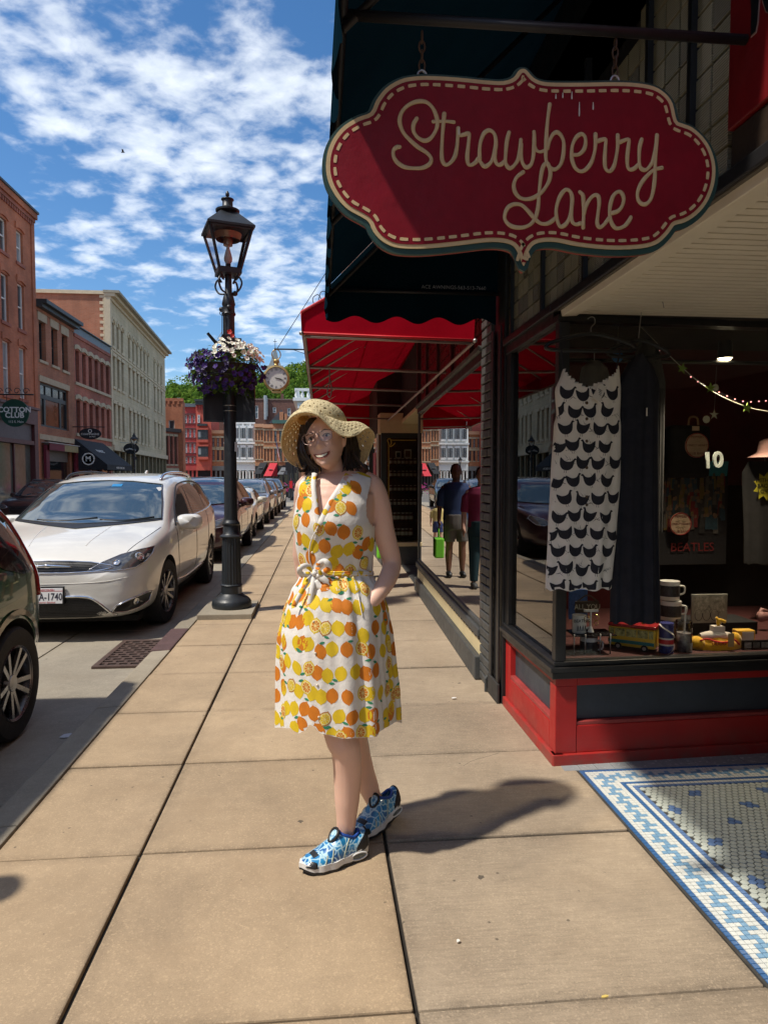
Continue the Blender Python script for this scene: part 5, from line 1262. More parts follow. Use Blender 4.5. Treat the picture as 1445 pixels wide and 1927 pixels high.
def wheel(parent,x,y,r,w,side,rim_m,nsp=5,double=True,steer=0):
 T=Matrix.Translation((x,y,r))@Matrix.Rotation(steer,4,'Z')@Matrix.Rotation(side*PI/2,4,'Y')
 mb=MB();mb.lathe([(r*.62,-w/2),(r*.93,-w/2),(r,-w*.36),(r,w*.36),(r*.95,w/2-.005),(r*.80,w/2),(r*.66,w/2-.012)],40,(0,0,0),0,T,cap=False)
 wo=mb.build('wheel',TYRE,parent,smooth=35)
 mb=MB();mb.lathe([(r*.67,w/2-.013),(r*.645,w/2-.006),(r*.60,w/2-.03),(r*.58,-w*.2),(.01,-w*.2)],36,(0,0,0),0,T,cap=False);mb.build('rim',rim_m if False else RIMD,wo,smooth=35)
 mb=MB()
 for k in range(nsp):
  for dd in((-.13,.13)if double else(0,)):
   a=2*PI*k/nsp;a2=a+dd*1.7
   p0=Vector((r*.12*math.cos(a+dd*2),r*.12*math.sin(a+dd*2),w/2-.045));p1=Vector((r*.62*math.cos(a2),r*.62*math.sin(a2),w/2-.022))
   mb.bar(T@p0,T@p1,r*.085,.02,up=T.to_3x3()@Vector((0,0,1)))
 mb.lathe([(0,w/2-.025),(r*.15,w/2-.028),(r*.19,w/2-.06)],16,(0,0,0),0,T);mb.lathe([(r*.655,w/2-.004),(r*.62,w/2-.016)],36,(0,0,0),0,T,cap=False)
 mb.build('spokes',rim_m,wo,smooth=35);return wo
def mirror(parent,x,y,z,side,m,s=1.0):
 mb=MB();M=Matrix.Translation((x+side*.11*s,y,z))@Matrix.Rotation(side*R(10),4,'Z')
 mb.grid(lambda u,v:M@Vector(((.14*s*math.copysign(abs(math.cos(2*PI*u))**.6,math.cos(2*PI*u)))*math.sin(PI*v)**.5,-.10*s*math.cos(PI*v)+.02*math.cos(2*PI*u),.085*s*math.copysign(abs(math.sin(2*PI*u))**.7,math.sin(2*PI*u))*math.sin(PI*v)**.5)),18,8,cu=True)
 mb.tube([(x-side*.03,y+.02,z-.10*s),(x+side*.06,y+.01,z-.06*s)],.03*s,8);o=mb.build('mirror',m,parent,smooth=50);return o
RZ=-.139
VX,VY=-2.68,7.05
WPAINT=car_paint('white_car_paint',(.70,.69,.64))
van=thing('minivan','white minivan with black mesh grille and chrome trim parked by the kerb, facing the camera','minivan',(VX,VY,RZ))
van.location=(0,0,0);WM[van.name]=Matrix.Identity(4)
st=[(0.0,.30,.60,.66,.55,.60,.45),(.05,.24,.70,.80,.72,.78,.58),(.22,.20,.82,.93,.84,.90,.68),(.5,.19,.92,1.03,.90,.955,.74),(.95,.19,.98,1.11,.92,.985,.80),(1.22,.19,1.02,1.165,.92,.99,.80),(1.40,.19,1.04,1.27,.92,.99,.81),(1.9,.19,1.08,1.54,.92,.99,.76),(2.25,.19,1.09,1.66,.92,.99,.74),(2.8,.19,1.10,1.72,.92,.99,.74),(3.6,.19,1.12,1.73,.92,.99,.73),(4.3,.20,1.14,1.70,.92,.985,.71),(4.75,.26,1.15,1.62,.88,.96,.63),(5.02,.34,1.13,1.40,.80,.90,.62),(5.15,.45,1.0,1.12,.68,.78,.55)]
VWH=((.98,.36),(4.05,.36))
vb,bv=car_body('body',st,WPAINT,VWH,.415,.99,van)
D=lambda px,py,Y=None:(at(px,py,Y=Y or(VY+.10)).x-VX,at(px,py,Y=Y or(VY+.10)).z-RZ)
C4=lambda pts,Y=None:[D(x/3.5025,900+y/3.5025,Y)for x,y in pts]
def both(pts,*a,**k):
 decal(bv,pts,*a,**k);decal(bv,[(-x,z)for x,z in pts][::-1],*a,**k)
def sym(half):return half+[(-x,z)for x,z in half[::-1]]
decal(bv,[(-.82,1.165),(-.755,1.35),(-.66,1.56),(-.3,1.60),(0,1.61),(.3,1.60),(.66,1.56),(.755,1.35),(.82,1.165),(.4,1.135),(0,1.125),(-.4,1.135)],'F','windshield',WSH,van,fine=.09,off=.006,rim='windshield_seal',rimr=.008,rimm=TRIMB)
for x0,x1 in((-.55,.12),(.16,.74)):
 projline(bv,[(x0,1.165),((x0+x1)/2,1.155),(x1,1.185)],'F','wiper',TRIMB,van,.012,.016)
decal(bv,[(-.5,1.12),(0,1.085),(.5,1.12),(.83,1.15),(.83,1.165),(.4,1.138),(0,1.126),(-.4,1.138),(-.83,1.165),(-.83,1.15)],'F','wiper_cowl',TRIMB,van,off=.009)
decal(bv,[(.08,1.535),(.20,1.535),(.20,1.565),(.08,1.565)],'F','windshield_sticker',mat('blue_sticker',(.02,.22,.5),.5,var=0),van,off=.009)
projline(bv,[(.86,1.10),(.80,.60),(.70,.22)],'T','bonnet_seam',TRIMB,van,.005,-.001)
projline(bv,[(-.86,1.10),(-.80,.60),(-.70,.22)],'T','bonnet_seam',TRIMB,van,.005,-.001)
for s in(1,-1):
 projline(bv,[(s*.28,.30),(s*.33,.7),(s*.36,1.1)],'T','bonnet_crease',WPAINT,van,.006,-.002)
gr=sym([(0,.795),(.35,.805),(.55,.825)])if False else None
head=C4([(605,603),(700,545),(800,503),(905,477),(965,468),(968,505),(950,548),(905,580),(850,590),(760,596)],VY+.22)
headp=[(x,z)for x,z in head]
up=[(0,.70),(.20,.703),(.45,.715),(.62,.745),(.60,.765),(.40,.80),(.2,.812),(0,.815)]
decal(bv,[(-x,z)for x,z in up[:0:-1]][::1]+up if False else sym(up[1:]),'F','grille',GRIL,van,off=.004,fine=.05,rim='grille_trim',rimr=.007)
mb=MB()
def cf(x,z,off=.006):
 h,nr,_,_=bv.ray_cast(Vector((x,-3,z)),Vector((0,1,0)));return(h+Vector((0,-off,0)))if h else Vector((x,.1,z))
MESHM=mat('grille_mesh',(.05,.05,.052),.3,metal=.5,var=.1)
for r_ in range(7):
 z=.712+r_*.015
 for k in range(46):
  x=-.60+k*.0265+(.013 if r_%2 else 0)
  if abs(x)>.60 or z>.815-.19*max(0,abs(x)-.2)or z<.702+.07*max(0,abs(x)-.25):continue
  p=cf(x,z,.007);mb.cbox(p,(.019,.006,.0045))
mb.build('grille_mesh',MESHM,van)
both(headp,'F','headlight',LAMP,van,off=.006,fine=.04,rim='headlight_trim',rimr=.004)
for cx_,cz_,r_ in((790,545,.040),(918,518,.052)):
 x,z=D(cx_/3.5025,900+cz_/3.5025,VY+.22)
 for s in(1,-1):
  p=cf(s*x,z,.012);nr=bv.ray_cast(Vector((s*x,-3,z)),Vector((0,1,0)))[1];q=nr.to_track_quat('Z','Y').to_matrix().to_4x4();q.translation=p
  mb=MB();mb.lathe([(r_,-.004),(r_,.004),(r_*.78,.008),(r_*.7,.001),(.0,.006)],20,(0,0,0),0,q);mb.build('headlight_lamp',LAMPR,van,smooth=35)
mb=MB();pts=[]
for k in range(21):
 x=-.23+.46*k/20;pts.append(cf(x,.765+.006*math.cos(x*9),.018))
mb.tube(pts,[.004+.012*(1-abs(k-10)/10)**.8 for k in range(21)],8,flat=(1,.5));mb.sphere(cf(0,.770,.02),(.045,.008,.018),12,8);mb.build('wing_emblem',CHROME,van,smooth=True)
low=[(.0,.455),(.30,.455),(.43,.435),(.53,.365),(.58,.30),(.50,.262),(.40,.252),(0,.250)]
decal(bv,sym(low[1:-1]),'F','lower_grille',GRIL,van,off=.004,fine=.05)
mb=MB()
for r_ in range(12):
 z=.262+r_*.0165
 for k in range(44):
  x=-.56+k*.0262+(.013 if r_%2 else 0)
  lim=interp(z,[.25,.30,.365,.435,.455],[.42,.56,.52,.42,.28])
  if abs(x)<lim:mb.cbox(cf(x,z,.007),(.019,.006,.005))
mb.build('lower_grille_mesh',MESHM,van)
for s in(1,-1):
 mb=MB();mb.tube([cf(s*x,z,.010)for x,z in[(p.x,p.y)for p in spline([Vector(q)for q in((.16,.470,0),(.30,.470,0),(.41,.455,0),(.51,.390,0),(.60,.300,0),(.645,.268,0))],5)]],.013,8);mb.build('chrome_swoosh',CHROME,van,smooth=True)
fog=C4([(770,858),(800,822),(870,787),(955,757),(972,762),(955,822),(910,850),(840,865)],VY+.2)
both(fog,'F','fog_lamp_recess',GRIL,van,off=.005,fine=.04,rim='fog_lamp_trim',rimr=.008)
x,z=D(908/3.5025,900+803/3.5025,VY+.2)
for s in(1,-1):
 p=cf(s*x,z,.010);q=bv.ray_cast(Vector((s*x,-3,z)),Vector((0,1,0)))[1].to_track_quat('Z','Y').to_matrix().to_4x4();q.translation=p
 mb=MB();mb.lathe([(.036,-.004),(.036,.006),(.026,.007),(.024,.0),(0,.004)],18,(0,0,0),0,q);mb.build('fog_lamp',LAMPR,van,smooth=35)
projline(bv,sym([(.15,.60),(.5,.615),(.80,.66)])if False else[(-.8,.655),(-.5,.61),(0,.595),(.5,.61),(.8,.655)],'F','bumper_crease',WPAINT,van,.004,.0)
pl=thing('licence_plate_tmp',None,None)
bpy.data.objects.remove(pl)
pc=cf(0.01,.485,.03);PM=Matrix.Translation(pc)@Matrix.Rotation(R(-6),4,'X')
mb=MB();mb.box((-.165,.004,-.092),(.165,.016,.092),0,PM);po=mb.build('licence_plate',GRIL,van,bevel=.004)
mb=MB();mb.box((-.15,-.002,-.076),(.15,.0035,.076),0,PM);mb.build('plate_face',PLATEW,po,bevel=.002)
text('CA-1740',.098,PM@frame_m((.012,-.0035,-.012),(1,0,0),(0,0,1)),'plate_number',mat('plate_ink',(.03,.03,.05),.5,var=0),po,.0005,sx=.72,bold=.0015,space=1.05)
text('WISCONSIN',.026,PM@frame_m((0,-.0035,.057),(1,0,0),(0,0,1)),'plate_state',mat('plate_red_ink',(.5,.03,.04),.5,var=0),po,.0005)
text("America's Dairyland",.02,PM@frame_m((0,-.0035,-.064),(1,0,0),(0,0,1)),'plate_motto',mat('plate_red_ink',(0,0,0)),po,.0005)
mb=MB();mb.box((-.15,-.0035,.045),(.15,-.0022,.049),0,PM);mb.build('plate_stripe',mat('plate_red_ink',(0,0,0)),po)
for s in(1,-1):
 for poly,nm in(([(1.72,1.135),(1.95,1.30),(2.28,1.46),(2.55,1.535),(2.70,1.545),(2.72,1.15)],'front_side_window'),([(2.76,1.15),(2.74,1.55),(3.3,1.575),(3.72,1.565),(3.78,1.185)],'sliding_door_window'),([(3.82,1.19),(3.76,1.565),(4.25,1.53),(4.62,1.42),(4.72,1.27),(4.55,1.235)],'rear_side_window')):
  decal(bv,poly,'S',nm,SIDEG,van,off=.005,side=s,fine=.08)
 projline(bv,[(1.62,1.10),(2.3,1.125),(3.0,1.145),(3.8,1.17),(4.6,1.22),(4.76,1.27),(4.66,1.42)],'S','window_chrome',CHROME,van,.009,.006,s)
 projline(bv,[(1.55,1.07),(1.9,1.30),(2.26,1.485),(2.6,1.57),(3.3,1.605),(3.9,1.585),(4.4,1.52),(4.72,1.36)],'S','window_seal',TRIMB,van,.011,.004,s)
 for ln in([(1.52,1.05),(1.50,.75),(1.56,.32)],[(2.74,1.12),(2.75,.7),(2.70,.30)],[(3.78,1.15),(3.80,.85),(3.72,.62)],[(1.56,.30),(2.2,.285),(3.5,.29)]):projline(bv,ln,'S','door_seam',TRIMB,van,.005,-.001,s)
 projline(bv,[(1.45,.42),(2.3,.37),(3.5,.40)],'S','sill_chrome',CHROME,van,.010,.004,s)
 for y in(2.50,2.92):
  p=bv.ray_cast(Vector((3*s,y,.985)),Vector((-s,0,0)))[0]
  mb=MB();mb.tube([p+Vector((s*.002,-.11,0)),p+Vector((s*.03,-.09,.004)),p+Vector((s*.032,.09,.008)),p+Vector((s*.002,.11,.008))],.013,8);mb.build('door_handle',CHROME,van,smooth=True)
 mirror(van,.93*s,1.80,1.10,s,WPAINT,1.15)
 rl=[bv.ray_cast(Vector((s*.60,y,5)),Vector((0,0,-1)))[0]for y in(2.3,2.5,3.0,3.6,4.2,4.45)]
 mb=MB();mb.tube(spline([p+Vector((0,0,.0 if i in(0,5)else .045))for i,p in enumerate(rl)],4),.018,8);mb.build('roof_rail',CHROME if s>0 else TRIMB,van,smooth=True)
 decal(bv,[(.30,.62),(.36,.62),(.345,.42),(.29,.42)],'S','side_reflector',ORN,van,side=s)if False else None
mb=MB();p=bv.ray_cast(Vector((.1,3.6,5)),Vector((0,0,-1)))[0];mb.prism([(-.06,0),(.08,0),(.08,.045),(.05,.05)],p+Vector((.01,0,-.005)),(0,1,0),(0,0,1),(-.02,0,0));mb.build('roof_fin',WPAINT,van)
for(ty,_),in((VWH[0],),(VWH[1],)):
 for s in(1,-1):wheel(van,s*.85,ty,.365,.235,s,RIM,5,True,R(-7)if ty<2 else 0)
mb=MB();mb.box((-.8,.3,.16),(.8,4.9,.22));mb.build('underbody',WELL,van)
van.location=(VX,VY,RZ);WM[van.name]=Matrix.Translation((VX,VY,RZ))
def parked(name,label,paint,X,Y,L=4.8,W=.93,H=1.68,hood=1.0,cowl=1.3,kind='suv',grille='chrome',rimm=RIM,far=False,cat='car'):
 t=thing(name,label,cat,(0,0,0),group='cars parked along the kerb' if X>-5 else None)
 roof0=cowl+.95;zb=.26 if kind=='suv' else .2;rr=.36 if kind=='suv' else .325
 b1,b2=(L-.95,L-.25)if kind=='suv' else(L-1.35,L-.45)
 tail=H-.12 if kind=='suv' else hood+.10
 st=[(0,.36,hood*.62,hood*.70,W*.6,W*.66,W*.5),(.06,.28,hood*.72,hood*.82,W*.78,W*.84,W*.62),(.25,zb,hood*.84,hood*.93,W*.88,W*.93,W*.72),(.6,zb,hood*.92,hood*1.0,W*.93,W*.98,W*.78),(cowl-.2,zb,hood*.97,hood*1.05,W*.94,W,W*.82),(cowl,zb,hood,hood*1.09,W*.94,W,W*.80),(cowl+.45,zb,hood*1.02,lerp(hood*1.09,H,.62),W*.94,W,W*.73),(roof0,zb,hood*1.03,H-.03,W*.94,W,W*.68),(roof0+.7,zb,hood*1.04,H,W*.94,W,W*.68),(b1,zb,hood*1.06,H-.05 if kind=='suv' else H-.06,W*.93,W*.99,W*.66),(b2,zb+.06,hood*1.06,tail,W*.88,W*.95,W*.64),(L-.08,zb+.12,hood*1.03,hood*1.18 if kind=='suv' else hood*1.06,W*.8,W*.88,W*.62),(L,zb+.25,hood*.9,hood*1.0,W*.66,W*.76,W*.55)]
 wh=((.92,rr),(L-1.05,rr));bo,bvh=car_body('body',st,paint,wh,rr+.055,W,t)
 zc=hood*1.09;zt=H-.075
 decal(bvh,[(-W*.80,zc+.01),(-W*.70,lerp(zc,zt,.55)),(-W*.62,zt),(0,zt+.035),(W*.62,zt),(W*.70,lerp(zc,zt,.55)),(W*.80,zc+.01),(W*.4,zc-.02),(0,zc-.03),(-W*.4,zc-.02)],'F','windshield',WSH,t,fine=.11,off=.006,rim='windshield_seal',rimr=.009,rimm=TRIMB)
 for s in(1,-1):
  zlo=hood*1.08;pe=b1+.35 if kind=='suv' else b1+.15
  decal(bvh,[(cowl+.45,zlo),(cowl+.8,lerp(zlo,H,.62)),(roof0+.15,H-.15),(roof0+.45,H-.13),(roof0+.47,zlo+.01)],'S','front_side_window',SIDEG,t,side=s,fine=.1,off=.006)
  decal(bvh,[(roof0+.53,zlo+.01),(roof0+.51,H-.13),(b1-.25,H-.15),(b1-.2,zlo+.03)],'S','rear_side_window',SIDEG,t,side=s,fine=.1,off=.006)
  if kind=='suv':decal(bvh,[(b1-.14,zlo+.03),(b1-.18,H-.155),(b1+.2,H-.2),(b1+.42,zlo+.14)],'S','quarter_window',SIDEG,t,side=s,fine=.1,off=.006)
  projline(bvh,[(cowl+.35,zlo-.03),(roof0+.5,zlo-.01),(b1,zlo+.02)],'S','window_trim',CHROME,t,.008,.005,s)
  for ln in([(cowl+.2,hood),(cowl+.18,.6),(cowl+.25,.32)],[(roof0+.5,hood),(roof0+.5,.32)]):projline(bvh,ln,'S','door_seam',TRIMB,t,.005,-.001,s)
  mirror(t,W*.95*s,cowl+.62,zlo+.03,s,paint,1.05)
  decal(bvh,[(W*.50,hood*.72),(W*.62,hood*.80),(W*.86,hood*.86),(W*.90,hood*.80),(W*.80,hood*.70),(W*.62,hood*.67)]if s>0 else[(-W*.90,hood*.80),(-W*.86,hood*.86),(-W*.62,hood*.80),(-W*.50,hood*.72),(-W*.62,hood*.67),(-W*.80,hood*.70)],'F','headlight',LAMP,t,fine=.06,off=.007,rim='headlight_trim',rimr=.007)
  for k in(0,1):
   p=bvh.ray_cast(Vector((3*s,roof0+.25+k*.95,hood*.93)),Vector((-s,0,0)))[0];mb=MB();mb.tube([p+Vector((s*.015,-.1,0)),p+Vector((s*.02,.1,0))],.014,6);mb.build('door_handle',CHROME if paint.name!='white' else paint,t,smooth=True)
 decal(bvh,sym([(W*.46,hood*.76),(W*.40,hood*.56),(W*.25,hood*.50)]),'F','grille',GRIL,t,fine=.08,off=.005)
 gl=[(-W*.46,hood*.77),(-W*.41,hood*.56),(-W*.27,hood*.48),(0,hood*.465),(W*.27,hood*.48),(W*.41,hood*.56),(W*.46,hood*.77)]
 projline(bvh,gl,'F','grille_chrome',CHROME if grille=='chrome' else TRIMB,t,.016,.006)
 for k in range(4):projline(bvh,[(-W*.42,hood*(.54+.055*k)),(0,hood*(.53+.055*k)),(W*.42,hood*(.54+.055*k))],'F','grille_slat',MESHM,t,.007,.008)
 decal(bvh,sym([(W*.55,hood*.40),(W*.45,hood*.30)]),'F','lower_intake',GRIL,t,fine=.08,off=.005)
 if kind=='suv':
  for s in(1,-1):
   rl=[bvh.ray_cast(Vector((s*W*.62,y,5)),Vector((0,0,-1)))[0]for y in(roof0+.1,roof0+.3,b1-.3,b1-.05)]
   mb=MB();mb.tube(spline([p+Vector((0,0,.0 if i in(0,3)else .05))for i,p in enumerate(rl)],4),.016,6);mb.build('roof_rail',TRIMB,t,smooth=True)
 for ty,_ in wh:
  for s in(1,-1):wheel(t,s*(W-.14),ty,rr,.22,s,rimm)
 mb=MB();mb.box((-W*.8,.35,zb-.03),(W*.8,L-.35,zb+.05));mb.build('underbody',WELL,t)
 t.location=(X,Y,RZ);WM[t.name]=Matrix.Translation(t.location);return t
parked('parked_car','dark maroon car with chrome edged grille parked behind the white minivan',car_paint('maroon_car_paint',(.045,.010,.014),.2),-2.58,13.35,4.9,.95,1.70,1.03)
parked('parked_car','low cream white sedan parked in the row behind the dark maroon car',car_paint('cream_car_paint',(.66,.63,.52)),-2.66,18.9,4.7,.90,1.43,.92,1.35,'sedan','dark')
parked('parked_car','silver blue crossover car with bright windshield parked behind the cream sedan',car_paint('silver_car_paint',(.30,.31,.33),.6),-2.72,24.7,4.6,.93,1.66,1.02,grille='dark')
parked('parked_car','grey car half hidden between the silver crossover and the black one',car_paint('grey_car_paint',(.11,.11,.11),.5),-2.75,30.0,4.6,.93,1.60,.98,grille='dark')
parked('parked_car','black car with upright grille at the far end of the parked row',car_paint('black_car_paint',(.010,.011,.013)),-2.82,36.2,4.8,.95,1.70,1.08)
parked('parked_car','dark brown car with roof rails parked across the street before the striped awning',car_paint('dark_brown_car_paint',(.035,.014,.014),.2),-9.85,24.0,4.7,.95,1.64,.95,grille='dark')
GPAINT=car_paint('dark_green_car_paint',(.010,.075,.032),0,.25)
gc=thing('hatchback','glossy dark green boxy hatchback with bronze wheel arch trim, nearest car at the kerb','car')
GX,GY,GL=-2.80,.86,4.14
st=[(0,.36,.66,.74,.56,.62,.48),(.06,.28,.78,.90,.72,.80,.60),(.3,.22,.92,1.02,.82,.87,.70),(.9,.22,1.0,1.10,.86,.905,.76),(1.1,.22,1.02,1.15,.86,.91,.76),(1.5,.22,1.05,1.45,.86,.91,.70),(1.95,.22,1.06,1.60,.86,.91,.67),(2.6,.22,1.08,1.61,.86,.91,.67),(3.2,.22,1.10,1.60,.86,.91,.66),(3.72,.23,1.12,1.58,.86,.905,.66),(4.0,.28,1.10,1.53,.84,.895,.66),(4.12,.34,1.0,1.30,.80,.87,.64),(4.18,.42,.86,.96,.70,.80,.56)]
GWH=((.83,.355),(3.62,.355))
go,gbv=car_body('body',st,GPAINT,GWH,.405,.91,gc)
BRZ=car_paint('bronze_arch_paint',(.075,.060,.028),.5,.3)
for s in(1,-1):
 decal(gbv,[(1.35,1.10),(1.7,1.38),(2.0,1.47),(2.35,1.48),(2.36,1.11)],'S','front_side_window',SIDEG,gc,side=s,fine=.1,off=.006)
 decal(gbv,[(2.42,1.11),(2.41,1.48),(3.1,1.455),(3.22,1.16),(3.15,1.12)],'S','rear_side_window',SIDEG,gc,side=s,fine=.1,off=.006)
 decal(gbv,[(3.32,1.18),(3.32,1.44),(3.70,1.45),(3.88,1.36),(3.97,1.16),(3.99,1.02),(3.80,1.02),(3.55,1.08)],'S','dark_tail_panel',mat('smoked_panel',(.02,.018,.02),.06,var=.1,coat=1),gc,side=s,fine=.08,off=.006)
 projline(gbv,[(3.88,1.46),(3.97,1.36),(4.03,1.20),(4.06,1.0),(4.06,.84)],'S','tail_lamp',TAILR,gc,.016,.004,s)
 projline(gbv,[(3.32,1.20),(3.34,1.445),(3.70,1.455),(3.88,1.36)],'S','panel_edge',TRIMB,gc,.006,.007,s)
 ring=[(3.62+.46*math.cos(a),.355+.46*math.sin(a))for a in[PI*(1.05-k/24*1.10)for k in range(25)]]
 ring2=[(3.62+.425*math.cos(a),.355+.425*math.sin(a))for a in[PI*(-.05+k/24*1.10)for k in range(25)]]
 decal(gbv,ring+ring2,'S','wheel_arch_trim',BRZ,gc,side=s,fine=.05,off=.012)
 projline(gbv,[(2.40,1.06),(2.42,.7),(2.46,.34)],'S','door_seam',TRIMB,gc,.005,-.001,s);projline(gbv,[(3.24,1.10),(3.22,.85),(3.10,.62)],'S','door_seam',TRIMB,gc,.005,-.001,s)
 for y in(2.2,3.38):
  h=gbv.ray_cast(Vector((3*s,y-.2,.96)),Vector((-s,0,0)))[0];mb=MB();mb.tube([h+Vector((s*.004,-.12,-.005)),h+Vector((s*.035,-.09,0)),h+Vector((s*.035,.09,.012)),h+Vector((s*.004,.12,.012))],.016,8);mb.build('door_handle',CHROME,gc,smooth=True)
 mirror(gc,.88*s,1.45,1.08,s,GPAINT)
 for ty,_ in GWH:wheel(gc,s*.80,ty,.355,.225,s,RIMD if False else RIM,5,True)
decal(gbv,[(-.75,1.16),(-.56,1.50),(0,1.54),(.56,1.50),(.75,1.16),(0,1.13)],'F','windshield',WSH,gc,fine=.12,off=.006)
decal(gbv,[(-.62,1.12),(-.52,1.42),(.52,1.42),(.62,1.12)],'R','rear_window',SIDEG,gc,fine=.12,off=.006)
mb=MB();mb.box((-.7,.3,.18),(.7,3.9,.24));mb.build('underbody',WELL,gc)
projline(gbv,[(2.2,1.585),(2.9,1.585),(3.5,1.54)],'S','roof_seam',TRIMB,gc,.008,.002,1)
gc.location=(GX,GY,RZ);WM[gc.name]=Matrix.Translation(gc.location)
# ================================================================ STREET FURNITURE
def lamp_post(label):
 t=thing('street_lamp',label,'street lamp',(0,0,0),group='black lantern street lamps')
 mb=MB();mb.lathe([(.215,0),(.222,.03),(.215,.075),(.205,.09),(.18,.115),(.14,.14),(.122,.165)],32);mb.build('base',IRON,t,smooth=50)
 mb=MB();mb.lathe([(.115,.165),(.115,.25)],32);mb.lathe([(.112,.25),(.124,.262),(.112,.276)],32);mb.build('pedestal',IRON,t,smooth=50)
 mb=MB();mb.lathe([(.109,.276),(.100,.81)],40,flute=.07);mb.build('fluted_shaft',IRON,t)
 mb=MB();mb.lathe([(.10,.81),(.122,.818),(.124,.832),(.105,.845),(.088,.86),(.086,.955),(.098,.965),(.100,.98),(.088,.995),(.078,1.02)],28);mb.build('collar',IRON,t,smooth=50)
 mb=MB();mb.lathe([(.076,1.02),(.068,2.0),(.064,3.35)],20,flute=.05);mb.build('shaft',IRON,t,smooth=60)
 mb=MB();mb.lathe([(.066,3.35),(.078,3.37),(.066,3.40),(.066,3.46),(.074,3.48),(.058,3.56),(.04,3.60),(.035,3.82)],20)
 for a in range(3):mb.sphere((.085*math.cos(a*2.1+.4),.085*math.sin(a*2.1+.4),3.43 if a else 3.62),.03,10,7)
 mb.build('neck',IRON,t,smooth=50)
 mb=MB()
 for k in range(4):
  a=PI/4+k*PI/2;c,s_=math.cos(a),math.sin(a)
  mb.tube(spline([(.05*c,.05*s_,3.60),(.13*c,.13*s_,3.62),(.175*c,.175*s_,3.70),(.14*c,.14*s_,3.77),(.09*c,.09*s_,3.74),(.13*c,.13*s_,3.80),(.15*c,.15*s_,3.83)],4),.011,6)
 mb.build('scroll_bracket',IRON,t,smooth=True)
 zb,zt,hb,ht=3.83,4.29,.115,.222
 cb=[Vector((x*hb,y*hb,zb+.03))for x,y in((1,1),(-1,1),(-1,-1),(1,-1))];ct=[Vector((x*ht,y*ht,zt))for x,y in((1,1),(-1,1),(-1,-1),(1,-1))]
 mb=MB();mb.box((-hb-.012,-hb-.012,zb-.02),(hb+.012,hb+.012,zb+.03))
 for k in range(4):
  mb.bar(cb[k],ct[k],.024);mb.bar(ct[k],ct[(k+1)%4],.026);mb.bar(cb[k],cb[(k+1)%4],.024)
 mb.build('lantern_frame',IRON,t)
 lg=glass('lantern_glass',(.88,.90,.92),1.45,boost=.8)
 for k in range(4):
  mb=MB();mb.quad(cb[k]*.99,cb[(k+1)%4]*.99,ct[(k+1)%4]*.99,ct[k]*.99);o=mb.build('lantern_pane',lg,t)
 mb=MB();e=ht+.03;mb.lathe([(e*1.414,zt+.005),(e*1.414,zt+.03),(.085*1.414,4.50)],4,M=Matrix.Rotation(PI/4,4,'Z'));mb.build('lantern_roof',IRON,t)
 mb=MB();mb.lathe([(.095,4.50),(.128,4.515),(.13,4.535),(.085,4.55),(.058,4.575),(.056,4.64),(.07,4.65),(.068,4.66),(.02,4.67),(.012,4.685),(.022,4.70),(.02,4.725),(.006,4.75)],24);mb.build('finial',IRON,t,smooth=50)
 mb=MB();mb.lathe([(.05,4.14),(.052,4.29)],16);mb.lathe([(.13,4.20),(.15,4.27)],24,cap=False);mb.build('inner_chimney',mat('brass_inner',(.45,.28,.17),.4,metal=.6,var=.15),t,smooth=50)
 mb=MB();mb.lathe([(.028,3.86),(.03,3.93),(.028,3.935)],14);mb.build('bulb_socket',IRON,t,smooth=50)
 mb=MB();mb.lathe([(.024,3.935),(.044,3.97),(.046,4.0),(.032,4.06),(.018,4.11),(.016,4.16)],16);mb.build('bulb',mat('frosted_bulb',(.75,.70,.62),.35,var=.05),t,smooth=50)
 return t
lamp=lamp_post('black fluted lantern post with petunia basket and dark boards, beside the kerb near the minivan')
mb=MB();mb.tube([(-.05,-.02,3.02),(-.10,-.03,3.05),(-.15,-.04,3.03),(-.24,-.05,3.13)],[.012,.02,.022,.017],8);mb.box((.05,-.05,2.90),(.13,.03,3.10));mb.box((-.085,-.07,2.98),(.05,.02,3.12));mb.build('bracket_box',IRON,lamp)
mb=MB();mb.tube([(-.08,-.05,3.42),(-.085,-.06,3.2),(-.09,-.08,3.1),(-.07,-.07,2.9)],.004,5);mb.tube([(-.085+.022*math.cos(a*PI/5),-.06,3.36+.022*math.sin(a*PI/5))for a in range(10)],.004,5,closed=True);mb.build('cable',IRON,lamp)
for a in(0,1):
 mb=MB();mb.cbox((.055,-.055,1.86+a*.0),(.03,.012,.11))if a else None
 if a:mb.build('pale_sticker',mat('pale_sticker',(.5,.5,.5),.6,var=.15),lamp)
mb=MB();mb.lathe([(.116,.17),(.116,.22)],32)if False else mb.cbox((.075,-.082,.20),(.06,.012,.085),rz=R(42));mb.build('paint_chip',mat('grey_primer',(.22,.22,.22),.7,var=.2),lamp)
for s in(-1,1):
 mb=MB();mb.tube([(.066*math.cos(a),.066*math.sin(a),2.30+s*.03)for a in[k*PI/10 for k in range(20)]],.006,5,closed=True);mb.build('board_clamp',STEEL,lamp)
far_lamps=[((-11.6,45,0),.93,'lantern street lamp on the far pavement before the tan limestone block'),((-17.9,90,0),.86,'distant lantern street lamp in front of the coral terrace house'),((-10.3,86,0),.9,'distant lantern street lamp at the left edge of the white building')]
for loc,s_,lb in far_lamps:dup(lamp,loc,R(20),lb,scale=s_)
lamp.scale=(1,1,.967);lamp.location=(-.985,7.85,.055);lamp.rotation_euler=(0,0,R(17));WM[lamp.name]=Matrix.Translation(lamp.location)@Matrix.Rotation(R(17),4,'Z')
BOARD=mat('board_back',(.012,.013,.017),.5,var=.3,vs=3)
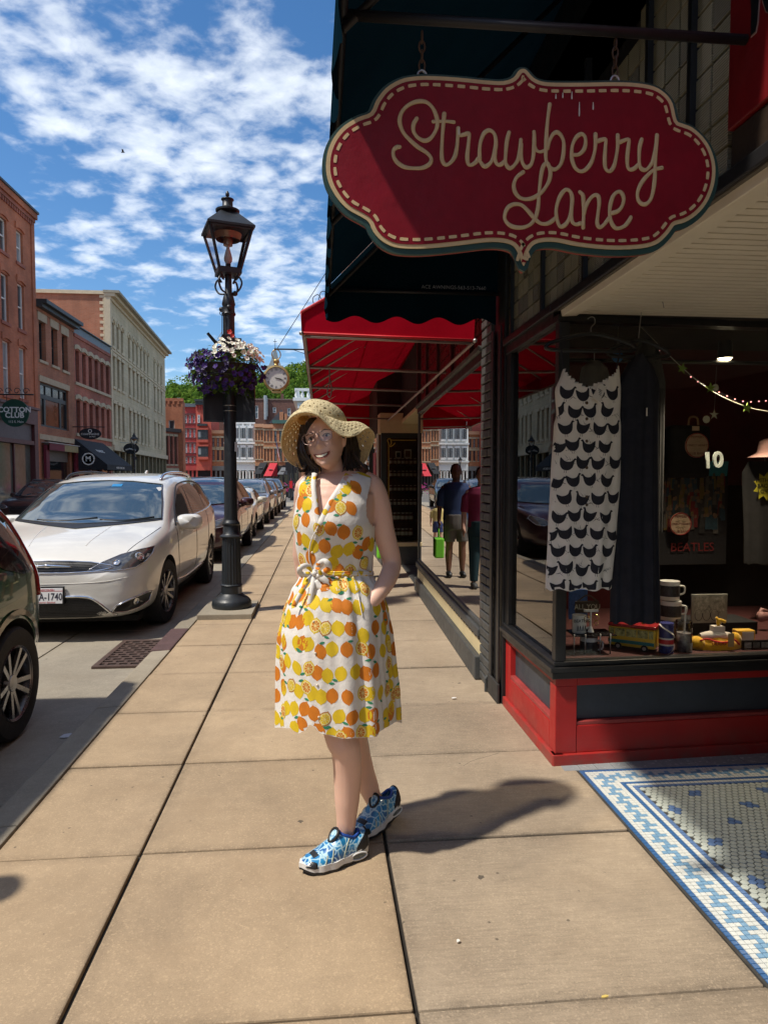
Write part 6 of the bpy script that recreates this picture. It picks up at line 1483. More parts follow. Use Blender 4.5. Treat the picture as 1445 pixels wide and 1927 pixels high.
for k,(x0,x1,a,lb)in enumerate(((-1.262,-1.035,R(14),'black framed board back clamped to the lamp post, on its kerb side'),(-.955,-.715,R(-10),'plain black board back clamped to the lamp post, on its shop side'))):
 cx_=(x0+x1)/2;z0,z1=2.14,2.72;t=thing('street_board',lb,'sign board',(cx_,7.85,z0));M_=Matrix.Translation((cx_,7.85,0))@Matrix.Rotation(a,4,'Z');w=(x1-x0)/2
 mb=MB();mb.box((-w,-.008,z0),(w,.008,z1),0,M_);mb.build('panel',BOARD,t)
 mb=MB()
 for lo,hi in(((-w-.012,-.016,z0-.012),(w+.012,.016,z0+.006)),((-w-.012,-.016,z1-.006),(w+.012,.016,z1+.012)),((-w-.012,-.016,z0+.0061),(-w+.008,.016,z1-.0061)),((w-.008,-.016,z0+.0061),(w+.012,.016,z1-.0061))):mb.box(lo,hi,0,M_)
 mb.build('frame',IRON,t,bevel=.003)
bk=thing('flower_basket','hanging basket overflowing with purple and white petunias on the lamp post','flower basket',(-1.03,7.85,2.7))
bc=Vector((-1.0,7.72,2.66))
mb=MB();mb.lathe([(.20,-.16),(.27,-.05),(.30,.04),(.31,.06)],28,bc,cap=False);mb.build('bowl',mat('dark_coir',(.035,.028,.02),.9,var=.4,vs=20),bk)
mb=MB()
for z,r_ in((.06,.312),(-.05,.275),(-.15,.21)):mb.tube([bc+Vector((r_*math.cos(a*PI/14),r_*math.sin(a*PI/14),z))for a in range(28)],.006,5,closed=True)
mb.tube([bc+Vector((-.28,0,.06)),bc+Vector((-.06,.1,.45))],.003,4);mb.tube([bc+Vector((.28,0,.06)),bc+Vector((.06,.1,.45))],.003,4);mb.tube([bc+Vector((-.2,-.2,.06)),bc+Vector((-.03,.08,.45))],.003,4)
mb.build('wire_frame',IRON,bk)
rf=random.Random(11);PET=[leafmat('petunia_leaves',(.10,.15,.04)),leafmat('petunia_leaves_dark',(.045,.08,.02))]
PURP=mat('purple_petals',(.045,.012,.16),.6,var=.35,vs=30);PURPD=mat('dark_purple_petals',(.018,.006,.06),.6,var=.3,vs=30);WPET=mat('white_petals',(.74,.73,.62),.6,var=.1,vs=30);YC=mat('petal_throat',(.30,.30,.06),.6,var=.1)
lv=MB();pf=MB();wf=MB();st_=MB()
def surf(a,e):
 pass
 rr=.37*math.cos(e*1.15)**.6+rf.uniform(-.07,.05);return bc+Vector((rr*math.cos(a)*1.0,rr*math.sin(a)*.85,.06+.20*e+(0 if e>0 else e*.05)+rf.uniform(-.03,.03)))
def flower(mb,p,n,r_,m0,mc):
 n=n.normalized();e1=n.orthogonal().normalized();e2=n.cross(e1);a0=rf.random()*6;c=len(mb.v);mb.v.append(p-n*r_*.35)
 for k in range(10):
  a=a0+k*PI/5;q=r_*(1.0 if k%2==0 else .80);mb.v.append(p+(e1*math.cos(a)+e2*math.sin(a))*q+n*(.12*r_*math.sin(k*2.1)))
 for k in range(10):mb.face((c,c+1+k,c+1+(k+1)%10),m0)
 c2=len(mb.v)
 for k in range(5):mb.v.append(p-n*r_*.08+(e1*math.cos(k*1.2566)+e2*math.sin(k*1.2566))*r_*.2)
 mb.face([c2+k for k in range(5)],mc)
for k in range(1700):
 a=rf.uniform(0,2*PI);e=rf.uniform(-1.15,.95);p=surf(a,e);p=bc+(p-bc)*rf.uniform(.75,1.0);n=(p-bc+Vector((rf.gauss(0,.2),rf.gauss(0,.2),rf.gauss(.15,.2)))).normalized();e1=(n.orthogonal()+Vector((rf.gauss(0,.4),)*3)).normalized();e2=n.cross(e1).normalized();l=rf.uniform(.016,.040)
 b=len(lv.v);lv.v+=[p-e1*l,p-e2*l*.45+n*.004,p+e1*l,p+e2*l*.45+n*.004];lv.face((b,b+1,b+2,b+3),rf.choice((0,0,1)))
for k in range(34):
 a=rf.uniform(0,2*PI);p=surf(a,-1.0);q=p+Vector((math.cos(a)*.05,math.sin(a)*.05,-rf.uniform(.03,.12)));st_.tube([p,q],.003,4)
 for i in range(5):
  c=p.lerp(q,rf.random());l=.02;e1=Vector((rf.gauss(0,1),rf.gauss(0,1),rf.gauss(0,1))).normalized();e2=e1.orthogonal().normalized();b=len(lv.v);lv.v+=[c-e1*l,c-e2*l*.5,c+e1*l,c+e2*l*.5];lv.face((b,b+1,b+2,b+3),1)
for k in range(250):
 a=rf.uniform(PI*.75,PI*2.1);e=rf.uniform(-1.1,.75)
 if math.cos(a)>.1 and e>.05:continue
 p=surf(a,e);flower(pf,p+(p-bc).normalized()*.02,(p-bc)+Vector((rf.gauss(0,.12),rf.gauss(-.12,.12),rf.gauss(.05,.1))),rf.uniform(.026,.036),0 if rf.random()<.55 else 1,1)
for k in range(120):
 a=rf.uniform(-PI*.62,PI*.25);e=rf.uniform(.25,1.05);p=surf(a,e);flower(wf,p+(p-bc).normalized()*.025+Vector((0,0,.02)),(p-bc)+Vector((rf.gauss(0,.1),rf.gauss(-.15,.12),rf.gauss(.1,.1))),rf.uniform(.026,.036),0,1)
for nm,mb_,ms in(('leaves',lv,PET),('purple_flowers',pf,[PURP,PURPD]),('white_flowers',wf,[WPET,YC]),('trailing_stems',st_,[PET[1]])):mb_.build(nm,ms,bk)['kind']='stuff'
p=bc+Vector((.06,-.18,.40));mb=MB();flower(mb,p,Vector((0,-1,.2)),.03,0,0);flower(mb,p+Vector((.03,0,-.04)),Vector((0,-1,.2)),.025,0,0);mb.build('red_flower',mat('red_petals',(.5,.03,.02),.6,var=.2),bk)
CKY=18.0;cc=at(520,712,Y=CKY);cr=.30
clk=thing('hanging_clock','round white pocket watch shaped clock with gold rim hanging over the sidewalk','clock',tuple(cc))
RX=Matrix.Translation(cc)@Matrix.Rotation(PI/2,4,'X');GOLDR=mat('aged_gold',(.50,.34,.13),.35,metal=.6,var=.2)
mb=MB();mb.lathe([(cr*.93,.10),(cr*1.06,.09),(cr*1.12,.03),(cr*1.12,-.06),(cr*.9,-.09)],40,(0,0,0),0,RX,cap=False);mb.build('rim',GOLDR,clk,smooth=40)
mb=MB();mb.lathe([(0,-.07),(cr*.95,-.07),(cr*.95,.06),(0,.06)],40,(0,0,0),0,RX);mb.build('dial',mat('clock_dial',(.66,.64,.58),.4,var=.08),clk)
CK=mat('clock_ink',(.03,.03,.035),.5,var=0)
for k,nm in enumerate(('XII','I','II','III','IV','V','VI','VII','VIII','IX','X','XI')):
 a=k*PI/6;p=cc+Vector((math.sin(a)*cr*.73,-.063,math.cos(a)*cr*.73));text(nm,.085,frame_m(p,(math.cos(a),0,-math.sin(a)),(math.sin(a),0,math.cos(a))),'numeral',CK,clk,.001,sx=.75)
def hand(a,l,w):
 d=Vector((math.sin(a),0,math.cos(a)));mb=MB();mb.bar(cc+Vector((0,-.070,0))-d*.03,cc+Vector((0,-.070,0))+d*l,w,.004,up=(0,1,0));mb.build('hand',CK,clk)
hand(R(105),cr*.66,.016);hand(R(100),cr*.45,.022)
mb=MB();mb.tube([cc+Vector((cr*.93*math.cos(a*PI/20),-.064,cr*.93*math.sin(a*PI/20)))for a in range(40)],.006,5,closed=True);mb.build('minute_ring',CK,clk)
mb=MB();mb.lathe([(.05,cr*1.08),(.06,cr*1.15),(.045,cr*1.25),(.075,cr*1.35),(.08,cr*1.52),(.05,cr*1.62)],16,cc);mb.build('crown',GOLDR,clk,smooth=50)
mb=MB();mb.tube([cc+Vector((.11*math.cos(a*PI/12),0,cr*1.62+.12+.13*math.sin(a*PI/12)))for a in range(24)],.014,6,closed=True);mb.build('bow_ring',GOLDR,clk,smooth=True)
mb=MB();mb.box((cc.x-.12,CKY-.08,cc.z-cr*1.22),(cc.x+.12,CKY+.08,cc.z-cr*1.1));mb.build('foot',GOLDR,clk,bevel=.01)
zb_=cc.z+cr*1.62+.26
mb=MB();mb.tube([(cc.x-.05,CKY,zb_),(1.5,CKY,zb_)],.02,8);mb.build('bracket_arm',IRON,clk)
mb=MB();mb.tube([(cc.x+.02,CKY,zb_),(1.6,CKY,zb_+4.15)],.009,5);mb.tube([(cc.x+.4,CKY,zb_),(1.5,CKY-.3,zb_-.75)],.008,5);mb.build('guy_wire',IRON,clk)
mb=MB();p=at(231,286,Y=45);bt=thing('bird','small black bird flying in the blue sky left of the lantern','bird',tuple(p))
mb.tube(spline([p+Vector((-.10,0,0)),p+Vector((0,0,.02)),p+Vector((.12,.02,0))],4),[.012,.03,.04,.045,.045,.04,.03,.02,.01],6);mb.build('body',BLACK,bt,smooth=True)
for s in(-1,1):
 mb=MB();q=p+Vector((.02,0,.02));mb.v+=[q+Vector((-.05,0,0)),q+Vector((.06,0,0)),q+Vector((.05,s*.14,.09)),q+Vector((-.02,s*.22,.10)),q+Vector((-.05,s*.13,.07))];mb.face((0,1,2,3,4));mb.build('wing',BLACK,bt,solid=.006)
def far_post(px,pyb,pyt,label,board=None):
 Yp=1.5*F_PX*1.003/(pyb-900.5);p=at(px,pyb,Y=Yp);zt=at(px,pyt,Y=Yp).z;t=thing('street_lamp',label,'street lamp',(p.x,Yp,0),group='dark posts at the end of the sidewalk')
 mb=MB();mb.lathe([(.16,0),(.15,.2),(.09,.3),(.07,1.0),(.06,zt)],12,(p.x,Yp,0));mb.build('shaft',IRON,t,smooth=50)
 mb=MB();mb.box((p.x-.32,Yp-.03,zt-.95),(p.x+.32,Yp+.03,zt-.3));mb.build('board',BOARD,t)
 return t
far_post(545.5,937,862,'dark post with black board at the sidewalk end, behind the red box');far_post(550,941.5,864,'dark post nearest the straw hat at the far end of the sidewalk')
p=at(547.8,940,Y=47.5);t=thing('newspaper_box','small bright red box standing between the far dark posts','newspaper box',(p.x,47.5,1));mb=MB();mb.box((p.x-.10,47.45,.85),(p.x+.10,47.5,1.35));mb.build('panel',mat('bright_red',(.62,.02,.03),.5,var=.1),t);mb=MB();mb.box((p.x-.03,47.5,0),(p.x+.03,47.55,.85));mb.build('stand',IRON,t)
p=at(540.5,931,Y=62);hy=thing('fire_hydrant','red fire hydrant on the far kerb beside the pink flowers','hydrant',(p.x,62,0))
mb=MB();mb.lathe([(.16,0),(.16,.06),(.11,.07),(.11,.5),(.14,.52),(.13,.56),(.08,.66),(.03,.70),(0,.72)],14,(p.x,62,0));mb.build('barrel',mat('bright_red',(0,0,0)),hy,smooth=50)
mb=MB();mb.tube([(p.x-.2,62,.4),(p.x+.2,62,.4)],.06,8);mb.build('outlet_cap',mat('bright_red',(0,0,0)),hy)
p=at(538,925,Y=56);pt=thing('flower_planter','planter with pink and magenta flowers on the far kerb','planter',(p.x,56,0));rr_=random.Random(5)
mb=MB();mb.lathe([(.2,0),(.26,.45),(.28,.5)],12,(p.x,56,0));mb.build('tub',IRON,pt);mb=MB()
for k in range(120):
 q=Vector((p.x+rr_.gauss(0,.28),56+rr_.gauss(0,.2),.75+rr_.gauss(0,.2)));mb.cbox(q,(.09,.06,.06),0 if k%2 else(1 if q.z>.72 else 2))
mb.build('flowers',[mat('magenta_petals',(.6,.05,.35),.6,var=.2),mat('pink_petals',(.7,.12,.3),.6,var=.2),PET[0]],pt)['kind']='stuff'
fl=thing('flag','drooping striped flag on a slanted pole from the orange house by the hat','flag',(at(522,850,Y=89.5).x,89.5,5))
a0=at(524,862,Y=90);a1=at(517,817,Y=88.5)
mb=MB();mb.tube([a0,a1],.035,6);mb.build('pole',IRON,fl)
FLC=[mat('flag_red',(.45,.02,.03),.7,var=.1),mat('flag_white',(.7,.68,.66),.7,var=.1),mat('flag_blue',(.02,.03,.14),.7,var=.1)]
mb=MB();d=a0-a1
for k in range(7):
 u0,u1=.08+k*.11,.08+(k+1)*.11;mb.quad(a1+d*u0,a1+d*u1,a1+d*u1+Vector((.35,.1,-1.5+.05*k)),a1+d*u0+Vector((.35,.1,-1.5+.05*k)),2 if k<3 else k%2)
mb.build('cloth',FLC,fl,solid=.02)
# ================================================================ THE WOMAN IN THE LEMON DRESS
WY=2.75
MMPX=WY/F_PX
def W(px,py,d=0.0):return at(px,py,Y=WY+d)
def remesh(mb,name,m,parent,voxel,smooth=6):
 pass
 o=bpy.data.objects.new('tmp',mb.mesh('tmp',m));COL.objects.link(o)
 k=o.modifiers.new('r','REMESH');k.mode='VOXEL';k.voxel_size=voxel
 k=o.modifiers.new('s','SMOOTH');k.iterations=smooth;k.factor=.5
 me=bpy.data.meshes.new_from_object(o.evaluated_get(bpy.context.evaluated_depsgraph_get()));bpy.data.objects.remove(o)
 me.polygons.foreach_set('use_smooth',[True]*len(me.polygons));me.name=name
 if not len(me.materials):me.materials.append(m)
 inv=wm(parent).inverted();me.transform(inv)
 ob=bpy.data.objects.new(name,me);COL.objects.link(ob);ob.parent=parent
 return ob
woman=thing('person','smiling person in a straw hat, lemon print dress and blue sneakers on the sidewalk','person',(.12,2.75,0))
SKIN=mat('skin',(.76,.48,.365),.5,var=.03,vs=18,sss=.12,rvar=.05)
YS_=[882,886,890,895,902,912,930,950,985,1020,1050,1070,1080,1090,1110,1150,1200,1250,1300,1350,1395]
LS_=[606,600,590,577,567,561,557,555,551,556,561,565,567,563,550,535,526,524,524,523,523]
RS_=[662,672,684,698,707,711,712,711,706,704,702,700,699,703,716,728,735,738,742,745,746]
HD_=[.55,.55,.56,.57,.60,.64,.72,.80,.84,.82,.80,.78,.78,.80,.84,.86,.86,.86,.86,.86,.86]
def row(y):
 l,r=interp(y,YS_,LS_),interp(y,YS_,RS_);a,b=W(l,y),W(r,y)
 return(a+b)/2,(b-a).length/2,interp(y,YS_,HD_)
rp=random.Random(21)
PL=[(rp.uniform(0,2*PI),rp.uniform(.55,1.0))for _ in range(15)]
def pleat(th,y):
 k=min(1,max(0,(y-1085)/210));v=0
 for i,(p0,a)in enumerate(PL):
  d=(th-p0+PI)%(2*PI)-PI;d*=(1+.0*k)
  w=.10+.05*(i%3)
  v+=a*(math.exp(-(d/w)**2)-.45*math.exp(-((d-.16)/(w*.8))**2))
 return .082*k**.8*v
def crease(th,y):
 v=0.0
 if y<1085:
  g=math.exp(-((y-1078)/22)**2);v+=.018*g*math.sin(th*22+1.5*math.sin(th*5))
  v+=.010*math.sin(th*9+y*.06)*math.exp(-((y-1035)/42)**2)+.007*math.sin(th*5-y*.11)*min(1,max(0,(y-900)/50))
 else:
  g=math.exp(-((y-1085)/35)**2);v+=.030*g*math.sin(th*24+1.5*math.sin(th*5));v+=.006*math.sin(th*31+y*.02)
 return v
BUST=[(618,985,.020),(672,985,.018)]
def dressp(th,y,grow=1.0):
 c,hw,hd=row(y);m=(1+pleat(th,y)+crease(th,y))*grow
 m*=1-.035*min(1,max(0,(y-1100)/200));x=math.cos(th)*hw*m;d=-math.sin(th)*hw*hd*m
 p=Vector((c.x+x,c.y-0+d*1.0,c.z))
 if d<0:p.z=HC+(p.z-HC)*(p.y/WY)
 if y<1085 and d<0:
  for bx,by,a in BUST:
   q=W(bx,by);r2=((p.x-q.x)/.075)**2+((p.z-q.z)/.075)**2;p.y-=a*math.exp(-r2)
 return p
def pj(p):
 d=p-Vector((0,0,HC));k=d.dot(_f);return CX+F_PX*d.dot(_r)/k,CY-F_PX*d.dot(_u)/k
def poly_in(poly,x,y):
 c=False;j=len(poly)-1
 for i in range(len(poly)):
  if(poly[i][1]>y)!=(poly[j][1]>y)and x<(poly[j][0]-poly[i][0])*(y-poly[i][1])/(poly[j][1]-poly[i][1]+1e-9)+poly[i][0]:c=not c
  j=i
 return c
NECK=[(596,870),(590,893),(588,915),(592,945),(598,986),(606,972),(622,945),(640,918),(656,896),(668,884),(668,870)]
ARMR=[(704,890),(696,915),(690,945),(690,970),(697,986),(712,992),(730,985),(730,890)]
ARML=[(540,890),(560,905),(562,915),(560,935),(554,950),(540,950)]
NTH=220
def hem(th):
 px=632+108*math.cos(th);fr=math.sin(th)
 y=interp(px,[524,545,560,572,580,588,600,640,690,705,725,746],[1366,1368,1378,1374,1362,1366,1380,1391,1390,1378,1371,1357])
 return y if fr>0 else 1366
verts_y=[884+i*4.0 for i in range(50)]+[1084+i*6 for i in range(46)]
def make_dress():
 mb=MB();idx={}
 rows_n=118
 for i in range(NTH):
  th=2*PI*i/NTH
  for j in range(rows_n):
   v=j/(rows_n-1);y=lerp(883,hem(th),v)
   p=dressp(th,y);idx[(i,j)]=len(mb.v);mb.v.append(p)
 cut={}
 for i in range(NTH):
  th=2*PI*i/NTH;front=math.sin(th)>-.02
  for j in range(rows_n):
   p=mb.v[idx[(i,j)]];x,y=pj(p)
   back_ok=True
   c=False
   if front:c=poly_in(NECK,x,y)
   if not c:c=poly_in(ARMR,x,y)or poly_in(ARML,x,y)
   if not front and y<890:c=True
   cut[(i,j)]=c
 for i in range(NTH):
  for j in range(rows_n-1):
   i2=(i+1)%NTH;q=((i,j),(i2,j),(i2,j+1),(i,j+1))
   if sum(cut[k]for k in q)>=2:continue
   mb.face([idx[k]for k in q][::-1])
 return mb
COTTON=mat('white_dress_cotton',(.78,.74,.68),.75,var=.06,vs=6,bump=.25,bs=45,sheen=.1)
dress_mb=make_dress();dress=dress_mb.build('dress',COTTON,woman,smooth=True)
dbvh=BVHTree.FromPolygons([tuple(v)for v in dress_mb.v],dress_mb.f)
LEM=spline([Vector(p)for p in((0,1.22,0),(.18,1.05,0),(.55,.86,0),(.86,.42,0),(.92,-.05,0),(.78,-.55,0),(.42,-.92,0),(.14,-1.06,0),(0,-1.22,0),(-.14,-1.06,0),(-.42,-.92,0),(-.78,-.55,0),(-.92,-.05,0),(-.86,.42,0),(-.55,.86,0),(-.18,1.05,0))],2,True)
LEM=[(p.x,p.y)for p in LEM]
LEAF=[(0,0),(.25,.16),(.6,.2),(1.0,.0),(.6,-.18),(.25,-.15)]
YEL=mat('lemon_yellow_print',(.72,.50,.012),.75,var=.10,vs=40);YELD=mat('deep_yellow_print',(.60,.36,.01),.75,var=.10,vs=40);ORA=mat('orange_print',(.62,.185,.008),.75,var=.12,vs=40);LGR=mat('leaf_green_print',(.03,.24,.12),.7,var=.1,vs=40);PALE=mat('slice_pale_print',(.80,.66,.25),.75,var=.08);BRNP=mat('slice_brown_print',(.45,.18,.03),.75,var=.1)
prints={n:MB()for n in('Y','O','G','P','B')};PM_={'Y':YEL,'O':ORA,'G':LGR,'P':PALE,'B':BRNP}
def lay(kind,frame,poly,off,fine=.009,bvh=None,pr=None):
 pass
 hit,n,e1,e2=frame;E=[]
 P=[Vector(p)for p in poly]
 for i,p in enumerate(P):
  q=P[(i+1)%len(P)];k=max(1,int((q-p).length/fine));E+=[p.lerp(q,j/k)for j in range(k)]
 pts=list(E);xs=[p.x for p in E];ys=[p.y for p in E];tup=[(p.x,p.y)for p in E]
 x=min(xs)+fine/2
 while x<max(xs):
  y=min(ys)+fine/2
  while y<max(ys):
   if poly_in(tup,x,y)and min((x-p.x)**2+(y-p.y)**2 for p in E)>(fine*.4)**2:pts.append(Vector((x,y)))
   y+=fine
  x+=fine
 v,_,f,_,_,_=geometry.delaunay_2d_cdt(pts,[],[list(range(len(E)))],1,1e-6)
 mb=(pr or prints)[kind];b=len(mb.v);ok=[]
 for p in v:
  o=hit+e1*p.x+e2*p.y+n*.035;h,nr,_,_=(bvh or dbvh).ray_cast(o,-n,.09)
  if h is None:ok.append(False);mb.v.append(hit);continue
  if nr.dot(n)<0:nr=-nr
  ok.append(True);mb.v.append(h+nr*off)
 for t in f:
  if all(ok[i]for i in t):mb.face([b+i for i in t])
def motif(px,py,typ,s=1.0,rot=None,scale_hint=1.0,ray=None):
 if ray is None:
  d=(_f+_r*((px-CX)/F_PX)+_u*((CY-py)/F_PX)).normalized();o=Vector((0,0,HC));h,n,_,_=dbvh.ray_cast(o,d)
 else:h,n,_,_=dbvh.ray_cast(*ray);d=ray[1]
 if h is None:return
 if n.dot(d)>0:n=-n
 c,_,_=row(py);n2=Vector((h.x-c.x,h.y-c.y,0)).normalized();n=(n*.3+n2*.7).normalized()
 up=Vector((0,0,1));up=(up-n*up.dot(n)).normalized();e1=up.cross(n)
 a=rp.uniform(-.5,.5)if rot is None else rot
 if rp.random()<.5:a+=PI
 E1=e1*math.cos(a)+up*math.sin(a);E2=up*math.cos(a)-e1*math.sin(a);r_=.0262*s
 fr=(h,n,E1,E2);sc=lambda poly,k,kx=1.0:[(p[0]*r_*k*kx,p[1]*r_*k)for p in poly]
 if typ in 'YO':lay(typ,fr,sc(LEM,1.0,rp.uniform(.9,1.05)),.0007)
 else:
  rim,fl=('Y','O')if typ=='S' else('B','Y')
  lay(rim,fr,sc(LEM,1.0),.0007);lay('P',fr,sc(LEM,.84),.0012)
  for k in range(9):
   t0,t1=k*2*PI/9+.08,(k+1)*2*PI/9-.08
   lay(fl,fr,[(.1*r_*math.cos((t0+t1)/2),.12*r_*math.sin((t0+t1)/2)),(.58*r_*math.cos(t0),.70*r_*math.sin(t0)),(.62*r_*math.cos((t0+t1)/2),.76*r_*math.sin((t0+t1)/2)),(.58*r_*math.cos(t1),.70*r_*math.sin(t1))],.0017,.02)
 if rp.random()<.6:
  sd=rp.choice((-1,1));lay('G',(h,n,E1,E2),[(sd*(p[0]*.024+.004)*s,(p[1]*.026-.0292)*s)for p in LEAF],.0012,.012)
SK=lambda t:[(500+x/4.8167,1020+y/4.8167,k)for x,y,k in t]
BD=lambda t:[(500+x/5.0714,740+y/5.0714,k)for x,y,k in t]
lem=SK([(645,590,'O'),(735,605,'O'),(548,585,'Y'),(838,590,'Y'),(228,520,'O'),(268,535,'Y'),(320,490,'O'),(375,530,'S'),(440,540,'Y'),(540,795,'T'),(655,790,'Y'),(775,795,'O'),(450,760,'S'),(990,790,'O'),(1075,790,'Y'),(885,835,'Y'),(240,740,'O'),(310,710,'O'),(162,695,'T'),(205,690,'Y'),(380,700,'Y'),(495,985,'O'),(600,990,'Y'),(735,990,'O'),(866,975,'S'),(955,985,'O'),(1060,990,'Y'),(1120,955,'T'),(382,940,'Y'),(278,905,'Y'),(336,900,'O'),(160,890,'Y'),(128,880,'O'),(465,1170,'O'),(560,1215,'Y'),(680,1215,'Y'),(818,1180,'Y'),(1000,1180,'O'),(908,1190,'O'),(1130,1165,'Y'),(280,1130,'Y'),(200,1065,'Y'),(142,1080,'S'),(388,1140,'S'),(420,1370,'Y'),(500,1390,'Y'),(602,1410,'O'),(742,1405,'O'),(880,1380,'S'),(940,1385,'Y'),(1040,1375,'Y'),(1098,1345,'S'),(160,1300,'O'),(295,1350,'Y'),(228,1295,'T'),(1158,1370,'S'),(370,1320,'S'),(435,1565,'O'),(535,1620,'T'),(665,1600,'Y'),(790,1610,'O'),(895,1560,'Y'),(992,1565,'O'),(1090,1570,'Y'),(1140,1545,'O'),(185,1490,'Y'),(255,1530,'Y'),(350,1510,'O'),(480,1722,'O'),(600,1738,'Y'),(745,1742,'O'),(680,1755,'S'),(940,1715,'Y'),(1010,1690,'O'),(1100,1670,'Y'),(1160,1640,'O'),(860,1715,'S'),(142,1640,'Y'),(252,1700,'Y'),(325,1668,'O'),(635,400,'Y'),(800,390,'Y'),(545,370,'O'),(310,350,'O'),(370,370,'Y'),(910,410,'S'),(700,400,'S'),(1010,600,'Y'),(1060,560,'O')])
lem+=BD([(390,1070,'Y'),(325,1030,'O'),(380,1220,'O'),(288,1220,'T'),(320,1400,'O'),(380,1420,'Y'),(450,1470,'Y'),(505,1280,'S'),(620,1285,'O'),(745,1315,'O'),(880,1320,'S'),(560,1465,'O'),(680,1520,'Y'),(795,1500,'Y'),(882,1535,'O'),(815,1110,'O'),(715,1090,'T'),(612,1085,'O'),(672,960,'Y'),(762,910,'Y'),(858,905,'O'),(772,815,'O'),(915,770,'Y'),(958,1420,'O'),(945,1605,'T'),(1012,1445,'Y'),(350,910,'Y'),(430,910,'S'),(497,900,'Y'),(480,1085,'O'),(345,1600,'S'),(425,1580,'O'),(640,1640,'Y'),(695,1685,'O'),(810,1690,'S'),(275,1370,'Y'),(450,790,'Y')])
for x,y,k in lem:motif(x,y+rp.uniform(-4,4),k)
for j in range(6):
 for i,th in enumerate((.06,.34,PI-.06,PI-.34)):
  y=1140+j*41+(20 if i%2 else 0);c,hw,hd=row(y);o=c+Vector((math.cos(th)*.6,-math.sin(th)*.6,0));motif(0,y,'YOOYSY'[(i*2+j)%6],ray=(o,(c-o).normalized()))
for i in range(9):
 for j in range(9):
  y=930+j*52;c,hw,hd=row(y);th=PI+PI*(i+.5+.5*(j%2))/10;o=c+Vector((math.cos(th)*.6,-math.sin(th)*.6,0));d=(c-o).normalized();motif(0,y,'YOYOSYO'[(i*3+j*2)%7],ray=(o,d))
for nm,k in(('yellow_lemon_print','Y'),('orange_lemon_print','O'),('leaf_print','G'),('lemon_slice_print','P'),('slice_rim_print','B')):prints[k].build(nm,PM_[k],dress,smooth=True)['kind']='stuff'
def ribbon(pts,w,m,name,par,up=(0,-1,0),th=.0016,tw=None):
 P=spline([Vector(p)for p in pts],5);mb=MB();n=len(P)
 for i,p in enumerate(P):
  t=(P[min(i+1,n-1)]-P[max(0,i-1)]).normalized();u=Vector(up);s_=t.cross(u).normalized();ww=w*(tw(i/(n-1))if tw else 1)
  nn_=s_.cross(t)
  mb.v+=[p-s_*ww-nn_*.001,p+nn_*.0012,p+s_*ww-nn_*.001]
 for i in range(n-1):
  mb.face((3*i,3*i+1,3*i+4,3*i+3));mb.face((3*i+1,3*i+2,3*i+5,3*i+4))
 return mb.build(name,m,par,smooth=True,solid=th)
def on_dress(px,py,off=.006):
 d=(_f+_r*((px-CX)/F_PX)+_u*((CY-py)/F_PX)).normalized();h,n,_,_=dbvh.ray_cast(Vector((0,0,HC)),d)
 return(h-d*off)if h else W(px,py,-.1)
def print_cloth():
 t=NT('lemon_print_cloth');v=t.n('ShaderNodeTexVoronoi',{'Vector':t.co('pos'),'Scale':33.0});s=t.n('ShaderNodeSeparateColor',{0:v.outputs['Color']})
 inb=t.math('LESS_THAN',v.outputs['Distance'],.52)
 c=t.mix(t.math('MULTIPLY',inb,t.math('GREATER_THAN',s.outputs[0],.6)),(.78,.74,.68,1),(.68,.20,.008,1));c=t.mix(t.math('MULTIPLY',inb,t.math('GREATER_THAN',s.outputs[1],.62)),c,(.74,.50,.012,1))
 t.bsdf(c,.75);return t.mat
PCL=print_cloth()
ribbon([W(592,890,-.06),W(590,915,-.105),W(594,950,-.135),on_dress(600,988,.008)],.010,PCL,'collar',dress)
ribbon([W(656,893,-.05),W(641,918,-.10),W(622,948,-.135),on_dress(602,990,.008)],.014,PCL,'collar',dress)
ribbon([on_dress(600,988,.006),on_dress(585,1020,.006),on_dress(582,1050,.006),on_dress(590,1075,.006)],.0022,COTTON,'wrap_edge',dress)
bl_=[dressp(2*PI*i/60,1081,1.03)for i in range(60)]
mb=MB();mb.tube(bl_,.0085,8,closed=True,flat=(.9,.55));mb.tube([p+Vector((0,0,.008))for p in bl_],.004,6,closed=True);mb.build('belt',PCL,dress,smooth=True)
bw0=on_dress(592,1076,.02)
def off(dx,dy,dz=0):return bw0+Vector((dx*MMPX,dz,-dy*MMPX))
for pts,w in(([(0,0,0),(-14,-12,-.02),(-26,-8,-.03),(-24,2,-.02),(-8,4,-.01)],.014),([(0,0,0),(10,-16,-.02),(20,-20,-.035),(26,-8,-.03),(14,2,-.015)],.016),([(0,2,-.01),(14,10,-.03),(24,22,-.03),(12,28,-.03),(0,16,-.02)],.017),([(-2,0,-.012),(6,-6,-.03),(10,4,-.03),(2,8,-.02)],.012)):ribbon([off(*p)for p in pts],w*.72,PCL,'bow_loop',dress)
ribbon([off(-2,4,-.01),off(-16,22,-.02),off(-28,42,-.03),off(-37,60,-.03)],.009,PCL,'bow_tail',dress);ribbon([off(0,6,-.012),off(-4,28,-.03),off(-8,52,-.035),off(-10,64,-.035)],.011,PCL,'bow_tail',dress)
mb=MB();mb.sphere(off(0,2,-.015),(.013,.011,.012),10,8);mb.build('bow_knot',PCL,dress,smooth=True)
for py in(1000,1040,1110,1170,1230,1290,1350):
 x=interp(py,[1000,1050,1110,1400],[596,586,588,602]);p=on_dress(x,py,.003);mb=MB();mb.sphere(p,(.005,.003,.005),8,6);mb.build('button',mat('shell_button',(.7,.6,.45),.3,var=.05),dress,smooth=True)
mb=MB();mb.tube([on_dress(674,1118,.003),on_dress(678,1140,.003),on_dress(682,1160,.003)],.0022,5);mb.build('pocket_edge',COTTON,dress)
